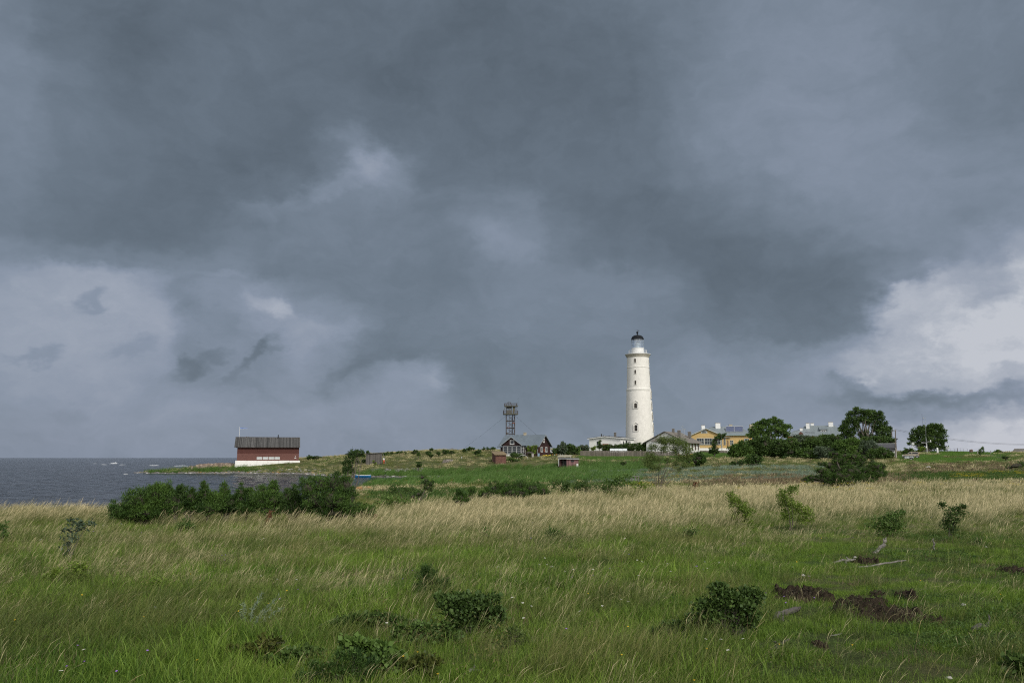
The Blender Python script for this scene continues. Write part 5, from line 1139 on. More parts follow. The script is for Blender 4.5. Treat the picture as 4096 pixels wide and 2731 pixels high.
        big = [(a * (1 + t / x * (1.6 if hood else .7)), b if k < 2 else b + t) for k, (a, b) in enumerate(outl)]
        m = len(outl); vs = [(a, -.075, b) for a, b in outl] + [(a, -.075, b) for a, b in big] + [(a, .2, b) for a, b in big] + [(a, .2, b) for a, b in outl]
        fc = []
        for i in range(1, m):
            j = (i + 1) % m
            fc += [(i, j, m + j, m + i), (m + i, m + j, 2*m + j, 2*m + i), (i, 3*m + i, 3*m + j, j)]
        fr.add(vs, fc); fr.box(-x * 1.5, x * 1.5, -.16, .1, -.16, 0)
        if hood:
            hx = x * 2.0; hz = zz1 - zz0
            fr.poly([(-hx, -.16, hz + .08), (0, -.16, hz + .75), (0, -.16, hz + .95), (-hx, -.16, hz + .26)], (0, .3, 0)); fr.poly([(0, -.16, hz + .75), (hx, -.16, hz + .08), (hx, -.16, hz + .26), (0, -.16, hz + .95)], (0, .3, 0))
            fr.box(-hx, -hx + .12, -.11, .2, -.05, hz + .1).box(hx - .12, hx, -.11, .2, -.05, hz + .1)
        wo = fr.xf(M4).build('window', M_LHW, root); dk.build('pane', M('deep_pane', (.022,.02,.018), .6, spec=.15), wo)
        b = MB().box(-.04, .04, -.06, 0, 0, zz1 - zz0 - .1).box(-x, x, -.055, 0, (zz1 - zz0) * .45, (zz1 - zz0) * .45 + .07).xf(M4); b.build('bars', M('bar_brown', (.12,.10,.08), .8), wo)
    z5v = lambda y: 1280 + .3698 * y
    L = R(-24); Q = R(67)
    for y0, y1, w, hd in ((428,470,.55,0), (550,588,.55,0), (663,706,.55,0), (905,960,.92,1), (1138,1203,.92,1)): win(L, z5v(y0), z5v(y1), w, hd)
    for y0, y1, w, hd in ((432,477,.55,0), (552,595,.55,0), (667,712,.55,0), (788,848,.8,1), (903,965,.8,1), (1020,1082,.8,1), (1138,1205,.8,1)): win(Q, z5v(y0), z5v(y1), w, hd)

def boathouse():
    u0 = 1070; S = Site('boathouse', 'long red boathouse with weathered board roof and high white footing on the point', 'boathouse', u0, 1863, 251, -az(u0) - R(1))
    xl, xr = S.X(948.6), S.X(1196.2); ze = S.Z(1789); zf = S.Z(1841.5); zm = S.Z(1813.3); D = 9.0
    xr0, xr1 = S.loc(937.2, 1787.6, -.7).x, S.loc(1200.5, 1788, -.7).x
    zr = S.loc(1070, 1750.5, D / 2).z
    MB().box(xl, xr, 0, D, zm, ze + .2).build('upper_wall', M_REDB, S.root)
    wl = MB().box(xl + .004, xr - .004, .004, D - .004, zf, zm).build('brick_wall', M_BRICKR, S.root)
    for x in (xl, xr - .2): MB().poly([(x, 0, ze + .2), (x, D, ze + .2), (x, D/2, zr - .1)], (.2, 0, 0)).build('gable', M_REDB, S.root)
    rf = gable_roof(xr0, xr1, -.75, D + .75, ze - .02, zr, .16).build('roof', M_SHAKE, S.root)
    MB().box(xr0 - .02, xr1 + .02, D/2 - .12, D/2 + .12, zr + .1, zr + .24).build('ridge_board', M_GREYW, rf)
    fx0, fx1 = S.X(942.5), S.X(1201)
    zl = S.Z(1868)
    f = MB()
    n = 6; e = [fx0 + (fx1 - fx0) * k / n for k in range(n + 1)]
    for k in range(n): f.box(e[k] + .012, e[k+1] - .012, -.42, D + .4, S.Z(1854.5) , zf - .003 - .012 * (k % 2))
    f.box(fx0 + .03, fx1 - .03, -.39, D + .37, S.Z(1856), S.Z(1855))
    f.box(fx0 - .08, fx1 + .08, -.52, D + .5, zl - 1.5, S.Z(1854.7)); f.build('white_footing', M_WHITE, S.root, bevel=.05)
    for k, (a, b) in enumerate(((1045,1163), (1187,1303), (1325,1442), (1462,1580))):
        S.window(850 + .17007*a, 1680 + .17007*863, 850 + .17007*b, 1680 + .17007*914, 0, M_WPAINT, M_GLASSL, 3, 1, .05)
        x0, x1, z0, z1 = S.rect(850 + .17007*a, 1680 + .17007*811, 850 + .17007*b, 1680 + .17007*860)
        MB().box(x0 - .07, x0, -.09, .02, z0, z1).box(x1, x1 + .07, -.09, .02, z0, z1).box(x0, x1, -.07, .02, z0, z1).build('raised_shutter', M_BRICKR, S.root)
    c = S.loc(1112.8, 1752, D/2 - .6)
    MB().tube([(c.x, c.y, c.z - .8), (c.x, c.y, S.loc(1112.8, 1738.5, D/2).z)], .15, 10).tube([(c.x, c.y, S.loc(0, 1738.8, D/2).z), (c.x, c.y, S.loc(0, 1737, D/2).z)], .2, 10).build('stove_pipe', M_BLACK, S.root)
    for u in (985.5, 994.4):
        c = S.loc(u, 1750, D/2); MB().tube([(c.x, c.y, c.z), (c.x + .05, c.y, c.z + .28), (c.x - .02, c.y, c.z + .42)], [.05, .12, .04], 6).build('ridge_vent', M_DEADD, S.root)
    x0, x1, z0, z1 = S.rect(1178, 1829.5, 1185, 1832); MB().box(x0, x1, -.05, 0, z0, z1).build('wall_plate', M_WPAINT, S.root)
    x0, x1, z0, z1 = S.rect(1180.5, 1823.5, 1183, 1826.5); MB().box(x0, x1, -.15, 0, z0, z1).build('wall_lamp', M_WPAINT, S.root)
    for u in (1000.5, 1049.5):
        x0, x1, z0, z1 = S.rect(u - .7, 1855.5, u + .7, 1860.5, -.53); MB().box(x0, x1, -.56, -.5, z0, z1).build('foundation_slot', M_BLACK, S.root)
    # flag pole and pennant
    b = P(956.9, 1748, 256.5); t = P(959.2, 1708.5, 256.5); r = empty('flagpole', (b.x, b.y, ztf(b.x, b.y)), 0, 'thin white flagpole rising behind the left end of the boathouse roof', 'flagpole')
    hh = t.z - ztf(b.x, b.y); MB().tube([(0, 0, -.2), (0, 0, hh)], [.09, .05], 8).build('pole', M_WPAINT, r); MB().lathe([(.01, hh), (.09, hh + .05), (.01, hh + .16)], 8).build('finial', M_WPAINT, r)
    a0, a1 = P(959.8, 1710, 256.5), P(959.8, 1714.4, 256.5); e = P(996, 1712.2, 256.5)
    pts0 = [a0.lerp(e, k / 8) + Vector((0, .12 * math.sin(k * 1.3), .05 * math.sin(k * 1.7))) for k in range(9)]; pts1 = [a1.lerp(e + Vector((0, 0, -.06)), k / 8) + Vector((0, .12 * math.sin(k * 1.3), .05 * math.sin(k * 1.7))) for k in range(9)]
    m = MB(); pm = [p.lerp(q, .62) for p, q in zip(pts0, pts1)]
    O = Vector(a0); sh = lambda L: [p - O for p in L]
    A, Bm, C = sh(pts0), sh(pm), sh(pts1)
    tk = Vector((0, .03, 0))
    def strip(p, q):
        mm = MB()
        for k in range(8): mm.poly([q[k], q[k+1], p[k+1], p[k]], tk)
        return mm
    fl = empty('pennant', O, 0, 'long narrow blue pennant with a white edge streaming from the flagpole', 'pennant')
    strip(A, Bm).build('blue_cloth', M('pennant_blue', (.03,.13,.45), .8), fl); strip(Bm, C).build('white_edge', M('pennant_white', (.55,.55,.58), .8), fl)
    # stone pier beside it
    S2 = Site('stone_pier', 'rough field stone pier running left from the boathouse, crumbling at its seaward end', 'pier', 830, 1876, 250, -az(830))
    rr = np.random.RandomState(3); top = []; xs = np.linspace(S2.X(716), S2.X(944), 60)
    base = S2.Z(1885)
    for x in xs:
        f = (x - xs[0]) / (xs[-1] - xs[0]); v = np.interp(f, [0, .08, .16, .3, .33, .5, .75, 1], [1876, 1870, 1867, 1860, 1856.5, 1853.5, 1851, 1853]); top.append(S2.Z(v) + rr.normal(0, .05 + .1 * (f < .3)))
    m = MB()
    for k in range(len(xs) - 1):
        m.add([(xs[k], -.3 + rr.normal(0, .04), base), (xs[k+1], -.3, base), (xs[k+1], 2.6, base), (xs[k], 2.6, base), (xs[k], 0, top[k]), (xs[k+1], 0, top[k+1]), (xs[k+1], 2.4, top[k+1] + .1), (xs[k], 2.4, top[k])], [(0,3,2,1),(4,5,6,7),(0,1,5,4),(1,2,6,5),(2,3,7,6),(3,0,4,7)])
    m.build('stone_body', M_STONE, S2.root)
    rr = np.random.RandomState(8)

def tower():
    Y = 244.; B = P(2042.5, 1810, Y); root = empty('lookout_tower', B, R(4), 'rusty steel lookout tower with railed cabin behind the dark red house', 'lookout tower')
    Zv = lambda v: P(2042.5, v, Y).z - B.z; mp = (P(2043.5, 1700, Y).x - P(2042.5, 1700, Y).x); X = lambda x: (1950 + .2232 * x - 2042.5) * mp; ZY = lambda y: Zv(1550 + .2232 * y)
    w = (X(491) - X(340)) / 2; xc = (X(491) + X(340)) / 2; zt_ = ZY(470)
    for sx in (-1, 1):
        for sy in (-1, 1): MB().box(xc + sx*w - .06, xc + sx*w + .06, w*1.0 + sy*w*1.0 - .06, w + sy*w + .06, -2, zt_).build('leg', M_RUST, root)
    lev = [-2, ZY(830), ZY(720), ZY(595), ZY(480)]
    br = MB()
    for a, b in zip(lev[:-1], lev[1:]):
        for (p, q) in (((xc-w, 0), (xc+w, 0)), ((xc+w, 0), (xc+w, 2*w)), ((xc+w, 2*w), (xc-w, 2*w)), ((xc-w, 2*w), (xc-w, 0))):
            br.bar((p[0], p[1], b), (q[0], q[1], b), .06, 4); md = ((p[0]+q[0])/2, (p[1]+q[1])/2)
            br.bar((p[0], p[1], a), (q[0], q[1], b), .03, 4); br.bar((q[0], q[1], a), (p[0], p[1], b), .03, 4)
    br.build('bracing', M_RUST, root)
    MB().box(X(402), X(410), w - .08, w + .08, -2, zt_).build('middle_post', M_RUST, root)
    MB().box(X(450), X(458), w*1.3 - .08, w*1.3 + .08, -2, zt_).build('middle_post', M_RUST, root)
    for (x0, x1, y, mm) in ((342, 440, 592, M_OLD), (448, 492, 632, M_RUSTR), (342, 402, 716, M_RUSTR), (402, 490, 722, M_OLD), (342, 380, 808, M_OLD)):
        MB().box(X(x0), X(x1), .1, 2*w - .1, ZY(y + 6), ZY(y - 5)).build('landing', mm, root)
    ld = MB()
    for (ya, yb, xa, xb) in ((840, 722, 428, 440), (720, 595, 426, 446), (592, 480, 430, 446)):
        for o in (0, .42):
            ld.bar((X(xa) + o, w * .8, ZY(ya)), (X(xb) + o, w * .8, ZY(yb)), .035, 4)
        for k in range(9):
            f = (k + .5) / 9; x = X(xa) + (X(xb) - X(xa)) * f; z = ZY(ya) + (ZY(yb) - ZY(ya)) * f; ld.bar((x, w * .8, z), (x + .42, w * .8, z), .03, 4)
    ld.build('ladder', M_BLACK, root)
    def rail(x0, x1, y0, y1, z0, z1, n, name):
        r = MB()
        cs = [(x0, y0), (x1, y0), (x1, y1), (x0, y1)]
        for i in range(4):
            a, b = cs[i], cs[(i + 1) % 4]
            for z in (z1, z0 + (z1 - z0) * .5): r.bar((a[0], a[1], z), (b[0], b[1], z), .025, 4)
            for k in range(n):
                f = k / n; r.bar((a[0] + (b[0]-a[0]) * f, a[1] + (b[1]-a[1]) * f, z0), (a[0] + (b[0]-a[0]) * f, a[1] + (b[1]-a[1]) * f, z1), .018, 4)
        r.build(name, M_RUST, root)
    d0, d1 = X(290), X(548)
    MB().box(d0, d1, -1.0, 2*w + 1.0, ZY(479), ZY(466)).build('deck', M_OLD, root); rail(d0 + .05, d1 - .05, -.95, 2*w + .95, ZY(466), ZY(408), 9, 'deck_railing')
    # cabin with open window bands
    cb = MB(); x0, x1 = X(342), X(438); x2, x3 = X(452), X(500); za, zb, zc, zd = ZY(466), ZY(400), ZY(370), ZY(345)
    for (yy) in (0.05, 2*w - .13):
        cb.box(x0, x1, yy, yy + .08, za, zb).box(x0, x1, yy + .003, yy + .077, zc, zd)
        for x in (x0, (x0+x1)/2, x1 - .1): cb.box(x, x + .1, yy - .01, yy + .09, zb, zc)
    cb.box(x0, x0 + .08, .13, 2*w - .13, za, zb).box(x0, x0 + .08, .13, 2*w - .13, zc, zd); cb.build('cabin', M('cabin_grey', (.095,.095,.085), .9), root)
    MB().poly([(X(455), .0, za), (X(482), .0, za), (X(500), .0, zd), (X(452), .0, zd)], (0, .1, 0)).build('cabin_door_side', M_OLD, root)
    ld2 = MB()
    for o in (0, .4): ld2.bar((X(492) + o * .9, -.2, za), (X(512) + o * .9, -.2, ZY(335)), .03, 4)
    for k in range(8):
        f = (k + .5) / 8; x = X(492) + (X(512) - X(492)) * f; z = za + (ZY(335) - za) * f; ld2.bar((x, -.2, z), (x + .36, -.2, z), .025, 4)
    ld2.build('roof_ladder', M_RUST, root)
    MB().box(X(312), X(546), -.6, 2*w + .6, ZY(335), ZY(325)).build('upper_deck', M_OLD, root); rail(X(312), X(530), -.55, 2*w + .55, ZY(325), ZY(276), 9, 'upper_railing')
    MB().poly([(X(281), -.7, ZY(408)), (X(290), -.7, ZY(408)), (X(347), -.7, ZY(318)), (X(338), -.7, ZY(318))], (0, .25, 0)).build('leaning_board', M_OLD, root)
    fr = MB()
    for sx in (-1, 1):
        for sy in (-1, 1): fr.bar((X(388) + sx * .95*.42, w + sy * .8*.42, ZY(256)), (X(388) + sx*.95*.9, w + sy*.8*.9, ZY(324)), .05, 5)
    fr.box(X(377), X(399), w - .35, w + .35, ZY(260), ZY(254)); fr.bar((X(388), w, ZY(324)), (X(388), w, ZY(258)), .08); fr.build('beacon_frame', M_RUST, root)
    MB().tube([(X(553), w, ZY(334)), (X(554), w, ZY(172))], [.035, .015], 5).build('whip_antenna', M_BLACK, root)
    MB().box(X(442), X(530), w, w + .5, ZY(325), ZY(318)).build('loose_plank', M_OLD, root)
    rt = Matrix.Translation(B) @ Matrix.Rotation(R(4), 4, 'Z')
    for i, (xx, yy, u, v, Yg, lab) in enumerate([(340, 495, 1832.8, 1799.5, 262, 'thin guy wire running down left from the lookout tower to the dune crest'), (500, 497, 2216, 1790, 236, 'thin guy wire running down right from the lookout tower over the house roof')]):
        a = rt @ Vector((X(xx), w, ZY(yy))); b = P(u, v, Yg); b.z = min(b.z, ztf(b.x, b.y) + .05) if i == 0 else ztf(b.x, b.y)
        if i == 1: a2 = P(2148, 1737.5, 240); b = a + (a2 - a) * ((a.z - 5.6) / (a.z - a2.z))
        tag(MB().tube([Vector((0, 0, 0)), (b - a) * .5 - Vector((0, 0, .25)), b - a], .02, 4).build('guy_wire', M_BLACK, None, loc=a), lab, 'wire', 'guy wires of the lookout tower')

def red_house():
    S = Site('red_house', 'dark red wooden house with blue grey metal roof and glazed veranda', 'house', 2152, 1817.5, 229, -az(2152) - R(25))
    z = lambda x, y: (1950 + .2232 * x, 1550 + .2232 * y)
    ze = S.Z(1780.5, u=2152); W = S.side(2201, 1800, 0).y; L = -S.loc(*z(232, 1035)).x
    zr = S.side(2181, 1739.5, 0).z; z0 = -.8
    MB().box(-L, -.003, 0.003, W - .003, z0, ze).build('wall', M_DKREDS, S.root)
    b = pent(-L, 0, 0, W, ze + .003, ze + .01, zr - .08).build('gable', M_DKRED, S.root)
    ov = .55; k = (zr - ze) / (W / 2)
    rf = gable_roof(-L - .7, ov, -ov, W + ov, ze - ov * k, zr, .16).build('roof', M_ROOFB, S.root)
    chim(S, *[1950 + .2232 * 645, 1950 + .2232 * 684], *[1550 + .2232 * 808, 1550 + .2232 * 845], W / 2 - .3, M_CHIMY)
    MB().tube([(-L - .7, -ov - .06, ze - ov*k - .02), (ov, -ov - .06, ze - ov*k - .02)], .09, 8).build('gutter', M_ROOFB, S.root)
    for x in (-.12, -L + .1): MB().tube([(x, -ov - .05, ze - ov*k - .06), (x, -.12, ze - .55), (x, -.12, z0)], .06, 6).build('downpipe', M('pipe_grey', (.36,.38,.4), .5), S.root)
    brd = MB()
    for s_ in (-1, 1):
        y0 = -ov if s_ < 0 else W + ov
        brd.poly([(ov, y0, ze - ov*k - .14), (ov, W/2, zr - .14), (ov, W/2, zr + .03), (ov, y0, ze - ov*k + .03)], (.03, 0, 0))
    brd.build('barge_board', M('barge', (.3,.33,.35), .6), S.root)
    # gable end windows (right wall, local x = 0)
    def gw(xa, xb, ya, yb):
        p = S.side(*z(xa, yb), 0); q = S.side(*z(xb, ya), 0)
        M4 = Matrix.Translation((0, 0, 0)) @ Matrix.Rotation(R(90), 4, 'Z')
        window_at(S.root, p.y, q.y, p.z, q.z, 0, M_WPAINT, M_GLASS, 2, 1, .13, M4=M4)
    gw(995, 1019, 922, 974); gw(957, 985, 1073, 1142); gw(1037, 1065, 1073, 1142)
    # projecting veranda with its own gable
    D = 2.7; x0 = S.loc(*z(262, 1100), -D).x; x1 = S.loc(*z(610, 1100), -D).x; ap = S.loc(*z(430, 884), -D)
    zev = S.loc(*z(610, 1026), -D).z; xm = (x0 + x1) / 2; kk = (ap.z - zev) / (x1 - xm + .3)
    v = [(x0, -D, zev), (x1, -D, zev), (xm, -D, ap.z - .1)]
    MB().poly(v, (0, 1.2, 0)).box(x0, x1, -D + .003, -.01, zev - .12, zev - .003).build('veranda_gable', M_DKRED, S.root)
    zb = S.loc(*z(430, 1183), -D).z
    MB().box(x0, x1, -D + .02, -.01, z0, zb).build('veranda_plinth', M_WPAINT, S.root)
    yb = 2.6; t = .14
    rv = MB(); rv.poly([(x0 - .45, yb, zev - .3*kk), (x0 - .45, -D - .4, zev - .3*kk), (xm, -D - .4, ap.z), (xm, yb, ap.z)], (0, 0, t)); rv.poly([(xm, yb, ap.z), (xm, -D - .4, ap.z), (x1 + .45, -D - .4, zev - .3*kk), (x1 + .45, yb, zev - .3*kk)], (0, 0, t))
    rv.build('veranda_roof', M_ROOFB, S.root)
    bb = MB().poly([(x0 - .45, -D - .42, zev - .3*kk - .1), (xm, -D - .42, ap.z - .1), (xm, -D - .42, ap.z + .13), (x0 - .45, -D - .42, zev - .3*kk + .13)], (0, .02, 0)).poly([(xm, -D - .42, ap.z - .1), (x1 + .45, -D - .42, zev - .3*kk - .1), (x1 + .45, -D - .42, zev - .3*kk + .13), (xm, -D - .42, ap.z + .13)], (0, .02, 0))
    bb.build('veranda_barge_board', M('barge', (.3,.33,.35)), S.root)
    S.window(*z(410, 947), *z(472, 1010), -D, M_WPAINT, M_GLASS, 1, 1, .12)
    for a, b2 in ((290, 356), (369, 435), (449, 515), (528, 596)):
        S.window(*z(a, 1054), *z(b2, 1176), -D, M('veranda_frame', (.46,.47,.46), .7), M_GLASS, 1, 3, .08, 'veranda_window')
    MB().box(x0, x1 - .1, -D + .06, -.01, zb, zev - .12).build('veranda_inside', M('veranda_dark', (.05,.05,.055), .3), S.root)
    M4 = Matrix.Translation((x1, 0, 0)) @ Matrix.Rotation(R(90), 4, 'Z')
    window_at(S.root, -D + .2, -D * .55, zb + .1, zev - .25, 0, M_WPAINT, M_GLASS, 1, 3, .09, 'veranda_window', M4)
    window_at(S.root, -D * .42, -.2, z0 + .5, zev - .25, 0, M_WPAINT, M('porch_dark', (.04,.03,.03), .5), 1, 1, .09, 'door', M4)
    c = S.loc(*z(425, 903), -D - .02); MB().lathe([(.01, -.14), (.13, -.06), (.14, .05), (.01, .12)], 10, c=c).build('gable_lamp', M('lamp_white', (.8,.8,.8), .3), S.root)
    # life ring
    p = S.side(*z(1011, 1124), 0); r = []
    m = MB(); n = 20; Rr, rr = .33, .065; b = 0
    for i in range(n):
        a = 2*math.pi*i/n
        for j in range(8):
            q = 2*math.pi*j/8; m.v.append((.11 + rr*math.sin(q), (Rr + rr*math.cos(q))*math.cos(a), (Rr*1.15 + rr*math.cos(q))*math.sin(a)))
    for i in range(n):
        for j in range(8): m.f.append((i*8+j, i*8+(j+1)%8, ((i+1)%n)*8+(j+1)%8, ((i+1)%n)*8+j))
    wp = Matrix.Translation(S.O) @ Matrix.Rotation(S.th, 4, 'Z')
    o = m.build('life_ring', M('ring_orange', (.42,.12,.05), .6), None, True); o.matrix_world = wp @ Matrix.Translation(p); tag(o, 'orange life ring hanging between the gable windows of the red house', 'life ring')

def small_huts():
    z = lambda x, y: (1950 + .2232 * x, 1550 + .2232 * y)
    S = Site('brick_hut', 'small red brick hut with sloping lichen covered slab roof', 'hut', *z(145, 1335), 213, R(14))
    w = S.loc(*z(333, 1335)).x; zt_ = S.Z(z(0, 1205)[1]); D = 4.2
    # left wall seen obliquely: front turned so that its left side shows
    m = MB(); zb = zt_ + .75
    m.add([(0,0,-1),(w,0,-1),(w,D,-1),(0,D,-1),(0,0,zt_),(w,0,zt_),(w,D,zb),(0,D,zb)], [(0,3,2,1),(4,5,6,7),(0,1,5,4),(1,2,6,5),(2,3,7,6),(3,0,4,7)]).build('wall', M_BRICKL, S.root)
    MB().poly([(-.35, -.4, zt_ - .03), (w + .35, -.4, zt_ - .03), (w + .3, D + .3, zb + .12), (-.35, D + .3, zb + .12)], (0, 0, .13)).build('roof', M_LICH, S.root)
    # pink shed
    S = Site('pink_shed', 'faded pink board shed with flat roof and dark open doorway', 'shed', *z(1418, 1428), 200, R(2) - az(2290))
    x0, x1 = S.X(z(1285, 0)[0]), S.X(z(1628, 0)[0]); zt_ = S.Z(z(0, 1278)[1]); D = 3.2
    MB().box(0, x1, 0, D, -.8, zt_).build('wall', M_PINK, S.root)
    MB().box(x0, x0 + .12, 1.0, D, -.8, zt_).box(x0, 0, D - .12, D, -.8, zt_ - .003).box(x0 + .12, -1.25, 1.0, 1.1, -.8, zt_ - .02).build('open_bay', M('bay_red', (.055,.022,.022), .9), S.root)
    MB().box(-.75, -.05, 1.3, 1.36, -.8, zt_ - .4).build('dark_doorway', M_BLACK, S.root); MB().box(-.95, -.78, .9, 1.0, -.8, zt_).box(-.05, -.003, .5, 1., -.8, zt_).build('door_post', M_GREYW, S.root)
    MB().poly([(x0 - .3, -.1, zt_ + .16), (0, -.35, zt_ + .12), (x1 + .2, -.35, zt_ - .02), (x1 + .2, D + .2, zt_ + .1), (x0 - .3, D + .2, zt_ + .28)], (0, 0, .14)).build('roof', M_FELT, S.root)
    MB().box(0, x1 + .22, -.38, -.35, zt_ - .05, zt_ + .1).build('fascia', M_GTRIM, S.root)
    a = S.rect(*z(1493, 1300), *z(1556, 1330)); MB().box(a[0], a[1], -.04, 0, a[2], a[3]).build('vent_opening', M_BLACK, S.root)
    a = S.rect(*z(1594, 1364), *z(1625, 1420)); MB().box(a[0], a[1], -.28, 0, a[2], a[3]).build('meter_box', M_WPAINT, S.root)
    S = Site('low_shed', 'small shed with pale sloping roof just behind the pink shed', 'shed', *z(1270, 1400), 206, -az(2260) - R(2))
    x1 = S.X(z(1490, 0)[0]); zt_ = S.Z(z(0, 1245)[1])
    MB().box(0, x1, 0, 3, -1, zt_).build('wall', M_GTRIM, S.root); MB().poly([(S.X(z(1243,0)[0]), -.3, S.Z(z(0,1243)[1])), (S.X(z(1492,0)[0]), -.3, S.Z(z(0,1240)[1])), (S.X(z(1520,0)[0], 3.2), 3.2, S.Z(z(0,1212)[1], 3.2)), (S.X(z(1285,0)[0], 3.2), 3.2, S.Z(z(0,1214)[1], 3.2))], (0, 0, .1)).build('roof', M_PALER, S.root)
    # wooden shed on the dune
    z3 = lambda x, y: (1300 + .2976 * x, 1700 + .2976 * y)
    S = Site('wooden_shed', 'weathered grey plank shed with slanting roof on the dune', 'shed', *z3(548, 512), 224, -az(1497))
    x1 = S.X(z3(770, 0)[0]); za, zb = S.Z(z3(0, 389)[1]), S.Z(z3(0, 373)[1]); D = 3.4
    MB().add([(0,0,-1),(x1,0,-1),(x1,D,-1),(0,D,-1),(0,0,za),(x1,0,zb),(x1,D,zb),(0,D,za)], [(0,3,2,1),(4,5,6,7),(0,1,5,4),(1,2,6,5),(2,3,7,6),(3,0,4,7)]).build('wall', M_GREYW, S.root)
    MB().poly([(S.X(z3(538,0)[0]), -.3, za + .02), (S.X(z3(790,0)[0]), -.3, zb + .06), (S.X(z3(790,0)[0]), D + .3, zb + .06), (S.X(z3(538,0)[0]), D + .3, za + .02)], (0, 0, .12)).build('roof', M_FELT, S.root)
    MB().bar((S.X(z3(778,0)[0]), -.1, zb), (S.X(z3(775,0)[0]) + .9, -.6, -.2), .05).build('leaning_pole', M_DEAD, S.root)
    for i, (x, y, c, lab) in enumerate([(790, 458, (.6,.6,.58), 'small white fishing float hanging at the right corner of the wooden shed'), (792, 480, (.6,.10,.05), 'red orange fishing float hanging below the white one on the wooden shed')]):
        b = P(*z3(x, y), 223.3); m = MB().lathe([(.02, .36), (.12, .3), (.24, .1), (.25, -.1), (.14, -.28), (.02, -.34)], 12)
        if i: m.lathe([(.02, -.3), (.1, -.42), (.16, -.6), (.02, -.72)], 10)
        tag(m.build('fishing_float', M('float%d' % i, c, .5), None, True, loc=b), lab, 'float')
    # small things by the huts
    g = P(*z(670, 1255), 221); m = MB()
    for k in range(10):
        a0, a1 = math.pi * k / 10, math.pi * (k + 1) / 10; m.bar((1.5*math.cos(a0) - .6, 0, 1.2*math.sin(a0)), (1.5*math.cos(a1) - .6, 0, 1.2*math.sin(a1)), .035, 5)
    tag(m.build('hoop_arch', M_WPAINT, None, loc=Vector((g.x, g.y, ztf(g.x, g.y)))), 'white bent hoop standing in the grass before the red house', 'hoop')

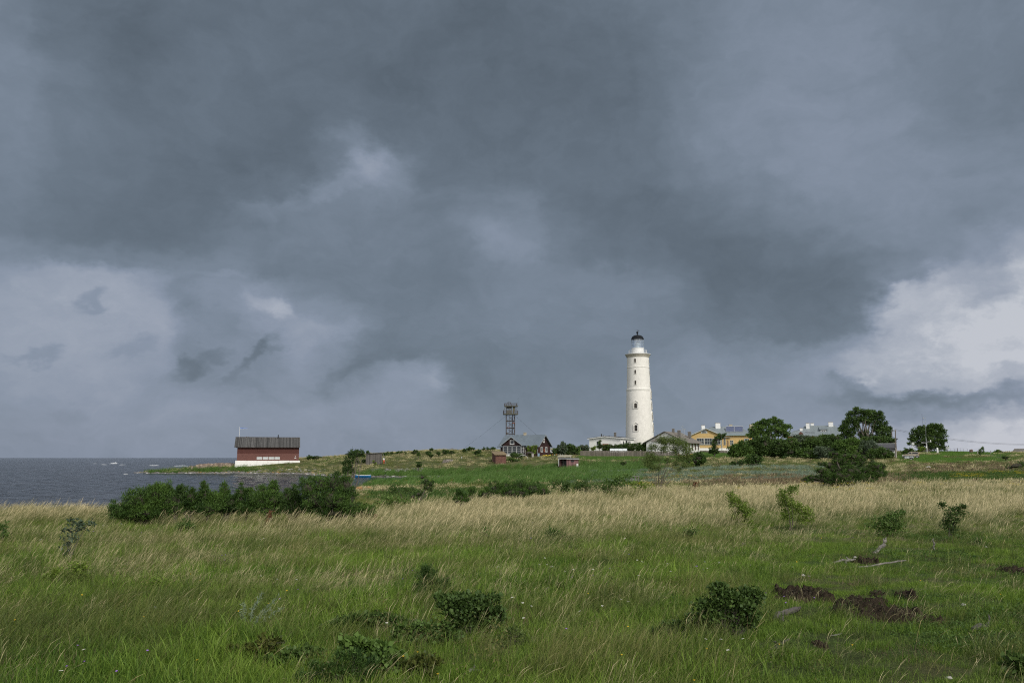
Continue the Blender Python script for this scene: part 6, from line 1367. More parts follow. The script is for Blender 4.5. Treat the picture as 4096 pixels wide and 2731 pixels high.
def flat_house():
    z = lambda x, y: (2300 + .3698 * x, 1280 + .3698 * y)
    S = Site('flat_white_house', 'low white building with almost flat dark roof at the foot of the lighthouse', 'house', *z(495, 1380), 246, -az(2480) - R(24))
    L = -S.X(z(155, 0)[0]); ze = S.Z(z(0, 1275)[1], u=z(495,0)[0]); sd = S.side(*z(638, 1340), 0).y; z0 = -1.5
    zm = S.loc(*z(330, 1258)).z; xm = S.X(z(330, 0)[0])
    zl = S.loc(*z(155, 1281)).z
    MB().poly([(-L, 0, z0), (0, 0, z0), (0, 0, ze), (xm, 0, zm), (-L, 0, zl)], (0, sd, 0)).build('wall', M_WHITE, S.root)
    rv = MB(); t = .2; o = .45
    rv.poly([(-L - o, -o, zl - .05), (xm, -o, zm), (xm, sd + o, zm), (-L - o, sd + o, zl - .05)], (0, 0, t)); rv.poly([(xm, -o, zm), (o, -o, ze - .03), (o, sd + o, ze - .03), (xm, sd + o, zm)], (0, 0, t))
    r = rv.build('roof', M_FELT, S.root)
    MB().poly([(-L - o, -o - .03, zl - .2), (xm, -o - .03, zm - .15), (xm, -o - .03, zm + .09), (-L - o, -o - .03, zl + .03)], (0, .03, 0)).poly([(xm, -o - .03, zm - .15), (o, -o - .03, ze - .18), (o, -o - .03, ze + .06), (xm, -o - .03, zm + .09)], (0, .03, 0)).build('eaves_board', M_WPAINT, S.root)
    MB().box(o, o + .03, -o, sd + o, ze - .2, ze + .06).build('eaves_board', M_WPAINT, S.root)
    chim(S, z(421,0)[0], z(440,0)[0], z(0,1217)[1], z(0,1262)[1], 2, M_CHIM)
    for x, y0, y1, rr in ((286,1230,1262,.16), (310,1243,1262,.1), (369,1246,1265,.1)):
        a = S.loc(*z(x, y0), 2); b = S.loc(*z(x, y1), 2); MB().tube([b - Vector((0,0,.4)), a], rr, 8).build('vent_pipe', M_BLACK, S.root)
    S.window(*z(238, 1310), *z(266, 1348), 0, M_GTRIM, M_GLASS, 2, 1, .08)
    a = S.rect(*z(298, 1337), *z(362, 1360)); MB().box(a[0], a[1], -.05, 0, a[2] - 1.5, a[3]).build('garage_door', M('door_red', (.30,.08,.05), .6), S.root)
    M4 = Matrix.Rotation(R(90), 4, 'Z')
    for (xa, xb, ya, yb, nm) in ((518, 528, 1308, 1345, 'window'), (546, 566, 1300, 1350, 'door'), (576, 584, 1308, 1345, 'window'), (588, 598, 1308, 1345, 'window')):
        p = S.side(*z(xa, yb), 0); q = S.side(*z(xb, ya), 0); window_at(S.root, p.y, q.y, p.z, q.z, 0, M_WPAINT, M_GLASS, 1, 1, .08, nm, M4)
    # plank fence
    Fz = Site('plank_fence', 'long weathered grey plank fence before the lighthouse', 'fence', *z(58, 1478), 234.5, R(-3) - az(2400))
    xa, xb = 0, Fz.X(z(1130, 0)[0]); rr = np.random.RandomState(2); m = MB(); n = int((xb - xa) / .19)
    for k in range(n):
        x = xa + k * .19; f = k / n; v0 = np.interp(f, [0, .35, .65, 1], [1410, 1411, 1416, 1428]); v1 = np.interp(f, [0, .4, .7, 1], [1472, 1480, 1490, 1495])
        zt_ = Fz.Z(1280 + .3698 * v0) + rr.normal(0, .035); m.box(x, x + .17, rr.uniform(-.015, .015), .04, Fz.Z(1280 + .3698 * v1) - .7, zt_)
    m.build('boards', M_FENCE, Fz.root)
    m = MB()
    for k in range(0, n, 13): m.box(xa + k * .19, xa + k * .19 + .14, .06, .2, -2.2, Fz.Z(1280 + .3698 * 1416) + (.15 if k % 2 else .05))
    m.build('rear_posts', M_FENCE, Fz.root)
    # polytunnel
    T = Site('polytunnel', 'low milky plastic polytunnel behind the plank fence', 'greenhouse', *z(378, 1412), 238, -az(2475)); w = T.X(z(562, 0)[0]); hh = T.Z(z(0, 1388)[1]) + .5; m = MB(); n = 10
    for i in range(n):
        a0, a1 = math.pi * i / n, math.pi * (i + 1) / n; f = lambda a: (1.4 - 1.4 * math.cos(a), hh * math.sin(a) - .5)
        p, q = f(a0), f(a1); m.poly([(0, p[0], p[1]), (w, p[0], p[1]), (w, q[0], q[1]), (0, q[0], q[1])], (0, 0, .02))
    m.build('plastic_cover', M('milky_plastic', (.62,.66,.66), .35), T.root)
    m = MB()
    for x in np.linspace(0, w, 5):
        for i in range(n):
            a0, a1 = math.pi * i / n, math.pi * (i + 1) / n; m.bar((x, 1.4 - 1.43 * math.cos(a0), (hh + .03) * math.sin(a0) - .5), (x, 1.4 - 1.43 * math.cos(a1), (hh + .03) * math.sin(a1) - .5), .03, 4)
    m.build('hoops', M_STEEL, T.root)

def white_house():
    z = lambda x, y: (2300 + .3698 * x, 1280 + .3698 * y); z6 = lambda x, y: (2700 + .2126 * x, 1650 + .2126 * y)
    S = Site('white_house', 'white plastered house with wide grey roof and a row of narrow windows', 'house', 2740, 1812, 233, -az(2740) - R(20))
    L = -S.X(2586); D = S.side(2799, 1800, 0).y; ze = S.side(2741, 1766, 0).z; ap = S.loc(2659.5, 1727); z0 = -2; xm = -L / 2
    zr = ap.z
    pent(-L, 0, 0, D, z0, ze, zr - .1, 'y').build('wall', M_WHITE, S.root)
    k = (zr - ze) / (L / 2); o = .9
    gable_roof(-L - o, o, -.6, D + .5, ze - o * k, zr, .18, along='y').build('roof', M_ETERN, S.root)
    sof = MB().poly([(-L - o, -.62, ze - o*k - .02), (xm, -.62, zr - .02), (xm, -.62, zr + .2), (-L - o, -.62, ze - o*k + .2)], (0, .02, 0)).poly([(xm, -.62, zr - .02), (o, -.62, ze - o*k - .02), (o, -.62, ze - o*k + .2), (xm, -.62, zr + .2)], (0, .02, 0)); sof.build('barge_board', M_GREYW, S.root)
    MB().box(.003, .06, 0, D, z0, S.side(2741, 1806, 0).z).build('plinth', M_CONC, S.root)
    M4 = Matrix.Rotation(R(90), 4, 'Z')
    for x in (207, 266, 324, 381, 436):
        p = S.side(*z6(x - 7, 692), 0); q = S.side(*z6(x + 6, 584), 0); window_at(S.root, p.y, q.y, p.z, q.z, 0, M('brown_frame', (.16,.09,.06), .7), M_GLASS, 1, 2, .09, 'window', M4)
    a = S.loc(*z(838, 1400)); 
    S.window(*z(970, 1340), *z(985, 1362), 0, M_GTRIM, M_GLASS, 1, 1, .08); S.window(*z(880, 1338), *z(905, 1356), 0, M_GTRIM, M_GLASS, 1, 1, .08)
    x0, x1 = S.loc(*z(833, 1400), -2.6).x, S.loc(*z(1005, 1400), -2.6).x; zt_ = S.loc(*z(900, 1312), -2.6).z
    MB().box(x0, x1, -2.6, -.004, z0, zt_).build('porch_wall', M_WHITE, S.root); MB().poly([(x0 - .3, -2.9, zt_), (x1 + .3, -2.9, zt_), (x1 + .2, -.01, zt_ + .9), (x0 - .2, -.01, zt_ + .9)], (0, 0, .14)).build('porch_roof', M_ETERN, S.root)
    for x0, x1, y0, y1, dy in ((1048,1070,1176,1215,5.5), (1108,1135,1193,1245,2.5), (1220,1248,1209,1258,9.5)): chim(S, z(x0,0)[0], z(x1,0)[0], z(0,y0)[1], z(0,y1)[1], dy, M_CHIM)
    for (x, ya, yb) in ((1160, 1222, 1138), (1176, 1222, 1168), (1184, 1215, 1172)):
        a = S.loc(*z(x, ya), 7); b = S.loc(*z(x, yb), 7); mm = MB().bar(a - Vector((0, 0, 1)), b, .035)
        for f in (.75, .88): c = a.lerp(b, f); mm.bar(c - Vector((.55, 0, 0)), c + Vector((.55, 0, 0)), .025)
        mm.build('aerial', M_STEEL, S.root)
    MB().tube([(.25, .5, ze - o*k), (.12, .1, ze - 1.1), (.12, .1, z0)], .06, 6).build('downpipe', M_GTRIM, S.root)
    # yellow gate
    Gt = Site('yellow_gate', 'low yellow timber gate in front of the white house steps', 'gate', *z6(75, 855), 226, R(-20)); m = MB(); w = Gt.X(z6(368, 0)[0]); hh = Gt.Z(z6(0, 778)[1])
    for x in (0, w * .49, w * .54, w): m.box(x - .06, x + .06, -.05, .05, -.5, hh)
    for f in (.25, .55, .9): m.box(.08, w * .48, -.03, .03, hh * f, hh * f + .09).box(w * .55, w - .08, -.03, .03, hh * f, hh * f + .09)
    m.build('frame', M('gate_yellow', (.50,.30,.09), .7), Gt.root)

def yellow_house():
    z = lambda x, y: (2700 + .2126 * x, 1650 + .2126 * y)
    S = Site('yellow_house', 'yellow clapboard house with grey metal roof, fan window and solar panels', 'house', *z(890, 715), 258, -az(2900) + R(8))
    D = 0; xl = S.X(z(295, 0)[0]); z0 = -1.5; zb = S.Z(z(0, 665)[1]); ze = S.Z(z(0, 425)[1]); ap = S.loc(*z(560, 300)); zr = ap.z
    xm = xl / 2; wing = 4.6
    MB().add(*(lambda m: (m.v, m.f))(pent(xl, 0, 0, wing + 3, zb, ze, zr - .12, 'y'))).build('wing_wall', M_YELL, S.root)
    MB().box(xl - .06, .06, -.06, wing + 3, z0, zb - .003).build('plinth', M_WHITE, S.root)
    k = (zr - ze) / (-xm); o = .6; t = .14
    gable_roof(xl - o, o, -.6, wing + 5, ze - o * k, zr, t, along='y').build('wing_roof', M_ROOFG, S.root)
    MB().poly([(xl - o, -.63, ze - o*k - .08), (xm, -.63, zr - .08), (xm, -.63, zr + .17), (xl - o, -.63, ze - o*k + .17)], (0, .03, 0)).poly([(xm, -.63, zr - .08), (o, -.63, ze - o*k - .08), (o, -.63, ze - o*k + .17), (xm, -.63, zr + .17)], (0, .03, 0)).build('barge_board', M_GTRIM, S.root)
    for a, b in ((416, 538), (564, 690), (720, 850)):
        S.window(*z(a, 486), *z(b, 594), 0, M_GTRIM, M_GLASS, 3, 2, .14)
    c = S.loc(*z(548, 380)); f = MB(); g = MB(); rr = .85; n = 10
    f.poly([(c.x + (rr + .22) * math.cos(a), -.07, c.z + (rr + .22) * math.sin(a) - .1) for a in np.linspace(0, math.pi, 13)], (0, .06, 0)); g.poly([(c.x + rr * .78 * math.cos(a), -.09, c.z + rr * .78 * math.sin(a)) for a in np.linspace(0, math.pi, 13)], (0, .03, 0))
    fw = f.build('fan_window', M_GTRIM, S.root); g.build('pane', M_GLASS, fw); s = MB()
    for a in np.linspace(.5, math.pi - .5, 4): s.bar((c.x, -.1, c.z), (c.x + rr*.8*math.cos(a), -.1, c.z + rr*.8*math.sin(a)), .03, 4)
    s.build('spokes', M_GTRIM, fw)
    # side bay with door
    yb = wing; bx = S.loc(*z(1008, 560), wing - .4).x
    MB().box(.003, bx, 1.6, wing + .5, zb + .002, ze - .7).build('porch_wall', M_YELL, S.root); MB().box(0, bx + .05, 1.5, wing + .4, z0, zb).build('porch_plinth', M_WHITE, S.root)
    MB().poly([(-.2, 1.1, ze - .75), (bx + .5, 1.1, ze - .75), (bx + .5, wing + 1, ze - .75), (-.2, wing + 1, ze - .2)], (0, 0, .12)).build('porch_roof', M_ROOFG, S.root)
    w0 = .25; x0, x1, z0_, z1_ = S.rect(*z(923, 490), *z(946, 598), 1.6); window_at(S.root, max(x0, .25), x1, z0_, z1_, 1.6, M_GTRIM, M_GLASS, 2, 2, .1)
    x0, x1, z0_, z1_ = S.rect(*z(982, 515), *z(1004, 650), 1.6); MB().box(x0, min(x1, bx - .1), 1.5, 1.58, zb, z1_).build('door', M('door_brown', (.20,.13,.07), .6), S.root)
    MB().tube([(-.1, -.4, ze - .4), (-.1, -.12, ze - 1.3), (-.1, -.12, z0)], .07, 6).build('downpipe', M_GTRIM, S.root)
    MB().box(-.28, .03, -.05, 0, zb, ze - .3).build('corner_board', M_GTRIM, S.root)
    # main block
    my = wing; x0 = S.X(z(560, 0)[0], my); x1 = S.X(z(1465, 0)[0], my); zem = S.loc(*z(1200, 418), my - .6).z; zrm = S.loc(*z(1000, 264), my + 5.5).z; Dm = 11
    MB().box(x0, x1, my, my + Dm, zb, zem + .1).build('main_wall', M_YELL, S.root); MB().box(x0, x1 + .05, my - .05, my + Dm, z0, zb - .003).build('main_plinth', M_WHITE, S.root)
    hip_roof(x0 - .6, x1 + .6, my - .6, my + Dm + .6, zem, zrm, 3.6).build('main_roof', M_ROOFG, S.root)
    MB().box(x0 - .62, x1 + .62, my - .66, my - .6, zem - .16, zem + .1).build('gutter', M('gutter_teal', (.22,.30,.31), .5), S.root)
    S.window(*z(1042, 524), *z(1088, 600), my, M_GTRIM, M_GLASS, 2, 3, .14); S.window(*z(1312, 492), *z(1385, 578), my, M_GTRIM, M_GLASS, 3, 2, .14)
    st = MB(); ax, bx2, _, _ = S.rect(*z(972, 655), *z(1072, 715), my - 2)
    for i in range(6): st.box(ax + i * .12, bx2 - i*.1, my - 2.6 + i * .3, my - .07, z0 if i == 0 else zb - 1.25 + i * .2 - .2 + .0, zb - 1.25 + (i + 1) * .2)
    st.build('steps', M_CONC, S.root)
    ra = S.loc(*z(1085, 600), my - 1.2); MB().bar(ra, S.loc(*z(1155, 612), my - 1.2), .03).bar(S.loc(*z(1112, 605), my - 1.2), S.loc(*z(1112, 645), my - 1.2), .03).bar(S.loc(*z(1150, 612), my - 1.2), S.loc(*z(1150, 660), my - 1.2), .03).build('handrail', M_BLACK, S.root)
    W = M_WPAINT
    for a, b, c_, d, dy, mm in ((500,562,240,300,my+5,W), (764,852,195,292,my+4.2,W), (1018,1080,226,262,my+6.2,M_CHIMY), (1408,1485,224,300,my+4.8,M_CHIMY)): chim(S, z(a,0)[0], z(b,0)[0], z(0,c_)[1], z(0,d)[1], dy, mm)
    # solar collectors raised over the roof
    pm = M('solar_tubes', (.05,.07,.16), .25, var=.3)
    for a, b in ((958, 1112), (1118, 1276)):
        p = S.loc(*z(a, 358), my + 1.6); q = S.loc(*z(b, 358), my + 1.6); r_ = S.loc(*z(b, 262), my + 3.4); s_ = S.loc(*z(a, 262), my + 3.4)
        o_ = MB().poly([p, q, r_, s_], (0, .02, .08)).build('solar_panel', pm, S.root)
        fr = MB()
        for A, B in ((p, q), (q, r_), (r_, s_), (s_, p)): fr.bar(A + Vector((0, -.03, .06)), B + Vector((0, -.03, .06)), .05, 4)
        for i in range(1, 14): fr.bar(p.lerp(q, i/14) + Vector((0, -.02, .07)), s_.lerp(r_, i/14) + Vector((0, -.02, .07)), .022, 4)
        fr.bar(s_ + Vector((0, -.05, .1)), r_ + Vector((0, -.05, .1)), .11, 6); fr.build('frame', M_STEEL, o_)
        for A in (p, q): MB().bar(A - Vector((0, 0, .3)), A + Vector((0, 1.9, 0)), .04).build('bracket', M_STEEL, o_)
    # terrace walls
    for i, (xa, xb, ya, yb, Y, lab) in enumerate([(470, 985, 715, 765, 252, 'upper dry limestone terrace wall under the yellow house'), (572, 1040, 790, 836, 243, 'lower dry limestone wall with painted floats along its top')]):
        Wl = Site('stone_wall', lab, 'wall', *z(xa, yb), Y, -az(2850)); w = Wl.X(z(xb, 0)[0]); hh = Wl.Z(z(0, ya)[1]); m = MB(); rr = np.random.RandomState(i); n = 16
        for k in range(n): m.box(w*k/n + .003, w*(k+1)/n, rr.uniform(-.06, .06), .8, -1.5, hh + rr.uniform(-.05, .1))
        m.build('stonework', M_LIMES, Wl.root)
    WL = 243.4
    cols = [('white',(.62,.62,.6)), ('pale blue',(.35,.42,.5)), ('white',(.6,.6,.58)), ('grey',(.3,.3,.3)), ('red',(.55,.06,.05)), ('white',(.6,.6,.6)), ('orange',(.6,.2,.04)), ('yellow',(.6,.42,.04)), ('red',(.5,.05,.05)), ('lime green',(.3,.5,.08)), ('orange',(.6,.22,.05)), ('yellow',(.6,.45,.05)), ('dark red',(.35,.04,.04)), ('white',(.55,.55,.55))]
    ords = ['first','second','third','fourth','fifth','sixth','seventh','eighth','ninth','tenth','eleventh','twelfth','thirteenth','last']
    for i, (nm, c) in enumerate(cols):
        b = P(*z([615,640,675,745,868,885,900,915,928,940,952,965,978,995][i], 780 if i < 4 else 788), WL); rr = .19
        m = MB().lathe([(.01, -rr), (rr * .8, -rr * .6), (rr, 0), (rr * .8, rr * .6), (.01, rr)], 10); m.lathe([(.01, rr), (.05, rr), (.05, rr + .08), (.01, rr + .08)], 6)
        tag(m.build('fishing_float', M('float_%s' % nm.replace(' ', '_'), c, .4), None, True, loc=b), '%s fishing float on the lower limestone wall, %s from the left' % (nm, ords[i]), 'float', 'floats along the limestone wall')

def manor():
    z = lambda x, y: (3100 + .2232 * x, 1600 + .2232 * y)
    S = Site('manor_house', 'large ochre manor with tall hipped grey metal roof, dormer and white chimneys', 'house', *z(230, 740), 280, -az(3250) + R(3))
    x0 = S.X(z(240, 0)[0]); x1 = S.X(z(1230, 0)[0]); ze = S.Z(z(0, 636)[1]); zr = S.Z(z(0, 462)[1], 6.5); D = 13
    MB().box(x0, x1, 0, D, -3, ze).build('wall', M_YELLD, S.root)
    ym = D / 2
    xa, xb = S.X(z(558, 0)[0], ym), S.X(z(1100, 0)[0], ym); xe0, xe1 = x0 - .6, x1 + .6
    xs = S.X(z(360, 0)[0], ym * .5); zs = S.Z(z(0, 550)[1], ym * .5)
    xh = S.X(z(400, 0)[0]); m = MB(); y0, y1 = -.6, D + .6
    m.add([(xh,y0,ze),(xe1,y0,ze),(xe1,y1,ze),(xh,y1,ze),(xa,ym,zr),(xb,ym,zr)], [(0,1,5,4),(1,2,5),(2,3,4,5),(3,0,4),(3,2,1,0)])
    m.box(xe0, xe1, y0 - .02, y1 + .02, ze - .25, ze - .003)
    rf = m.build('roof', M_ROOFG, S.root)
    xm = (xe0 + S.X(z(520, 0)[0])) / 2
    m = MB(); x2 = S.X(z(520, 0)[0]); m.add([(xe0,y0,ze+.01),(x2,y0,ze+.01),(x2,ym,ze+.01),(xe0,ym,ze+.01),(xs,y0+3.2,zs),(x2,y0+3.2,zs + .5)], [(0,1,5,4),(1,2,5),(2,3,4,5),(3,0,4)]); m.build('side_roof', M_ROOFG, S.root)
    for a, b, c, d, dy in ((448,494,503,600,1.8), (558,616,413,512,4.2), (640,697,414,470,6.8), (961,1040,394,474,5.6)): chim(S, z(a,0)[0], z(b,0)[0], z(0,c)[1], z(0,d)[1], dy, M_WPAINT)
    # dormer
    a = S.rect(*z(808, 524), *z(932, 600), 2.2); dm = MB().box(a[0], a[1], 2.2, 6, a[2] - .4, a[3]).build('dormer', M_ROOFG, S.root)
    MB().poly([(a[0] - .2, 1.9, a[3]), (a[1] + .2, 1.9, a[3]), (a[1] + .5, 5.2, S.Z(z(0, 490)[1], 5.2)), (a[0] - .2, 5.2, S.Z(z(0, 490)[1], 5.2))], (0, 0, .1)).build('dormer_roof', M_ROOFG, dm)
    a = S.rect(*z(833, 547), *z(903, 580), 2.2); window_at(dm, a[0], a[1], a[2], a[3], 2.2, M_WPAINT, M_GLASS, 2, 1, .14)
    a = S.loc(*z(535, 575), 1.2); b = S.loc(*z(710, 580), 1.2); MB().bar(a, b, .05).bar(a, a - Vector((0, 0, .4)), .03).bar(b, b - Vector((0, 0, .4)), .03).build('snow_guard', M_BLACK, rf)
    # porch pediment
    a, b, c = S.loc(*z(690, 684), -3), S.loc(*z(860, 672), -3), S.loc(*z(762, 650), -3); MB().poly([a, b, c], (0, 3, 0)).build('porch_gable', M_YELLD, S.root)
    m = MB()
    for p, q in ((a + Vector((-.3, 0, -.1)), c), (c, b + Vector((.3, 0, -.1)))): m.poly([p + Vector((0, -.3, 0)), q + Vector((0, -.3, 0)), q + Vector((0, 3, 0)), p + Vector((0, 3, 0))], (0, 0, .16))
    m.build('porch_roof', M_ROOFG, S.root)
    # brick chimney of an outbuilding before it
    q = Site('brick_stack', 'short brick chimney stack showing above the hedge before the manor', 'chimney', *z(466, 800), 240, -az(3204)); a = q.rect(*z(435, 606), *z(498, 700)); m = MB().box(a[0], a[1], 0, 1, -2, a[3]); m.build('shaft', M_CHIM, q.root)
    MB().box(a[0] - .12, a[1] + .12, -.12, 1.12, a[3], a[3] + .15).poly([(a[0] - .12, -.12, a[3] + .15), (a[1] + .12, -.12, a[3] + .15), ((a[0] + a[1]) / 2, -.12, a[3] + .75)], (0, 1.24, 0)).build('cap', M_BRICKL, q.root)
    # right outbuilding
    E_ = Site('east_wing', 'stone building with blue grey roof, half hidden by the round crowned tree and the pole', 'house', *z(2185, 880), 262, -az(3588) + R(2)); a = E_.loc(*z(1600, 690)); ze = E_.Z(z(0, 690)[1]); xr = 0
    sd = 9; zr = E_.Z(z(0, 606)[1], 4)
    MB().box(a.x, 0, 0, sd, -2, ze).build('wall', M('pink_plaster', (.26,.19,.145), .85), E_.root)
    MB().box(a.x - .2, .2, -.2, sd, ze - .45, ze - .01).build('eaves_moulding', M_GTRIM, E_.root)
    hip_roof(a.x - .5, .55, -.55, sd + .5, ze + .05, zr, 4.2).build('roof', M_ROOFB, E_.root)
    chim(E_, z(2062,0)[0], z(2100,0)[0], z(0,560)[1], z(0,650)[1], 3.5, M_LIMES)
    # dark sheds
    K = Site('tarred_shed', 'dark roofed shed standing behind the utility pole', 'shed', *z(1770, 960), 214, -az(3540)); x1 = K.X(z(2172, 0)[0]); zt_ = K.Z(z(0, 862)[1]); zr = K.Z(z(0, 788)[1], 3)
    MB().box(0, x1, 0, 6, -1, zt_).build('wall', M_GREYW, K.root); gable_roof(-.3, x1 + .2, -.4, 6.4, zt_ - .05, zr, .12).build('roof', M_FELT, K.root); MB().box(-.3, x1 + .2, 2.9, 3.1, zr + .1, zr + .2).build('ridge', M_GTRIM, K.root)
    p = K.loc(*z(1826, 838), -.1); MB().bar(p, K.loc(*z(1826, 778), -.1), .05).build('vent_pipe', M_WPAINT, K.root)
    K = Site('lean_to_shed', 'low grey lean-to with sagging roof below the dark roofed shed', 'shed', *z(1815, 960), 209, -az(3530)); x1 = K.X(z(2140, 0)[0]); za, zb = K.Z(z(0, 858)[1]), K.Z(z(0, 908)[1])
    MB().add([(0,0,-1),(x1,0,-1),(x1,3,-1),(0,3,-1),(0,0,za-.3),(x1,0,zb),(x1,3,zb+.2),(0,3,za)], [(0,3,2,1),(4,5,6,7),(0,1,5,4),(1,2,6,5),(2,3,7,6),(3,0,4,7)]).build('wall', M_GREYW, K.root)
    MB().poly([(-.2, -.4, za - .25), (x1 + .1, -.4, zb), (x1 + .1, 3.2, zb + .25), (-.2, 3.2, za + .1)], (0, 0, .1)).build('roof', M_FELT, K.root)
    a = K.rect(*z(2098, 912), *z(2148, 1000), -.05); MB().box(a[0], a[1], -.08, -.01, a[2], a[3]).build('white_panel', M_WPAINT, K.root)
    # barn at the right edge
    z8 = lambda x, y: (3500 + .2534 * x, 1600 + .2534 * y)
    K = Site('roofed_barn', 'low barn with mottled grey lichened roof, cut off by the right edge', 'barn', *z8(2175, 850), 243, -az(4090) + R(4)); x1 = K.X(4160); zr = K.Z(z8(0, 765)[1], 4); ze = K.Z(z8(0, 842)[1])
    m = MB(); rx = K.X(z8(2205, 0)[0], 4); m.add([(0,0,ze),(x1,0,ze),(x1,8,ze),(0,8,ze),(rx,4,zr),(x1,4,zr)], [(0,1,5,4),(1,2,5),(2,3,4,5),(3,0,4),(3,2,1,0)]); m.build('roof', M('lichen_roof', (.15,.14,.12), .95, var=.5, scale=3, dirt=.3), K.root); MB().box(.4, x1, .4, 7.6, -2, ze - .02).build('wall', M_LIMES, K.root)
for f in (lighthouse, boathouse, tower, red_house, small_huts, flat_house, white_house, yellow_house, manor): f()
# ---------------------------------------------------------------- the small things
M_SOIL = mat('dug_soil', (.040,.030,.020), .98, .6, 22, bump=1.2, spec=.1)
M_ROCK = mat('shore_rock', (.17,.16,.15), .9, .5, 4, bump=.8)
M_ROCKW = mat('pale_stone', (.46,.44,.41), .9, .3, 9, bump=.6)
M_ROCKO = mat('lichen_rock', (.24,.16,.09), .95, .6, 2.5, bump=.8, col2=(.45,.2,.03))
def rock(name, label, cat, C, rx, ry, rz, m, seed, group=None, flat=.3):
    rr = np.random.RandomState(seed); n, k = 14, 9; V = []
    for i in range(k):
        t = math.pi * i / (k - 1)
        for j in range(n):
            a = 2 * math.pi * j / n; d = np.array([math.sin(t) * math.cos(a), math.sin(t) * math.sin(a), math.cos(t)])
            f = 1 + .28 * fbm(np.array([d[0] * 2 + seed]), np.array([d[1] * 2 + d[2] * 1.7]), 1.4, seed, 3)[0]
            V.append(d * f * (rx, ry, rz))
    Q = [(i*n + j, i*n + (j+1) % n, (i+1)*n + (j+1) % n, (i+1)*n + j) for i in range(k - 1) for j in range(n)]
    o = MB().add(V, [q[::-1] for q in Q]).build(name, m, None, True, loc=C); return tag(o, label, cat, group)
def px(Y): return Y / F
def soil():
    for i, mm in enumerate(MOUNDS):
        xc, yc, rx, ry = mound_geo(mm); hgt, lab = mm[4], mm[5]; nx, ny = 70, 40
        X, Y = np.meshgrid(np.linspace(-1.05, 1.05, nx), np.linspace(-1.05, 1.05, ny)); x = xc + X * rx; y = yc + Y * ry
        e = X ** 2 + Y ** 2 + .35 * fbm(x, y, 5, 70 + i, 3); e = e + .5 * fbm(x, y, 9, 75 + i, 3); f = 1 - Sm(e, .2, .9)
        c = fbm(x, y, 14, 80 + i, 4); c2 = fbm(x, y, 42, 90 + i, 3)
        Z = zt(x, y) - .03 + f * (hgt * .62 * (.45 + .7 * np.abs(c)) + .035 * c2 + .02)
        idx = np.arange(X.size).reshape(X.shape); q = np.stack([idx[:-1, :-1], idx[:-1, 1:], idx[1:, 1:], idx[1:, :-1]], -1).reshape(-1, 4)
        V = np.stack([x - xc, y - yc, Z], -1).reshape(-1, 3); z0 = ztf(xc, yc); V[:, 2] -= z0
        root = empty('soil_heap', (xc, yc, z0), 0, lab, 'soil heap', 'dug soil heaps')
        np_mesh('soil', V, q, M_SOIL, root)
        rr = np.random.RandomState(i); n = int(160 * rx * ry / .2) + 20; sel = rr.randint(0, len(V), n * 3); sel = sel[f.ravel()[sel] > .25][:n]
        if len(sel):   # torn roots and turf clods
            c3 = V[sel] + (0, 0, .004); v, qq, t, h = leaf_quads(np.repeat(c3, 5, 0) + rr.normal(0, .018, (len(sel) * 5, 3)), .026, rr, .5, .2)
            np_mesh('torn_roots', v, qq, leafm_soil, root, attrs={'tint': t, 'h': h})
leafm_soil = leafmat('torn_root', (.03,.024,.016), (.085,.07,.042), None, .05, inst=False, big=3)
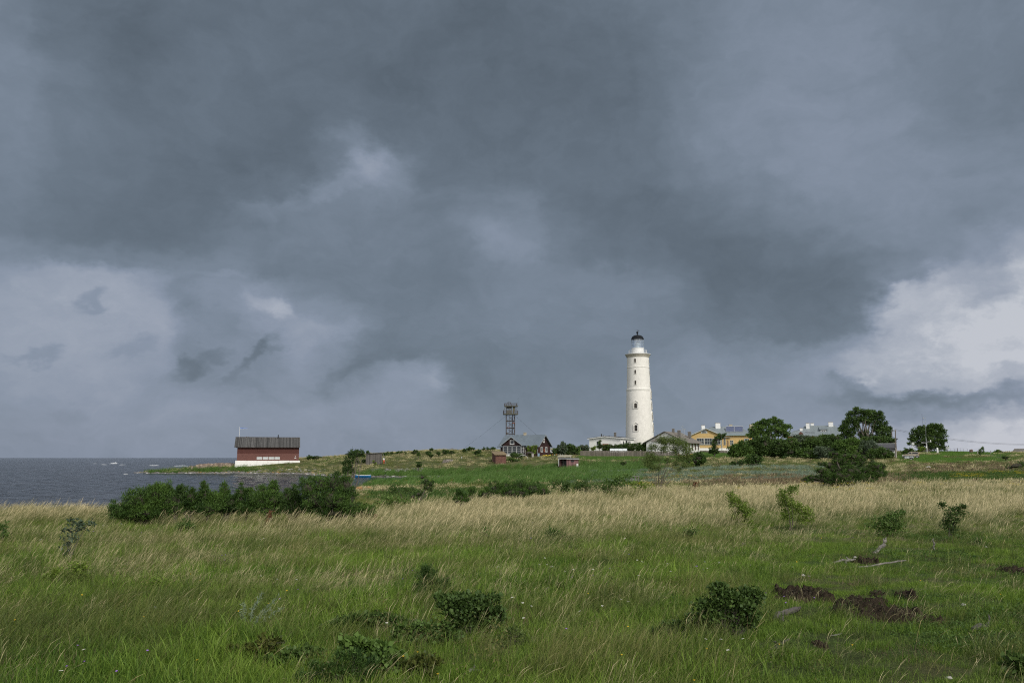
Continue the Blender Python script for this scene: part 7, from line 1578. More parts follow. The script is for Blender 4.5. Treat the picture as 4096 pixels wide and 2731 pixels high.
def deadwood():
    S = [([(3495,2213,7),(3512,2198,7),(3530,2184,7),(3542,2162,5),(3545,2147,3)], [[(3530,2184,4),(3535,2165,2.5),(3532,2150,1.5)]], 'thick curved grey dead branch rising out of the grass below the rose bush', M_DEAD),
         ([(3740,2200,3),(3733,2188,3),(3738,2175,3.2),(3731,2163,3),(3734,2151,2)], [], 'thin crooked grey stick standing in the turf below the dry grass', M_DEAD),
         ([(3320,2254,3.5),(3355,2244,5),(3400,2238,5),(3422,2235,3)], [[(3384,2226,2),(3392,2234,3),(3402,2242,3)], [(3382,2240,3.5),(3386,2255,3.5),(3387,2271,3)]], 'pale forked dead branch lying at the left of the low soil heap', M_DEAD),
         ([(3364,2274,4),(3440,2267,4),(3500,2259,3.5),(3560,2250,3.2),(3592,2243,3),(3626,2240,2)], [[(3500,2259,2),(3520,2262,1.5)]], 'long thin pale branch stretched in front of the low soil heap', M_DEAD),
         ([(3098,2474,9),(3125,2455,14),(3165,2442,12),(3204,2426,6)], [[(3120,2452,9),(3124,2475,8),(3132,2496,5)], [(3098,2474,6),(3085,2482,3)]], 'split dark tree root with pale top, left of the widest soil patch', M_DEADD),
         ([(3346,2424,3),(3372,2438,8),(3408,2454,4)], [[(3372,2436,4),(3362,2418,2)]], 'pale splintered wood lying on the widest soil patch', M_DEAD),
         ([(3082,2602,7),(3122,2578,7),(3156,2553,3)], [[(3120,2580,4),(3102,2566,3),(3090,2562,2)], [(3110,2588,4),(3122,2604,3)]], 'forked dark dead branch near the reddish bare soil', M_DEADD),
         ([(3322,2541,2.5),(3345,2539,4),(3368,2532,2.5)], [], 'short pale stick in the turf below the widest soil patch', M_DEAD),
         ([(3895,2520,12),(3920,2505,14),(3950,2510,10)], [[(3950,2510,9),(3957,2480,6),(3954,2454,2)], [(3895,2520,6),(3900,2490,3)]], 'broken pointed grey stump in the turf near the right edge', M_DEADD),
         ([(461,2598,2.5),(495,2582,4),(531,2563,3)], [], 'reddish brown twig lying in the left foreground turf', M_DEADD),
         ([(358,2642,3),(378,2634,6),(398,2642,3)], [[(378,2634,3),(390,2624,2)]], 'knotty piece of grey wood near the bottom left', M_DEAD),
         ([(1145,2585,5),(1165,2562,8),(1195,2556,8),(1222,2568,6),(1228,2584,3)], [[(1165,2562,5),(1180,2580,4)], [(1205,2556,4),(1218,2590,3)]], 'gnarled grey root arching over the turf left of the thickets', M_DEAD),
         ([(1862,2698,4),(1885,2682,9),(1897,2655,3)], [[(1885,2682,5),(1918,2678,2)]], 'pale splintered stump at the bottom, right of the yellowing shrub', M_DEAD),
         ([(1996,2412,4),(2015,2396,5),(2040,2378,3)], [], 'charred looking stick at the edge of the honeysuckle thicket', M_DEADD),
         ([(2130,2380,3.5),(2160,2368,5),(2196,2347,3.5)], [], 'pale driftwood branch lying in the middle turf', M_DEAD),
         ([(2590,2506,3),(2620,2510,5),(2655,2494,3)], [[(2620,2510,3.5),(2640,2520,2.5)], [(2620,2508,3),(2600,2494,2)]], 'pale branched stick left of the rose thicket', M_DEAD),
         ([(2940,2194,5),(2962,2184,8),(2982,2175,4)], [], 'weathered log end at the lower edge of the dry grass', M_DEADD),
         ([(1250,2705,4),(1290,2715,4),(1340,2708,3)], [[(1290,2715,3),(1310,2732,2)]], 'bare pale twigs under the bottom edge juniper', M_DEAD)]
    for i, (main, forks, lab, m) in enumerate(S):
        rr = np.random.RandomState(500 + i); k = max(range(len(main)), key=lambda j: main[j][1]); g = G(main[k][0], main[k][1] + 1, ymin=5.); mb = MB()
        def pt(u, v, r, o=0):
            g2 = G(u, max(v, 1990), ymin=5.); Y = g.y + np.clip((g2.y - g.y), -.5, .5) * .6
            p = P(u, v, Y) - g; return p
        for L in [main] + forks:
            pts = [pt(*q) for q in L]; P2, R2 = [], []
            for a in range(len(pts) - 1):
                for t in (0, .34, .67):
                    P2.append(pts[a].lerp(pts[a+1], t) + (Vector(rr.normal(0, .3, 3)) * L[a][2] * px(g.y) if t else Vector())); R2.append((L[a][2] * (1 - t) + L[a+1][2] * t) * px(g.y) * rr.uniform(.8, 1.15))
            P2.append(pts[-1]); R2.append(L[-1][2] * px(g.y) * .5); mb.tube(P2, R2, 8)
        tag(mb.build('dead_branch' if 'stump' not in lab and 'root' not in lab else 'tree_stump', m, None, True, loc=g), lab, 'dead wood')
    for i, (u, v, r, lab, m) in enumerate([(3171,2268,8,'round pale stone in the turf, first of the trio left of the branches',M_ROCKW),(3212,2302,8,'pale stone in the turf, left one of the touching pair',M_ROCKW),(3236,2306,7,'greyer stone in the turf, right one of the touching pair',M_ROCK),
        (3145,2223,6,'small white stone above the round pale one',M_ROCKW),(3420,2228,6,'white stone behind the low soil heap',M_ROCKW),(3945,2187,6,'white stone right of the dark turf hummock',M_ROCKW),(3004,2260,7,'half buried pale stone near the rose thicket top',M_ROCKW),
        (1995,2269,8,'pale stone in the middle turf, left of the reddish one',M_ROCKW),(2122,2275,9,'reddish stone in the middle turf',M_ROCKO),(2207,2267,9,'light stone right of the reddish one',M_ROCKW),(2642,2200,7,'round pale stone at the lower edge of the dry grass',M_ROCKW),(2877,2251,9,'flat pale stone above the rose thicket',M_ROCKW),
        (613,2432,15,'flat whitish limestone slab in the left turf',M_ROCKW),(362,2515,10,'rough pale lump of stone in the left turf',M_ROCKW),(3797,2716,12,'white shell shaped stone at the bottom edge',M_ROCKW),(3855,2421,9,'pale stone splinter in the right turf',M_ROCKW)]):
        g = G(u, v + r * .5, ymin=5.); s = r * px(g.y) * .8; rock('field_stone', lab, 'stone', g + Vector((0, 0, s * .55)), s * 1.25, s, s * .75, m, i + 3)
def flowers():
    f1 = lambda x, y: (.5618*x, 1850 + .5618*y); f2 = lambda x, y: (900 + .5618*x, 1850 + .5618*y); f3 = lambda x, y: (1900 + .5618*x, 1850 + .5618*y); f4 = lambda x, y: (2996 + .5618*x, 1850 + .5618*y)
    K = {'white': [f3(*p) for p in [(497,675),(460,722),(513,722),(640,772),(700,757),(840,757),(1155,690),(1190,702),(1370,716),(1392,770),(1165,798),(265,955),(340,993),(403,1016),(1040,968),(1090,986),(745,1052),(345,1100),(905,1015),(1652,748),(1643,1250),(1750,1252),(1905,1248),(1800,1328),(1067,537)]]
            + [f2(*p) for p in [(1152,1135),(510,828),(372,825),(255,803),(243,585),(275,535),(255,545)]] + [f1(*p) for p in [(733,443),(998,522),(435,1475),(595,1325),(290,546),(240,498),(865,433)]],
         'purple': [f1(*p) for p in [(663,487),(1008,497),(553,1298),(600,1412),(475,1445),(830,1482),(1050,1335),(1605,655),(1600,690),(1580,657)]] + [f2(*p) for p in [(520,900),(390,968),(667,415),(733,418),(1333,765),(1265,825)]]
            + [f3(*p) for p in [(1065,632),(1097,650),(1580,735),(1637,705),(840,803),(960,752),(690,812),(410,425),(398,535),(650,1180),(1625,760),(1570,738)]] + [f4(*p) for p in [(120,925),(250,950),(262,995),(465,960),(793,555),(740,530),(1300,385)]],
         'yellow': [f1(*p) for p in [(583,940),(1025,1095),(1357,790),(1425,835),(1403,1402),(105,1118)]] + [f2(*p) for p in [(440,910),(310,1000),(1370,1345),(1515,1500),(1270,1375),(95,1055)]] + [f3(*p) for p in [(135,402),(805,930),(1650,1322),(1560,1545),(1045,1365),(1090,1165)]] + [f4(*p) for p in [(340,705),(1220,838),(1790,935),(215,1290),(735,1295),(515,535)]]}
    mats = {'white': M('umbel_white', (.74,.72,.64), .8), 'purple': M('petal_purple', (.30,.16,.50), .7), 'yellow': M('petal_yellow', (.75,.50,.03), .7)}
    stem = M('stem_green', (.08,.12,.03), .8)
    labs = {'white': 'flat white flower umbel on a thin stem in the meadow turf', 'purple': 'small purple flower head on a thin stem in the meadow turf', 'yellow': 'small yellow flower on a thin stem in the meadow turf'}
    for c, L in K.items():
        rr = np.random.RandomState(len(c)); hd = MB()
        if c == 'white':
            for k in range(26):
                a = rr.rand() * 6.28; r = .035 * math.sqrt(rr.rand()); x, y = r * math.cos(a), r * math.sin(a); hd.lathe([(.001, .004), (.0065, .002), (.0055, -.002), (.001, -.004)], 5, c=(x, y, -r * .25))
        else:
            n = 9
            for k in range(n):
                a = 6.283 * k / n; e = Vector((math.cos(a), math.sin(a), .25)); s = Vector((-math.sin(a), math.cos(a), 0)) * .006; R_ = .017
                hd.poly([s * .3, e * R_ * .6 + s, e * R_, e * R_ * .6 - s], (0, 0, .002))
            hd.lathe([(.001, .008), (.007, .004), (.008, -.004), (.001, -.008)], 8)
        st = MB().tube([(0, 0, 0), (.02, 0, .5), (.07, 0, 1)], [.0022, .0018, .0014], 4)
        h0 = None
        for i, (u, v) in enumerate(L):
            hh = rr.uniform(.14, .26); Y = G(u, v + 10, ymin=5.).y
            for _ in range(3): Y = G(u, v + hh * F / Y, ymin=5.).y
            g = P(u, v, Y); z0 = ztf(g.x - .07, Y); hh = max(.06, g.z - z0)
            if h0 is None:
                root = empty('wildflower', (g.x - .07, Y, z0), 0); h0 = root
                s_ = st.build('stem', stem, root); b_ = hd.build('flower_head', mats[c], root)
            else:
                root = h0.copy(); sc.collection.objects.link(root); s_ = s0.copy(); b_ = b0.copy()
                for o in (s_, b_): sc.collection.objects.link(o); o.parent = root
            s0, b0 = s_, b_
            root.location = (g.x - .07, Y, z0); tag(root, labs[c], 'flower', '%s meadow flowers' % c); s_.scale = (1, 1, hh); b_.location = (.07, 0, hh); k = (.38 if c == 'white' else .55) * (1 + max(0, Y - 9) * .04); b_.scale = (k, k, k)
            b_.rotation_euler = (R(12), R(15), i)
def boat_and_shore():
    z3 = lambda x, y: (1300 + .2976 * x, 1700 + .2976 * y)
    u0, v0 = z3(503, 706); g = G(u0, v0, ymin=100); Y = 192.; C = P(u0, v0, Y); C.z = -.05
    root = empty('rowing_boat', C, R(4), 'blue open rowing boat with pale gunwale moored at the far shore of the inlet', 'boat'); L = 2.0; n = 15; m = MB(); gw = MB(); a = []
    for i in range(n):
        f = i / (n - 1) * 2 - 1; w = .72 * (1 - max(0, -f) ** 2.6) ** .8 if f < 0 else .72 * (1 - .38 * f ** 3); w = max(w, .03); h = .5 + .12 * f * f + (.14 * max(0, -f) ** 2); zb = -.15 + .16 * max(0, -f) ** 3
        a.append([(f * L * (1 + .04 * (f < -.9)), s * w * k, z) for s, k, z in ((-1, 1, h), (-1, .82, h * .45), (-1, .4, zb), (1, .4, zb), (1, .82, h * .45), (1, 1, h))])
    for i in range(n): m.v += a[i]
    for i in range(n - 1):
        for k in range(5): m.f.append((i*6 + k, i*6 + k + 1, i*6 + 6 + k + 1, i*6 + 6 + k))
    m.f.append(tuple((n-1)*6 + k for k in range(6))); h = m.build('hull', M('boat_blue', (.012,.13,.30), .35), root, True); so = h.modifiers.new('s', 'SOLIDIFY'); so.thickness = .04
    for s in (0, 5): gw.tube([Vector(r[s]) + Vector((0, 0, .02)) for r in a], .045, 6)
    gw.bar(a[-1][0], a[-1][5], .045); gw.build('gunwale', M_WPAINT, root)
    for f in (-.45, .1, .6): MB().box(f * L - .12, f * L + .12, -.6, .6, .36, .4).build('thwart', M_DEAD, root)
    MB().box(-L * .98, -L * .8, -.2, .2, .55, .72).build('bow_fitting', M_WPAINT, root)
    # stones: larger ones on their own, the rest as a strewn band
    for i, (u, v, r, lab) in enumerate([(575,1889,5,'dark rock at the outermost tip of the spit'),(598,1888,6,'dark rock second from the tip of the spit'),(618,1887,7,'largest dark rock near the tip of the spit'),(636,1884,6,'flat topped rock where the spit turns green'),
        (1548,1903,7,'grey boulder on the far shore right of the blue boat'),(1752,1907,6,'grey rock on the far shore below the dune juniper'),(1990,1902,5,'flat grey stone at the right end of the inlet')]):
        g = G(u, v, ymin=100); s = r * px(g.y); rock('shore_rock', lab, 'rock', Vector((g.x, g.y, max(g.z, 0) + s * .3)), s * 1.4, s, s * .6, M_ROCK, 40 + i)
    for i, (u, v, r, lab) in enumerate([(1436,1958,13,'boulder crusted with orange lichen right of the tall juniper'),(1474,1955,12,'second lichened boulder, farther from the tall juniper')]):
        g = G(u, v + 4); s = r * px(g.y); rock('boulder', lab, 'boulder', g + Vector((0, 0, s * .4)), s * 1.3, s, s * .8, M_ROCKO, 50 + i)
    for i, (u, v, w, h, lab) in enumerate([(3713,1871,10,4.5,'pale whitish boulder beside the small dark juniper'),(3711,1881,8,3.5,'half sunk grey boulder below the pale one')]):
        g = G(u, v, ymin=60); p = px(g.y); rock('boulder', lab, 'boulder', g + Vector((0, 0, h * p * .5)), w * p, w * p * .8, h * p, [M_ROCKW, M_ROCK][i], 55 + i)
    col = bpy.data.collections.new('shore_stones')
    for i in range(5):
        o = rock('pebble_%d' % i, None, None, Vector((0, 0, 0)), .3, .24, .13, [M_ROCK, M_ROCKW, M_ROCK, M_ROCKO, M_ROCK][i], 60 + i); sc.collection.objects.unlink(o); col.objects.link(o)
    rng = np.random.RandomState(9); n = 60000; y = rng.uniform(118, 262, n); u = rng.uniform(530, 2060, n); x = (u - 2048) / F * y * CP; z = zt(x, y)
    k = (z > -.12) & (z < np.where(u > 1450, .12, .34)) & (z > np.where(u > 1450, .0, -.12)) & (rng.rand(n) < np.where(u > 1450, .35, .8)) & ((u < 1400) | (y > 188)); k |= (z > .2) & (z < 1.3) & (u > 900) & (u < 1330) & (rng.rand(n) < .12) & (y > 225)
    k |= (u > 1480) & (u < 1700) & (y > 207) & (y < 213) & (rng.rand(n) < .4)
    p = np.stack([x, y, np.maximum(z, 0)], 1)[k]; n = len(p); s = rng.uniform(.35, 1.5, (n, 1)) ** 1.3
    scatter('shore_stones', col, p, np.stack([np.zeros(n), np.zeros(n), rng.rand(n) * 6.28], 1), np.repeat(s, 3, 1), rng.choice(5, n, p=[.36, .1, .24, .06, .24]), 'grey stones and wrack lining the far shore of the inlet', 'stones')
    # breakers on the reef
    wm = bpy.data.materials.new('sea_foam'); wm.use_nodes = True; t = NT(wm.node_tree); nn = t.noise(t.n('ShaderNodeNewGeometry').outputs['Position'], 1.5, 5, .7)
    pr = t.n('ShaderNodeBsdfPrincipled', {'Base Color': t.ramp(nn, [(.35, (.16,.18,.20)), (.55, (.55,.57,.59))]), 'Roughness': .9}); t.n('ShaderNodeOutputMaterial', {0: pr.outputs[0]})
    for i, (ua, ub, v, hh, lab) in enumerate([(372,388,1852.5,.5,'small crest of foam at the left end of the reef line'),(403,427,1857,.8,'low breaker on the reef left of the splash'),(440,470,1853,1.9,'breaker throwing up a splash on the reef'),(480,505,1857.5,.7,'low breaker right of the splash'),(596,638,1860.5,.95,'bright white breaker midway between splash and spit'),(699,752,1862,.9,'bright white breaker nearest the stone pier'),(501,508,1895,.5,'lone whitecap left of the spit tip')]):
        Y = (H + 0) / max(-ray((ua+ub)/2, v + 1)[2] / ray((ua+ub)/2, v + 1)[1], 1e-4); xa, xb = P(ua, v, Y).x, P(ub, v, Y).x; rr = np.random.RandomState(i); n = 40; V = []; 
        for k in range(n):
            f = k / (n - 1); e = math.sin(math.pi * f) ** .5 * hh * (.6 if i == 2 else .38) * (.45 + .75 * rr.rand() * (1 if i != 2 else (1.3 if f > .6 else .35))); x = (xb - xa) * f; w = .8 + .5 * rr.rand()
            for (dy, dz) in ((-w * 1.6, -.3), (-w, e * .5), (-.3 * w, e), (.4 * w, e * .8), (w * 1.5, -.3)): V.append((x, dy, dz))
        m = MB(); m.v = V; m.f = [(k*5 + j, k*5 + 5 + j, k*5 + 6 + j, k*5 + 1 + j) for k in range(n - 1) for j in range(4)]
        tag(m.build('breaking_wave', wm, None, True, loc=(xa, Y, 0)), lab, 'wave', kind='stuff')
def vehicles():
    z8 = lambda x, y: (3500 + .2534 * x, 1600 + .2534 * y)
    def wheel(root, x, y, z, r, w=.2, name='wheel'):
        t = MB().lathe([(r*.62, -w/2), (r*.95, -w/2), (r, -w*.3), (r, w*.3), (r*.95, w/2), (r*.62, w/2)], 20).xf(Matrix.Translation((x, y, z)) @ Matrix.Rotation(R(90), 4, 'X')).build(name, M('tyre', (.02,.02,.02), .9), root, True)
        MB().lathe([(.001, -w*.42), (r*.3, -w*.46), (r*.62, -w*.36), (r*.62, w*.36), (.001, w*.42)], 16).xf(Matrix.Translation((x, y, z)) @ Matrix.Rotation(R(90), 4, 'X')).build('rim', M('rim_grey', (.35,.36,.37), .4), t, True)
    u0, v0 = z8(566, 912); Y = 197.; S = Site('parked_car', 'beige high roofed family car parked facing left beside the utility pole', 'car', u0, v0, Y, -az(u0) + R(3))
    k = (S.X(z8(700, 0)[0]) - S.X(z8(432, 0)[0])) / 268; q = lambda x, y: ((x - 566) * k, (912 - y) * k)
    prof = [(440,893),(433,878),(432,862),(440,855),(468,849),(512,841),(548,812),(564,805),(620,802),(672,803),(688,808),(696,832),(700,856),(700,882),(694,893)]
    glass = M('car_glass', (.015,.017,.02), .1); beige = M('car_beige', (.34,.29,.22), .35, var=.06, spec=.6); W = 1.7
    m = MB(); low = [p for p in prof if p[1] >= 840]; n = len(prof)
    V = []
    for (y, tuck) in ((0, 1), (.06, 0), (W - .06, 0), (W, 1)):
        for (px_, py) in prof:
            a = q(px_, py); up = max(0, (842 - py)) * k; V.append((a[0], y + (.12 * up if y < 1 else -.12 * up) + (0), a[1]))
    m.v = V
    for r_ in range(3):
        for i in range(n): j = (i + 1) % n; m.f.append((r_*n + i, r_*n + j, (r_+1)*n + j, (r_+1)*n + i))
    m.f.append(tuple(range(n))); m.f.append(tuple(3*n + i for i in range(n))[::-1]); body = m.build('body', beige, S.root)
    def pane(pts, name='side_window', y=-.006):
        P3 = []
        for (a, b) in pts: c = q(a, b); P3.append((c[0], y + .12 * max(0, 842 - b) * k - .012, c[1]))
        MB().poly(P3, (0, .02, 0)).build(name, glass, S.root)
    pane([(522,842),(550,816),(580,812),(582,840)]); pane([(594,839),(594,812),(674,811),(682,822),(684,838)])
    a, b = q(513, 839), q(547, 811); MB().poly([(a[0] - .02, .15, a[1] + .02), (b[0] - .02, .22, b[1] + .02), (b[0] - .02, W - .22, b[1] + .02), (a[0] - .02, W - .15, a[1] + .02)], (-.02, 0, .02)).build('windscreen', glass, S.root)
    for x in (475, 665): wheel(S.root, q(x, 0)[0], .07, .32, .33); wheel(S.root, q(x, 0)[0], W - .07, .32, .33)
    for x in (475, 665): MB().lathe([(.38, -.02), (.42, -.03), (.42, .0)], 20).xf(Matrix.Translation((q(x, 0)[0], -.01, .34)) @ Matrix.Rotation(R(90), 4, 'X')).build('wheel_arch', M_BLACK, S.root)
    a, b = q(434, 872), q(446, 858); MB().box(a[0] - .02, b[0], -.01, .3, a[1], b[1]).build('headlight', M('lamp_clear', (.5,.52,.54), .2), S.root); MB().box(a[0] - .02, b[0], W - .3, W + .01, a[1], b[1]).build('headlight', M('lamp_clear', (.5,.52,.54), .2), S.root)
    a, b = q(694, 860), q(701, 835); MB().box(a[0], b[0] + .02, -.01, .15, a[1], b[1]).build('tail_light', M('lamp_red', (.3,.02,.02), .3), S.root)
    MB().box(q(429,0)[0], q(460,0)[0], -.02, W + .02, .2, .45).build('bumper', M('plastic_dark', (.08,.08,.08), .7), S.root); MB().box(q(680,0)[0], q(704,0)[0], -.02, W + .02, .22, .45).build('bumper', M('plastic_dark', (.08,.08,.08), .7), S.root)
    MB().box(q(460,0)[0], q(680,0)[0], -.012, 0, .42, .5).build('side_strip', M('plastic_dark', (.08,.08,.08)), S.root); c = q(524, 838); MB().box(c[0], c[0] + .14, -.2, -.02, c[1] - .02, c[1] + .14).build('wing_mirror', beige, S.root)
    for x in (585, 652): c = q(x, 850); MB().box(c[0], c[0] + .16, -.03, 0, c[1], c[1] + .03).build('door_handle', M_BLACK, S.root)
    for y in (.3, W - .3): MB().bar((q(565,0)[0], y, 1.76), (q(672,0)[0], y, 1.76), .02).build('roof_rail', M_BLACK, S.root)
    # trailer
    u0, v0 = z8(545, 955); S = Site('cargo_trailer', 'low trailer with pale side panels standing in front of the parked car', 'trailer', u0, v0, 189., -az(u0) + R(2)); q = lambda x, y: ((x - 545) * .2534 * px(189), (955 - y) * .2534 * px(189))
    a, b = q(478, 912), q(608, 880); MB().box(a[0], b[0], 0, 1.3, a[1] - .1, a[1]).box(a[0], b[0], 0, .05, a[1], b[1]).box(a[0], b[0], 1.25, 1.3, a[1], b[1]).box(a[0], a[0] + .05, .05, 1.25, a[1], b[1]).box(b[0] - .05, b[0], .05, 1.25, a[1], b[1]).build('box', M('trailer_panel', (.45,.47,.48), .5), S.root)
    m = MB()
    for x in (478, 500, 545, 608): c = q(x, 0)[0]; m.box(c - .03, c + .03, -.03, 0, a[1] - .12, b[1] + .04)
    m.box(a[0], b[0], -.035, 0, b[1] - .03, b[1] + .05).bar((a[0], .1, a[1] - .1), (q(482,0)[0], .1, 0), .03).bar((q(482,0)[0], .1, .05), (q(595,0)[0], .1, .12), .03).bar((q(520,0)[0], .6, .4), (q(480,0)[0] - .5, .6, .3), .05).build('frame', M_BLACK, S.root)
    wheel(S.root, q(572,0)[0], -.12, .36, .34, .18); wheel(S.root, q(572,0)[0], 1.42, .36, .34, .18); wheel(S.root, q(597,0)[0], .5, .16, .16, .08, 'jockey_wheel')
    m = MB()
    for s in range(8):
        a0, a1 = math.pi * s / 8, math.pi * (s + 1) / 8; c = q(572, 0)[0]; m.poly([(c + .42*math.cos(a0), -.25, .36 + .42*math.sin(a0)), (c + .42*math.cos(a1), -.25, .36 + .42*math.sin(a1)), (c + .42*math.cos(a1), 0, .36 + .42*math.sin(a1)), (c + .42*math.cos(a0), 0, .36 + .42*math.sin(a0))], (0, 0, .02))
    m.build('mudguard', M_BLACK, S.root)
    # white pickup by the red house
    z = lambda x, y: (1950 + .2232 * x, 1550 + .2232 * y); u0, v0 = z(1168, 1182); S = Site('white_pickup', 'white pickup half hidden between the red house and the conifers', 'pickup', u0, v0, 238, R(8)); q = lambda x, y: ((x - 1168) * .2232 * px(238), (1182 - y) * .2232 * px(238)); w = M('car_white', (.62,.63,.64), .35)
    a, b = q(1128, 1175), q(1212, 1138); MB().box(a[0], b[0], 0, 4.4, a[1], b[1]).build('body', w, S.root, bevel=.06); c, d = q(1134, 1138), q(1206, 1108)
    MB().add([(c[0],.9,c[1]),(d[0],.9,c[1]),(d[0],2.6,c[1]),(c[0],2.6,c[1]),(c[0]+.1,1.3,d[1]),(d[0]-.1,1.3,d[1]),(d[0]-.1,2.3,d[1]),(c[0]+.1,2.3,d[1])], [(0,3,2,1),(4,5,6,7),(0,1,5,4),(1,2,6,5),(2,3,7,6),(3,0,4,7)]).build('cab', w, S.root)
    MB().poly([(c[0]+.12,.9,c[1]+.08),(d[0]-.12,.9,c[1]+.08),(d[0]-.16,1.22,d[1]-.1),(c[0]+.16,1.22,d[1]-.1)], (0,-.02,.01)).build('windscreen', glass, S.root)
    for x in (a[0] + .1, b[0] - .38): MB().box(x, x + .28, -.03, 0, a[1] + .45, a[1] + .65).build('headlight', M('lamp_clear', (.5,.52,.54), .2), S.root)
    MB().box(a[0], b[0], -.08, 0, a[1], a[1] + .22).build('bumper', M_BLACK, S.root); MB().box(-.35, .35, -.02, 0, a[1] + .4, a[1] + .62).build('grille', M_BLACK, S.root)
    for x in (a[0] + .12, b[0] - .12):
        for y in (.8, 3.6): wheel(S.root, x, y, .22, .33).__class__; 
def poles():
    def pole(name, lab, cat, u, vt, vb, Y, r, m, lean=0, **k):
        b = P(u, vb, Y); t = P(u + lean, vt, Y); z0 = ztf(b.x, b.y); root = empty(name, (b.x, b.y, z0), 0, lab, cat, k.get('group')); root['kind'] = 'thing'
        MB().tube([(0, 0, -.4), (t.x - b.x, 0, t.z - z0)], [r, r * .75], 8).build('post', m, root); return root, t
    wood = M('pole_wood', (.14,.12,.10), .9, var=.35)
    r1, t1 = pole('utility_pole', 'tall weathered wooden utility pole with a concrete stub at the left end of the lawn', 'utility pole', 3582, 1717, 1843, 200, .15, wood)
    MB().box(.12, .36, -.12, .12, -.5, 2.6).build('concrete_stub', M_CONC, r1)
    hz = t1.z - r1.location.z; MB().bar((-.45, -.1, hz - .35), (.45, -.1, hz - .35), .05).build('crossarm', wood, r1)
    for x in (-.4, .4, 0): MB().lathe([(.01, .16), (.05, .14), (.06, .05), (.03, 0)], 8, c=(x, -.1, hz - .32 + (.32 if x == 0 else 0))).build('insulator', M_WPAINT, r1)
    z6 = lambda x, y: (2700 + .2126 * x, 1650 + .2126 * y)
    r2, t2 = pole('utility_pole', 'dark wooden utility pole braced by a pale leaning pole, in front of the windswept tree', 'utility pole', z6(1770, 0)[0], z6(0, 300)[1], 1806, 221, .15, wood)
    a = P(*z6(1820, 525), 220.8) - r2.location; b = P(*z6(1775, 330), 220.8) - r2.location; MB().tube([a + (a - b) * .15, b], [.085, .07], 8).build('brace', M('pale_pole', (.30,.285,.265), .9), r2)
    t3 = P(4420, 1752, 232); r3, _ = pole('utility_pole', 'utility pole beyond the right edge carrying the far end of the wires', 'utility pole', 4420, 1750, 1815, 232, .15, wood)
    def wire(a, b, sag, lab):
        d = b - a; pts = [d * f - Vector((0, 0, sag * 4 * f * (1 - f))) for f in np.linspace(0, 1, 25)]; tag(MB().tube(pts, .022, 4).build('power_line', M_BLACK, None, loc=a), lab, 'wire', 'power lines on the utility poles')
    for dx, dz, nm in ((-.4, -.2, 'lower'), (.4, .05, 'upper')):
        o = Vector((dx * .3, -.1, dz)); wire(t1 + o, t3 + o * .9, 2.6, '%s of the two power lines sagging from the pole to the right edge' % nm)
        wire(t2 + o, t1 + o, 2.3, '%s of the two power lines between the braced pole and the weathered one' % nm)
    z8 = lambda x, y: (3500 + .2534 * x, 1600 + .2534 * y)
    # weather station
    r, t = pole('weather_mast', 'tall thin white weather mast with whip antenna before the round dark tree', 'mast', z8(806, 0)[0], 1668, 1804, 226, .035, M_STEEL, -2.5)
    hz = lambda y: P(3702, z8(0, y)[1], 226).z - r.location.z; X = lambda x: P(z8(x, 0)[0], 1750, 226).x - r.location.x
    MB().tube([(X(824), .3, -.3), (X(820), .3, hz(600))], .05, 6).build('second_post', M_STEEL, r); MB().bar((X(769), 0, hz(415)), (X(769), 0, hz(212)), .02, 5).bar((X(769), 0, hz(300)), (X(790), 0, hz(300)), .02, 4).bar((X(769), 0, hz(400)), (X(794), 0, hz(400)), .02, 4).build('whip_antenna', M_BLACK, r)
    MB().bar((X(735), 0, hz(670)), (X(803), 0, hz(672)), .04).bar((X(735), 0, hz(680)), (X(735), 0, hz(655)), .05).build('instrument_arm', M_WPAINT, r); MB().bar((X(820), .3, hz(656)), (X(885), .3, hz(652)), .03).lathe([(.01, hz(626)), (.12, hz(630)), (.14, hz(650)), (.1, hz(662)), (.01, hz(662))], 10, c=(X(882), .3, 0)).build('sensor_arm', M_WPAINT, r)
    MB().box(X(784), X(800), -.3, -.06, hz(752), hz(726)).build('control_box', M_WPAINT, r); MB().lathe([(.05, 0), (.05, hz(680)), (.04, hz(676))], 10, c=(X(806), 0, 0)).build('lower_tube', M_WPAINT, r); MB().bar((X(781), 0, hz(355)), (X(781), 0, hz(340)), .1).bar((X(792), 0, hz(275)), (X(788), 0, hz(290)), .15).build('mast_fittings', M_STEEL, r)
    def Q(name, lab, cat, x, y, Y=226): u, v = z8(x, y); p = P(u, v, Y); return empty(name, (p.x, Y, ztf(p.x, Y)), 0, lab, cat), (lambda xx, yy: (P(z8(xx, 0)[0], 1790, Y).x - p.x, P(u, z8(0, yy)[1], Y).z - ztf(p.x, Y)))
    e, f = Q('instrument_shelter', 'white louvred instrument box raised on a stand above the parked car', 'weather station', 605, 785); a, b = f(587, 708), f(624, 670); MB().box(a[0], b[0], 0, .65, a[1], b[1]).build('box', M_WPAINT, e, bevel=.03); m = MB()
    for k in range(6): zz = a[1] + (b[1] - a[1]) * (k + .5) / 6; m.box(a[0] + .04, b[0] - .04, -.03, 0, zz - .02, zz + .03)
    m.build('louvres', M_GTRIM, e); MB().box(a[0] - .06, b[0] + .06, -.08, .72, b[1], b[1] + .06).build('lid', M_WPAINT, e); m = MB()
    for x in (a[0] + .05, b[0] - .1):
        for y in (.05, .55): m.box(x, x + .06, y, y + .06, -.3, a[1])
    m.build('stand', M_WPAINT, e)
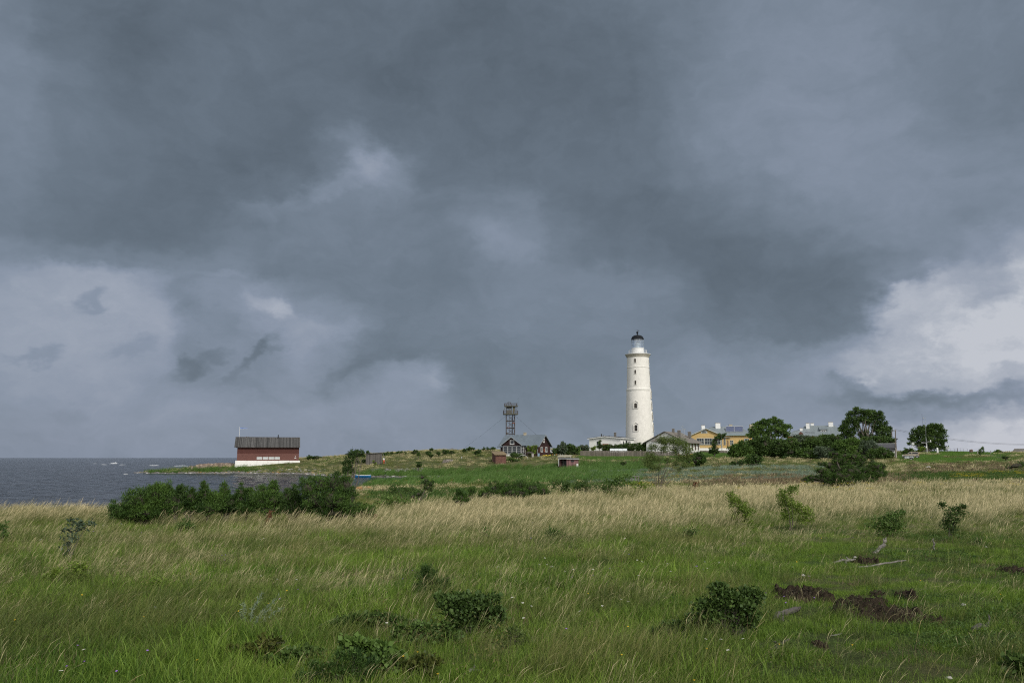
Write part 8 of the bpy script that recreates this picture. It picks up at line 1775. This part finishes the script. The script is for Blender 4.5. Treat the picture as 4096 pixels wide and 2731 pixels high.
    e, f = Q('rain_gauge', 'white upright cylinder standing on the grass right of the round dark tree trunk', 'weather station', 985, 803, 228); a, b = f(974, 803), f(996, 749); MB().lathe([(.2, -.2), (.25, 0), (.25, b[1] - .15), (.2, b[1] - .05), (.02, b[1])], 16).build('cylinder', M_WPAINT, e, True); MB().lathe([(.27, .0), (.27, .12)], 16).build('base_ring', M_CONC, e)
    e, f = Q('rack_on_posts', 'pale slatted rack on two posts right of the round dark tree', 'rack', 1147, 806, 230); a, b = f(1121, 768), f(1176, 739); m = MB()
    for k in range(4): zz = a[1] + (b[1] - a[1]) * k / 3; m.box(a[0], b[0], 0, .05, zz - .05, zz + .06)
    for x in np.linspace(a[0], b[0] - .06, 6): m.box(x, x + .06, .052, .1, a[1], b[1])
    m.build('slats', M_GTRIM, e); MB().box(-.15, -.05, .1, .18, -.3, a[1] + .1).build('post', M_DEADD, e); MB().box(.1, .2, .1, .18, -.3, a[1] + .1).build('post', M_DEADD, e)
    # wire fence and gate posts on the rise
    Y = 236; e, f = Q('wire_fence', 'thin wire fence on many slender posts along the top of the grassy rise', 'fence', 1197, 806, Y); pts = []
    for i, x in enumerate([900, 1050, 1197, 1252, 1302, 1345, 1395, 1460]):
        p = P(z8(x, 0)[0], 1800, Y); zz = ztf(p.x, Y) - e.location.z; xx = p.x - e.location.x; hh = .2 + (f(0, 772)[1]); big = x == 1302; MB().tube([(xx, 0, zz - .3), (xx, 0, hh + (.1 if big else 0))], .09 if big else .03, 6).build('post', M_RUST if big else M_DEADD, e); pts.append((xx, 0, hh))
    for k in (0, .35, .7): MB().tube([Vector(p) - Vector((0, 0, k)) for p in pts], .015, 3, False).build('wire', M_STEEL, e)
    for i, (x, y0, y1, r_, m_, lab) in enumerate([(1618,797,852,.13,M_CONC,'grey gate post left of the leaning young tree'),(1826,797,852,.13,M_CONC,'grey gate post right of the leaning young tree'),(1634,806,850,.04,M_RUST,'thin rusty stake beside the left grey gate post'),(1495,782,838,.1,M_DEADD,'wooden post touching the left side of the stone cairn'),(850,780,825,.04,M_RUST,'thin stake on the lawn left of the rain gauge'),(1984,850,910,.05,M_DEADD,'wooden stake on the slope below the barn'),(2090,815,840,.07,M_DEADD,'short stake left of the barn roof'),(768,1078,1115,.05,M_DEADD,'dark stake in the meadow below the pale boulder')]):
        u, v = z8(x, y1); g = G(u, v, ymin=60); pole('fence_post', lab, 'post', u, z8(0, y0)[1], v, g.y if g.y < 300 else 232, r_, m_)
    pole('fence_post', 'dark thin pole standing behind the pink shed', 'post', 2311.6, 1811, 1832, 210, .05, M_BLACK)
    e, f = Q('stone_cairn', 'rough brown stone cairn on top of the grassy rise', 'cairn', 1522, 838, 233); a, b = f(1502, 838), f(1548, 773); w = b[0] - a[0]; MB().add([(a[0],0,-.3),(b[0],0,-.3),(b[0],.8,-.3),(a[0],.8,-.3),(a[0]+.05,.1,b[1]*.8),(a[0]+w*.6,.1,b[1]),(b[0]-.05,.15,b[1]*.9),(b[0]-.05,.7,b[1]*.85),(a[0]+.1,.7,b[1]*.8)], [(0,1,6,5,4),(1,2,7,6),(2,3,8,7),(3,0,4,8),(4,5,6,7,8)]).build('masonry', mat('cairn_stone', (.14,.10,.085), .95, .5, 3, 'stone', per=.35), e)
    for i, (x, y, lab) in enumerate([(1560,803,'middle'),(1425,798,'left')]):
        pass
def clutter():
    z = lambda x, y: (1950 + .2232 * x, 1550 + .2232 * y); yel = M('float_bright_yellow', (.62,.45,.03), .4)
    L = [(992,1222,8,'y'),(1008,1214,8,'y'),(1022,1220,8,'y'),(1050,1214,13,'y'),(1080,1222,8,'y'),(1096,1214,8,'y'),(1112,1212,9,'y'),(1124,1208,7,'y'),(1168,1199,7,'r'),(1240,1199,7,'o'),(1262,1200,6,'w'),(1200,1203,6,'w'),(1310,1200,6,'w'),(1345,1201,6,'w')]
    nm = {'y': 'yellow', 'r': 'red', 'o': 'orange', 'w': 'white'}; cs = {'y': yel, 'r': M('float_r', (.55,.06,.05), .4), 'o': M('float_o', (.6,.22,.04), .4), 'w': M('float_w', (.6,.6,.6), .4)}
    od = ['leftmost','second','third','fourth and largest','fifth','sixth','seventh','rightmost']
    for i, (x, y, r, c) in enumerate(L):
        p = P(*z(x, y), 226.5); rr = r * .2232 * px(226.5); m = MB().lathe([(.01, -rr), (rr*.75, -rr*.7), (rr, 0), (rr*.75, rr*.7), (.01, rr)], 10).lathe([(.01, rr*.9), (.05, rr), (.05, rr*1.25), (.01, rr*1.25)], 6).xf(Matrix.Rotation(R(80 if i != 3 else 90), 4, 'Y') @ Matrix.Scale(1.3 if i == 3 else 1, 4, (0, 0, 1)))
        p.z = min(p.z, 99); lab = ('%s of the pile of yellow fishing floats by the red house corner' % od[i]) if c == 'y' else '%s fishing float in the grass, %s' % (nm[c], {8: 'near the white pickup', 9: 'below the conifers', 10: 'just right of the orange one', 11: 'between the red and the orange one', 12: 'left one of the two farthest right', 13: 'farthest right'}[i])
        tag(m.build('fishing_float', cs[c], None, True, loc=p), lab, 'float', 'fishing floats by the red house')
    g = P(*z(915, 1226), 225.5); tag(MB().lathe([(.01, 0), (.28, 0), (.3, .3), (.28, .32), (.3, .34), (.3, .62), (.28, .64), (.28, .9), (.01, .9)], 16).build('barrel', M('barrel_blue', (.22,.30,.38), .5), None, True, loc=g - Vector((0, 0, .1))), 'pale blue barrel at the front corner of the red house', 'barrel')
    g = P(*z(812, 1222), 224.5); r = empty('concrete_block', g, 0, 'grey concrete block table in front of the vine covered wall', 'block'); MB().box(-.28, .28, 0, .5, -.3, .62).build('base', M_CONC, r); MB().box(-.36, .36, -.06, .56, .62, .72).build('slab', M_CONC, r)
    g = P(*z(745, 1200), 226.3); r = empty('garden_bench', g, R(-25), 'dark wooden bench under the red house wall beside the vine', 'bench'); MB().box(-.8, .8, 0, .4, .38, .44).build('seat', M_DEADD, r); MB().box(-.8, .8, .4, .45, .5, .85).build('backrest', M_DEADD, r)
    for x in (-.7, .65): MB().box(x, x + .06, .05, .4, -.3, .38).build('leg', M_DEADD, r)
    # bench in the hollow
    g = G(2541, 1912); g.y = 78; p = P(2541, 1911, 84); r = empty('low_bench', (p.x, p.y, ztf(p.x, p.y)), 0, 'low pale plank bench among the herbs left of the rowan', 'bench'); w = 33 * px(84) / 2; zt_ = max(.35, P(2541, 1903, 84).z - ztf(p.x, p.y)); MB().box(-w, w, -.15, .15, zt_ - .05, zt_).build('seat', M_DEAD, r)
    for x in (-w + .05, w - .12, 0): MB().box(x, x + .07, -.1, .1, -.3, zt_ - .05).build('leg', M_DEAD, r)
    z3 = lambda x, y: (1300 + .2976 * x, 1700 + .2976 * y)
    g = G(*z3(1645, 505), ymin=150); s = px(g.y) * .2976; r = empty('cellar_ruin', g, 0, 'collapsed grey stone and plank cellar mound on the dune slope', 'ruin'); m = MB()
    MB().add([(-75*s,0,-.5),(70*s,0,-.5),(75*s,3,-.3),(-60*s,3,-.3),(-60*s,.4,35*s),(20*s,.6,48*s),(70*s,1,40*s),(-40*s,2.8,40*s)], [(0,1,6,5,4),(1,2,6),(2,3,7,6),(3,0,4,7),(4,5,6,7)]).build('mound', M_LIMES, r)
    for k in range(5): m.poly([(-70*s + k*.5, -.1, -.1), (-62*s + k*.5, -.1, -.1), (-40*s + k*.6, 1.2, 44*s), (-48*s + k*.6, 1.2, 44*s)], (0, 0, .08))
    m.build('planks', M_GREYW, r)
    g = G(*z3(1838, 450), ymin=150); r = empty('marker_post', g, 0, 'short white marker post on the dune right of the ruin', 'post'); MB().tube([(0, 0, -.2), (0, 0, .42)], .06, 8).build('post', M_WPAINT, r); MB().lathe([(.01, .62), (.09, .56), (.1, .44), (.01, .4)], 8).build('cap', M_WPAINT, r)
for f in (soil, deadwood, flowers, boat_and_shore, vehicles, poles, clutter): f()

vegetation()
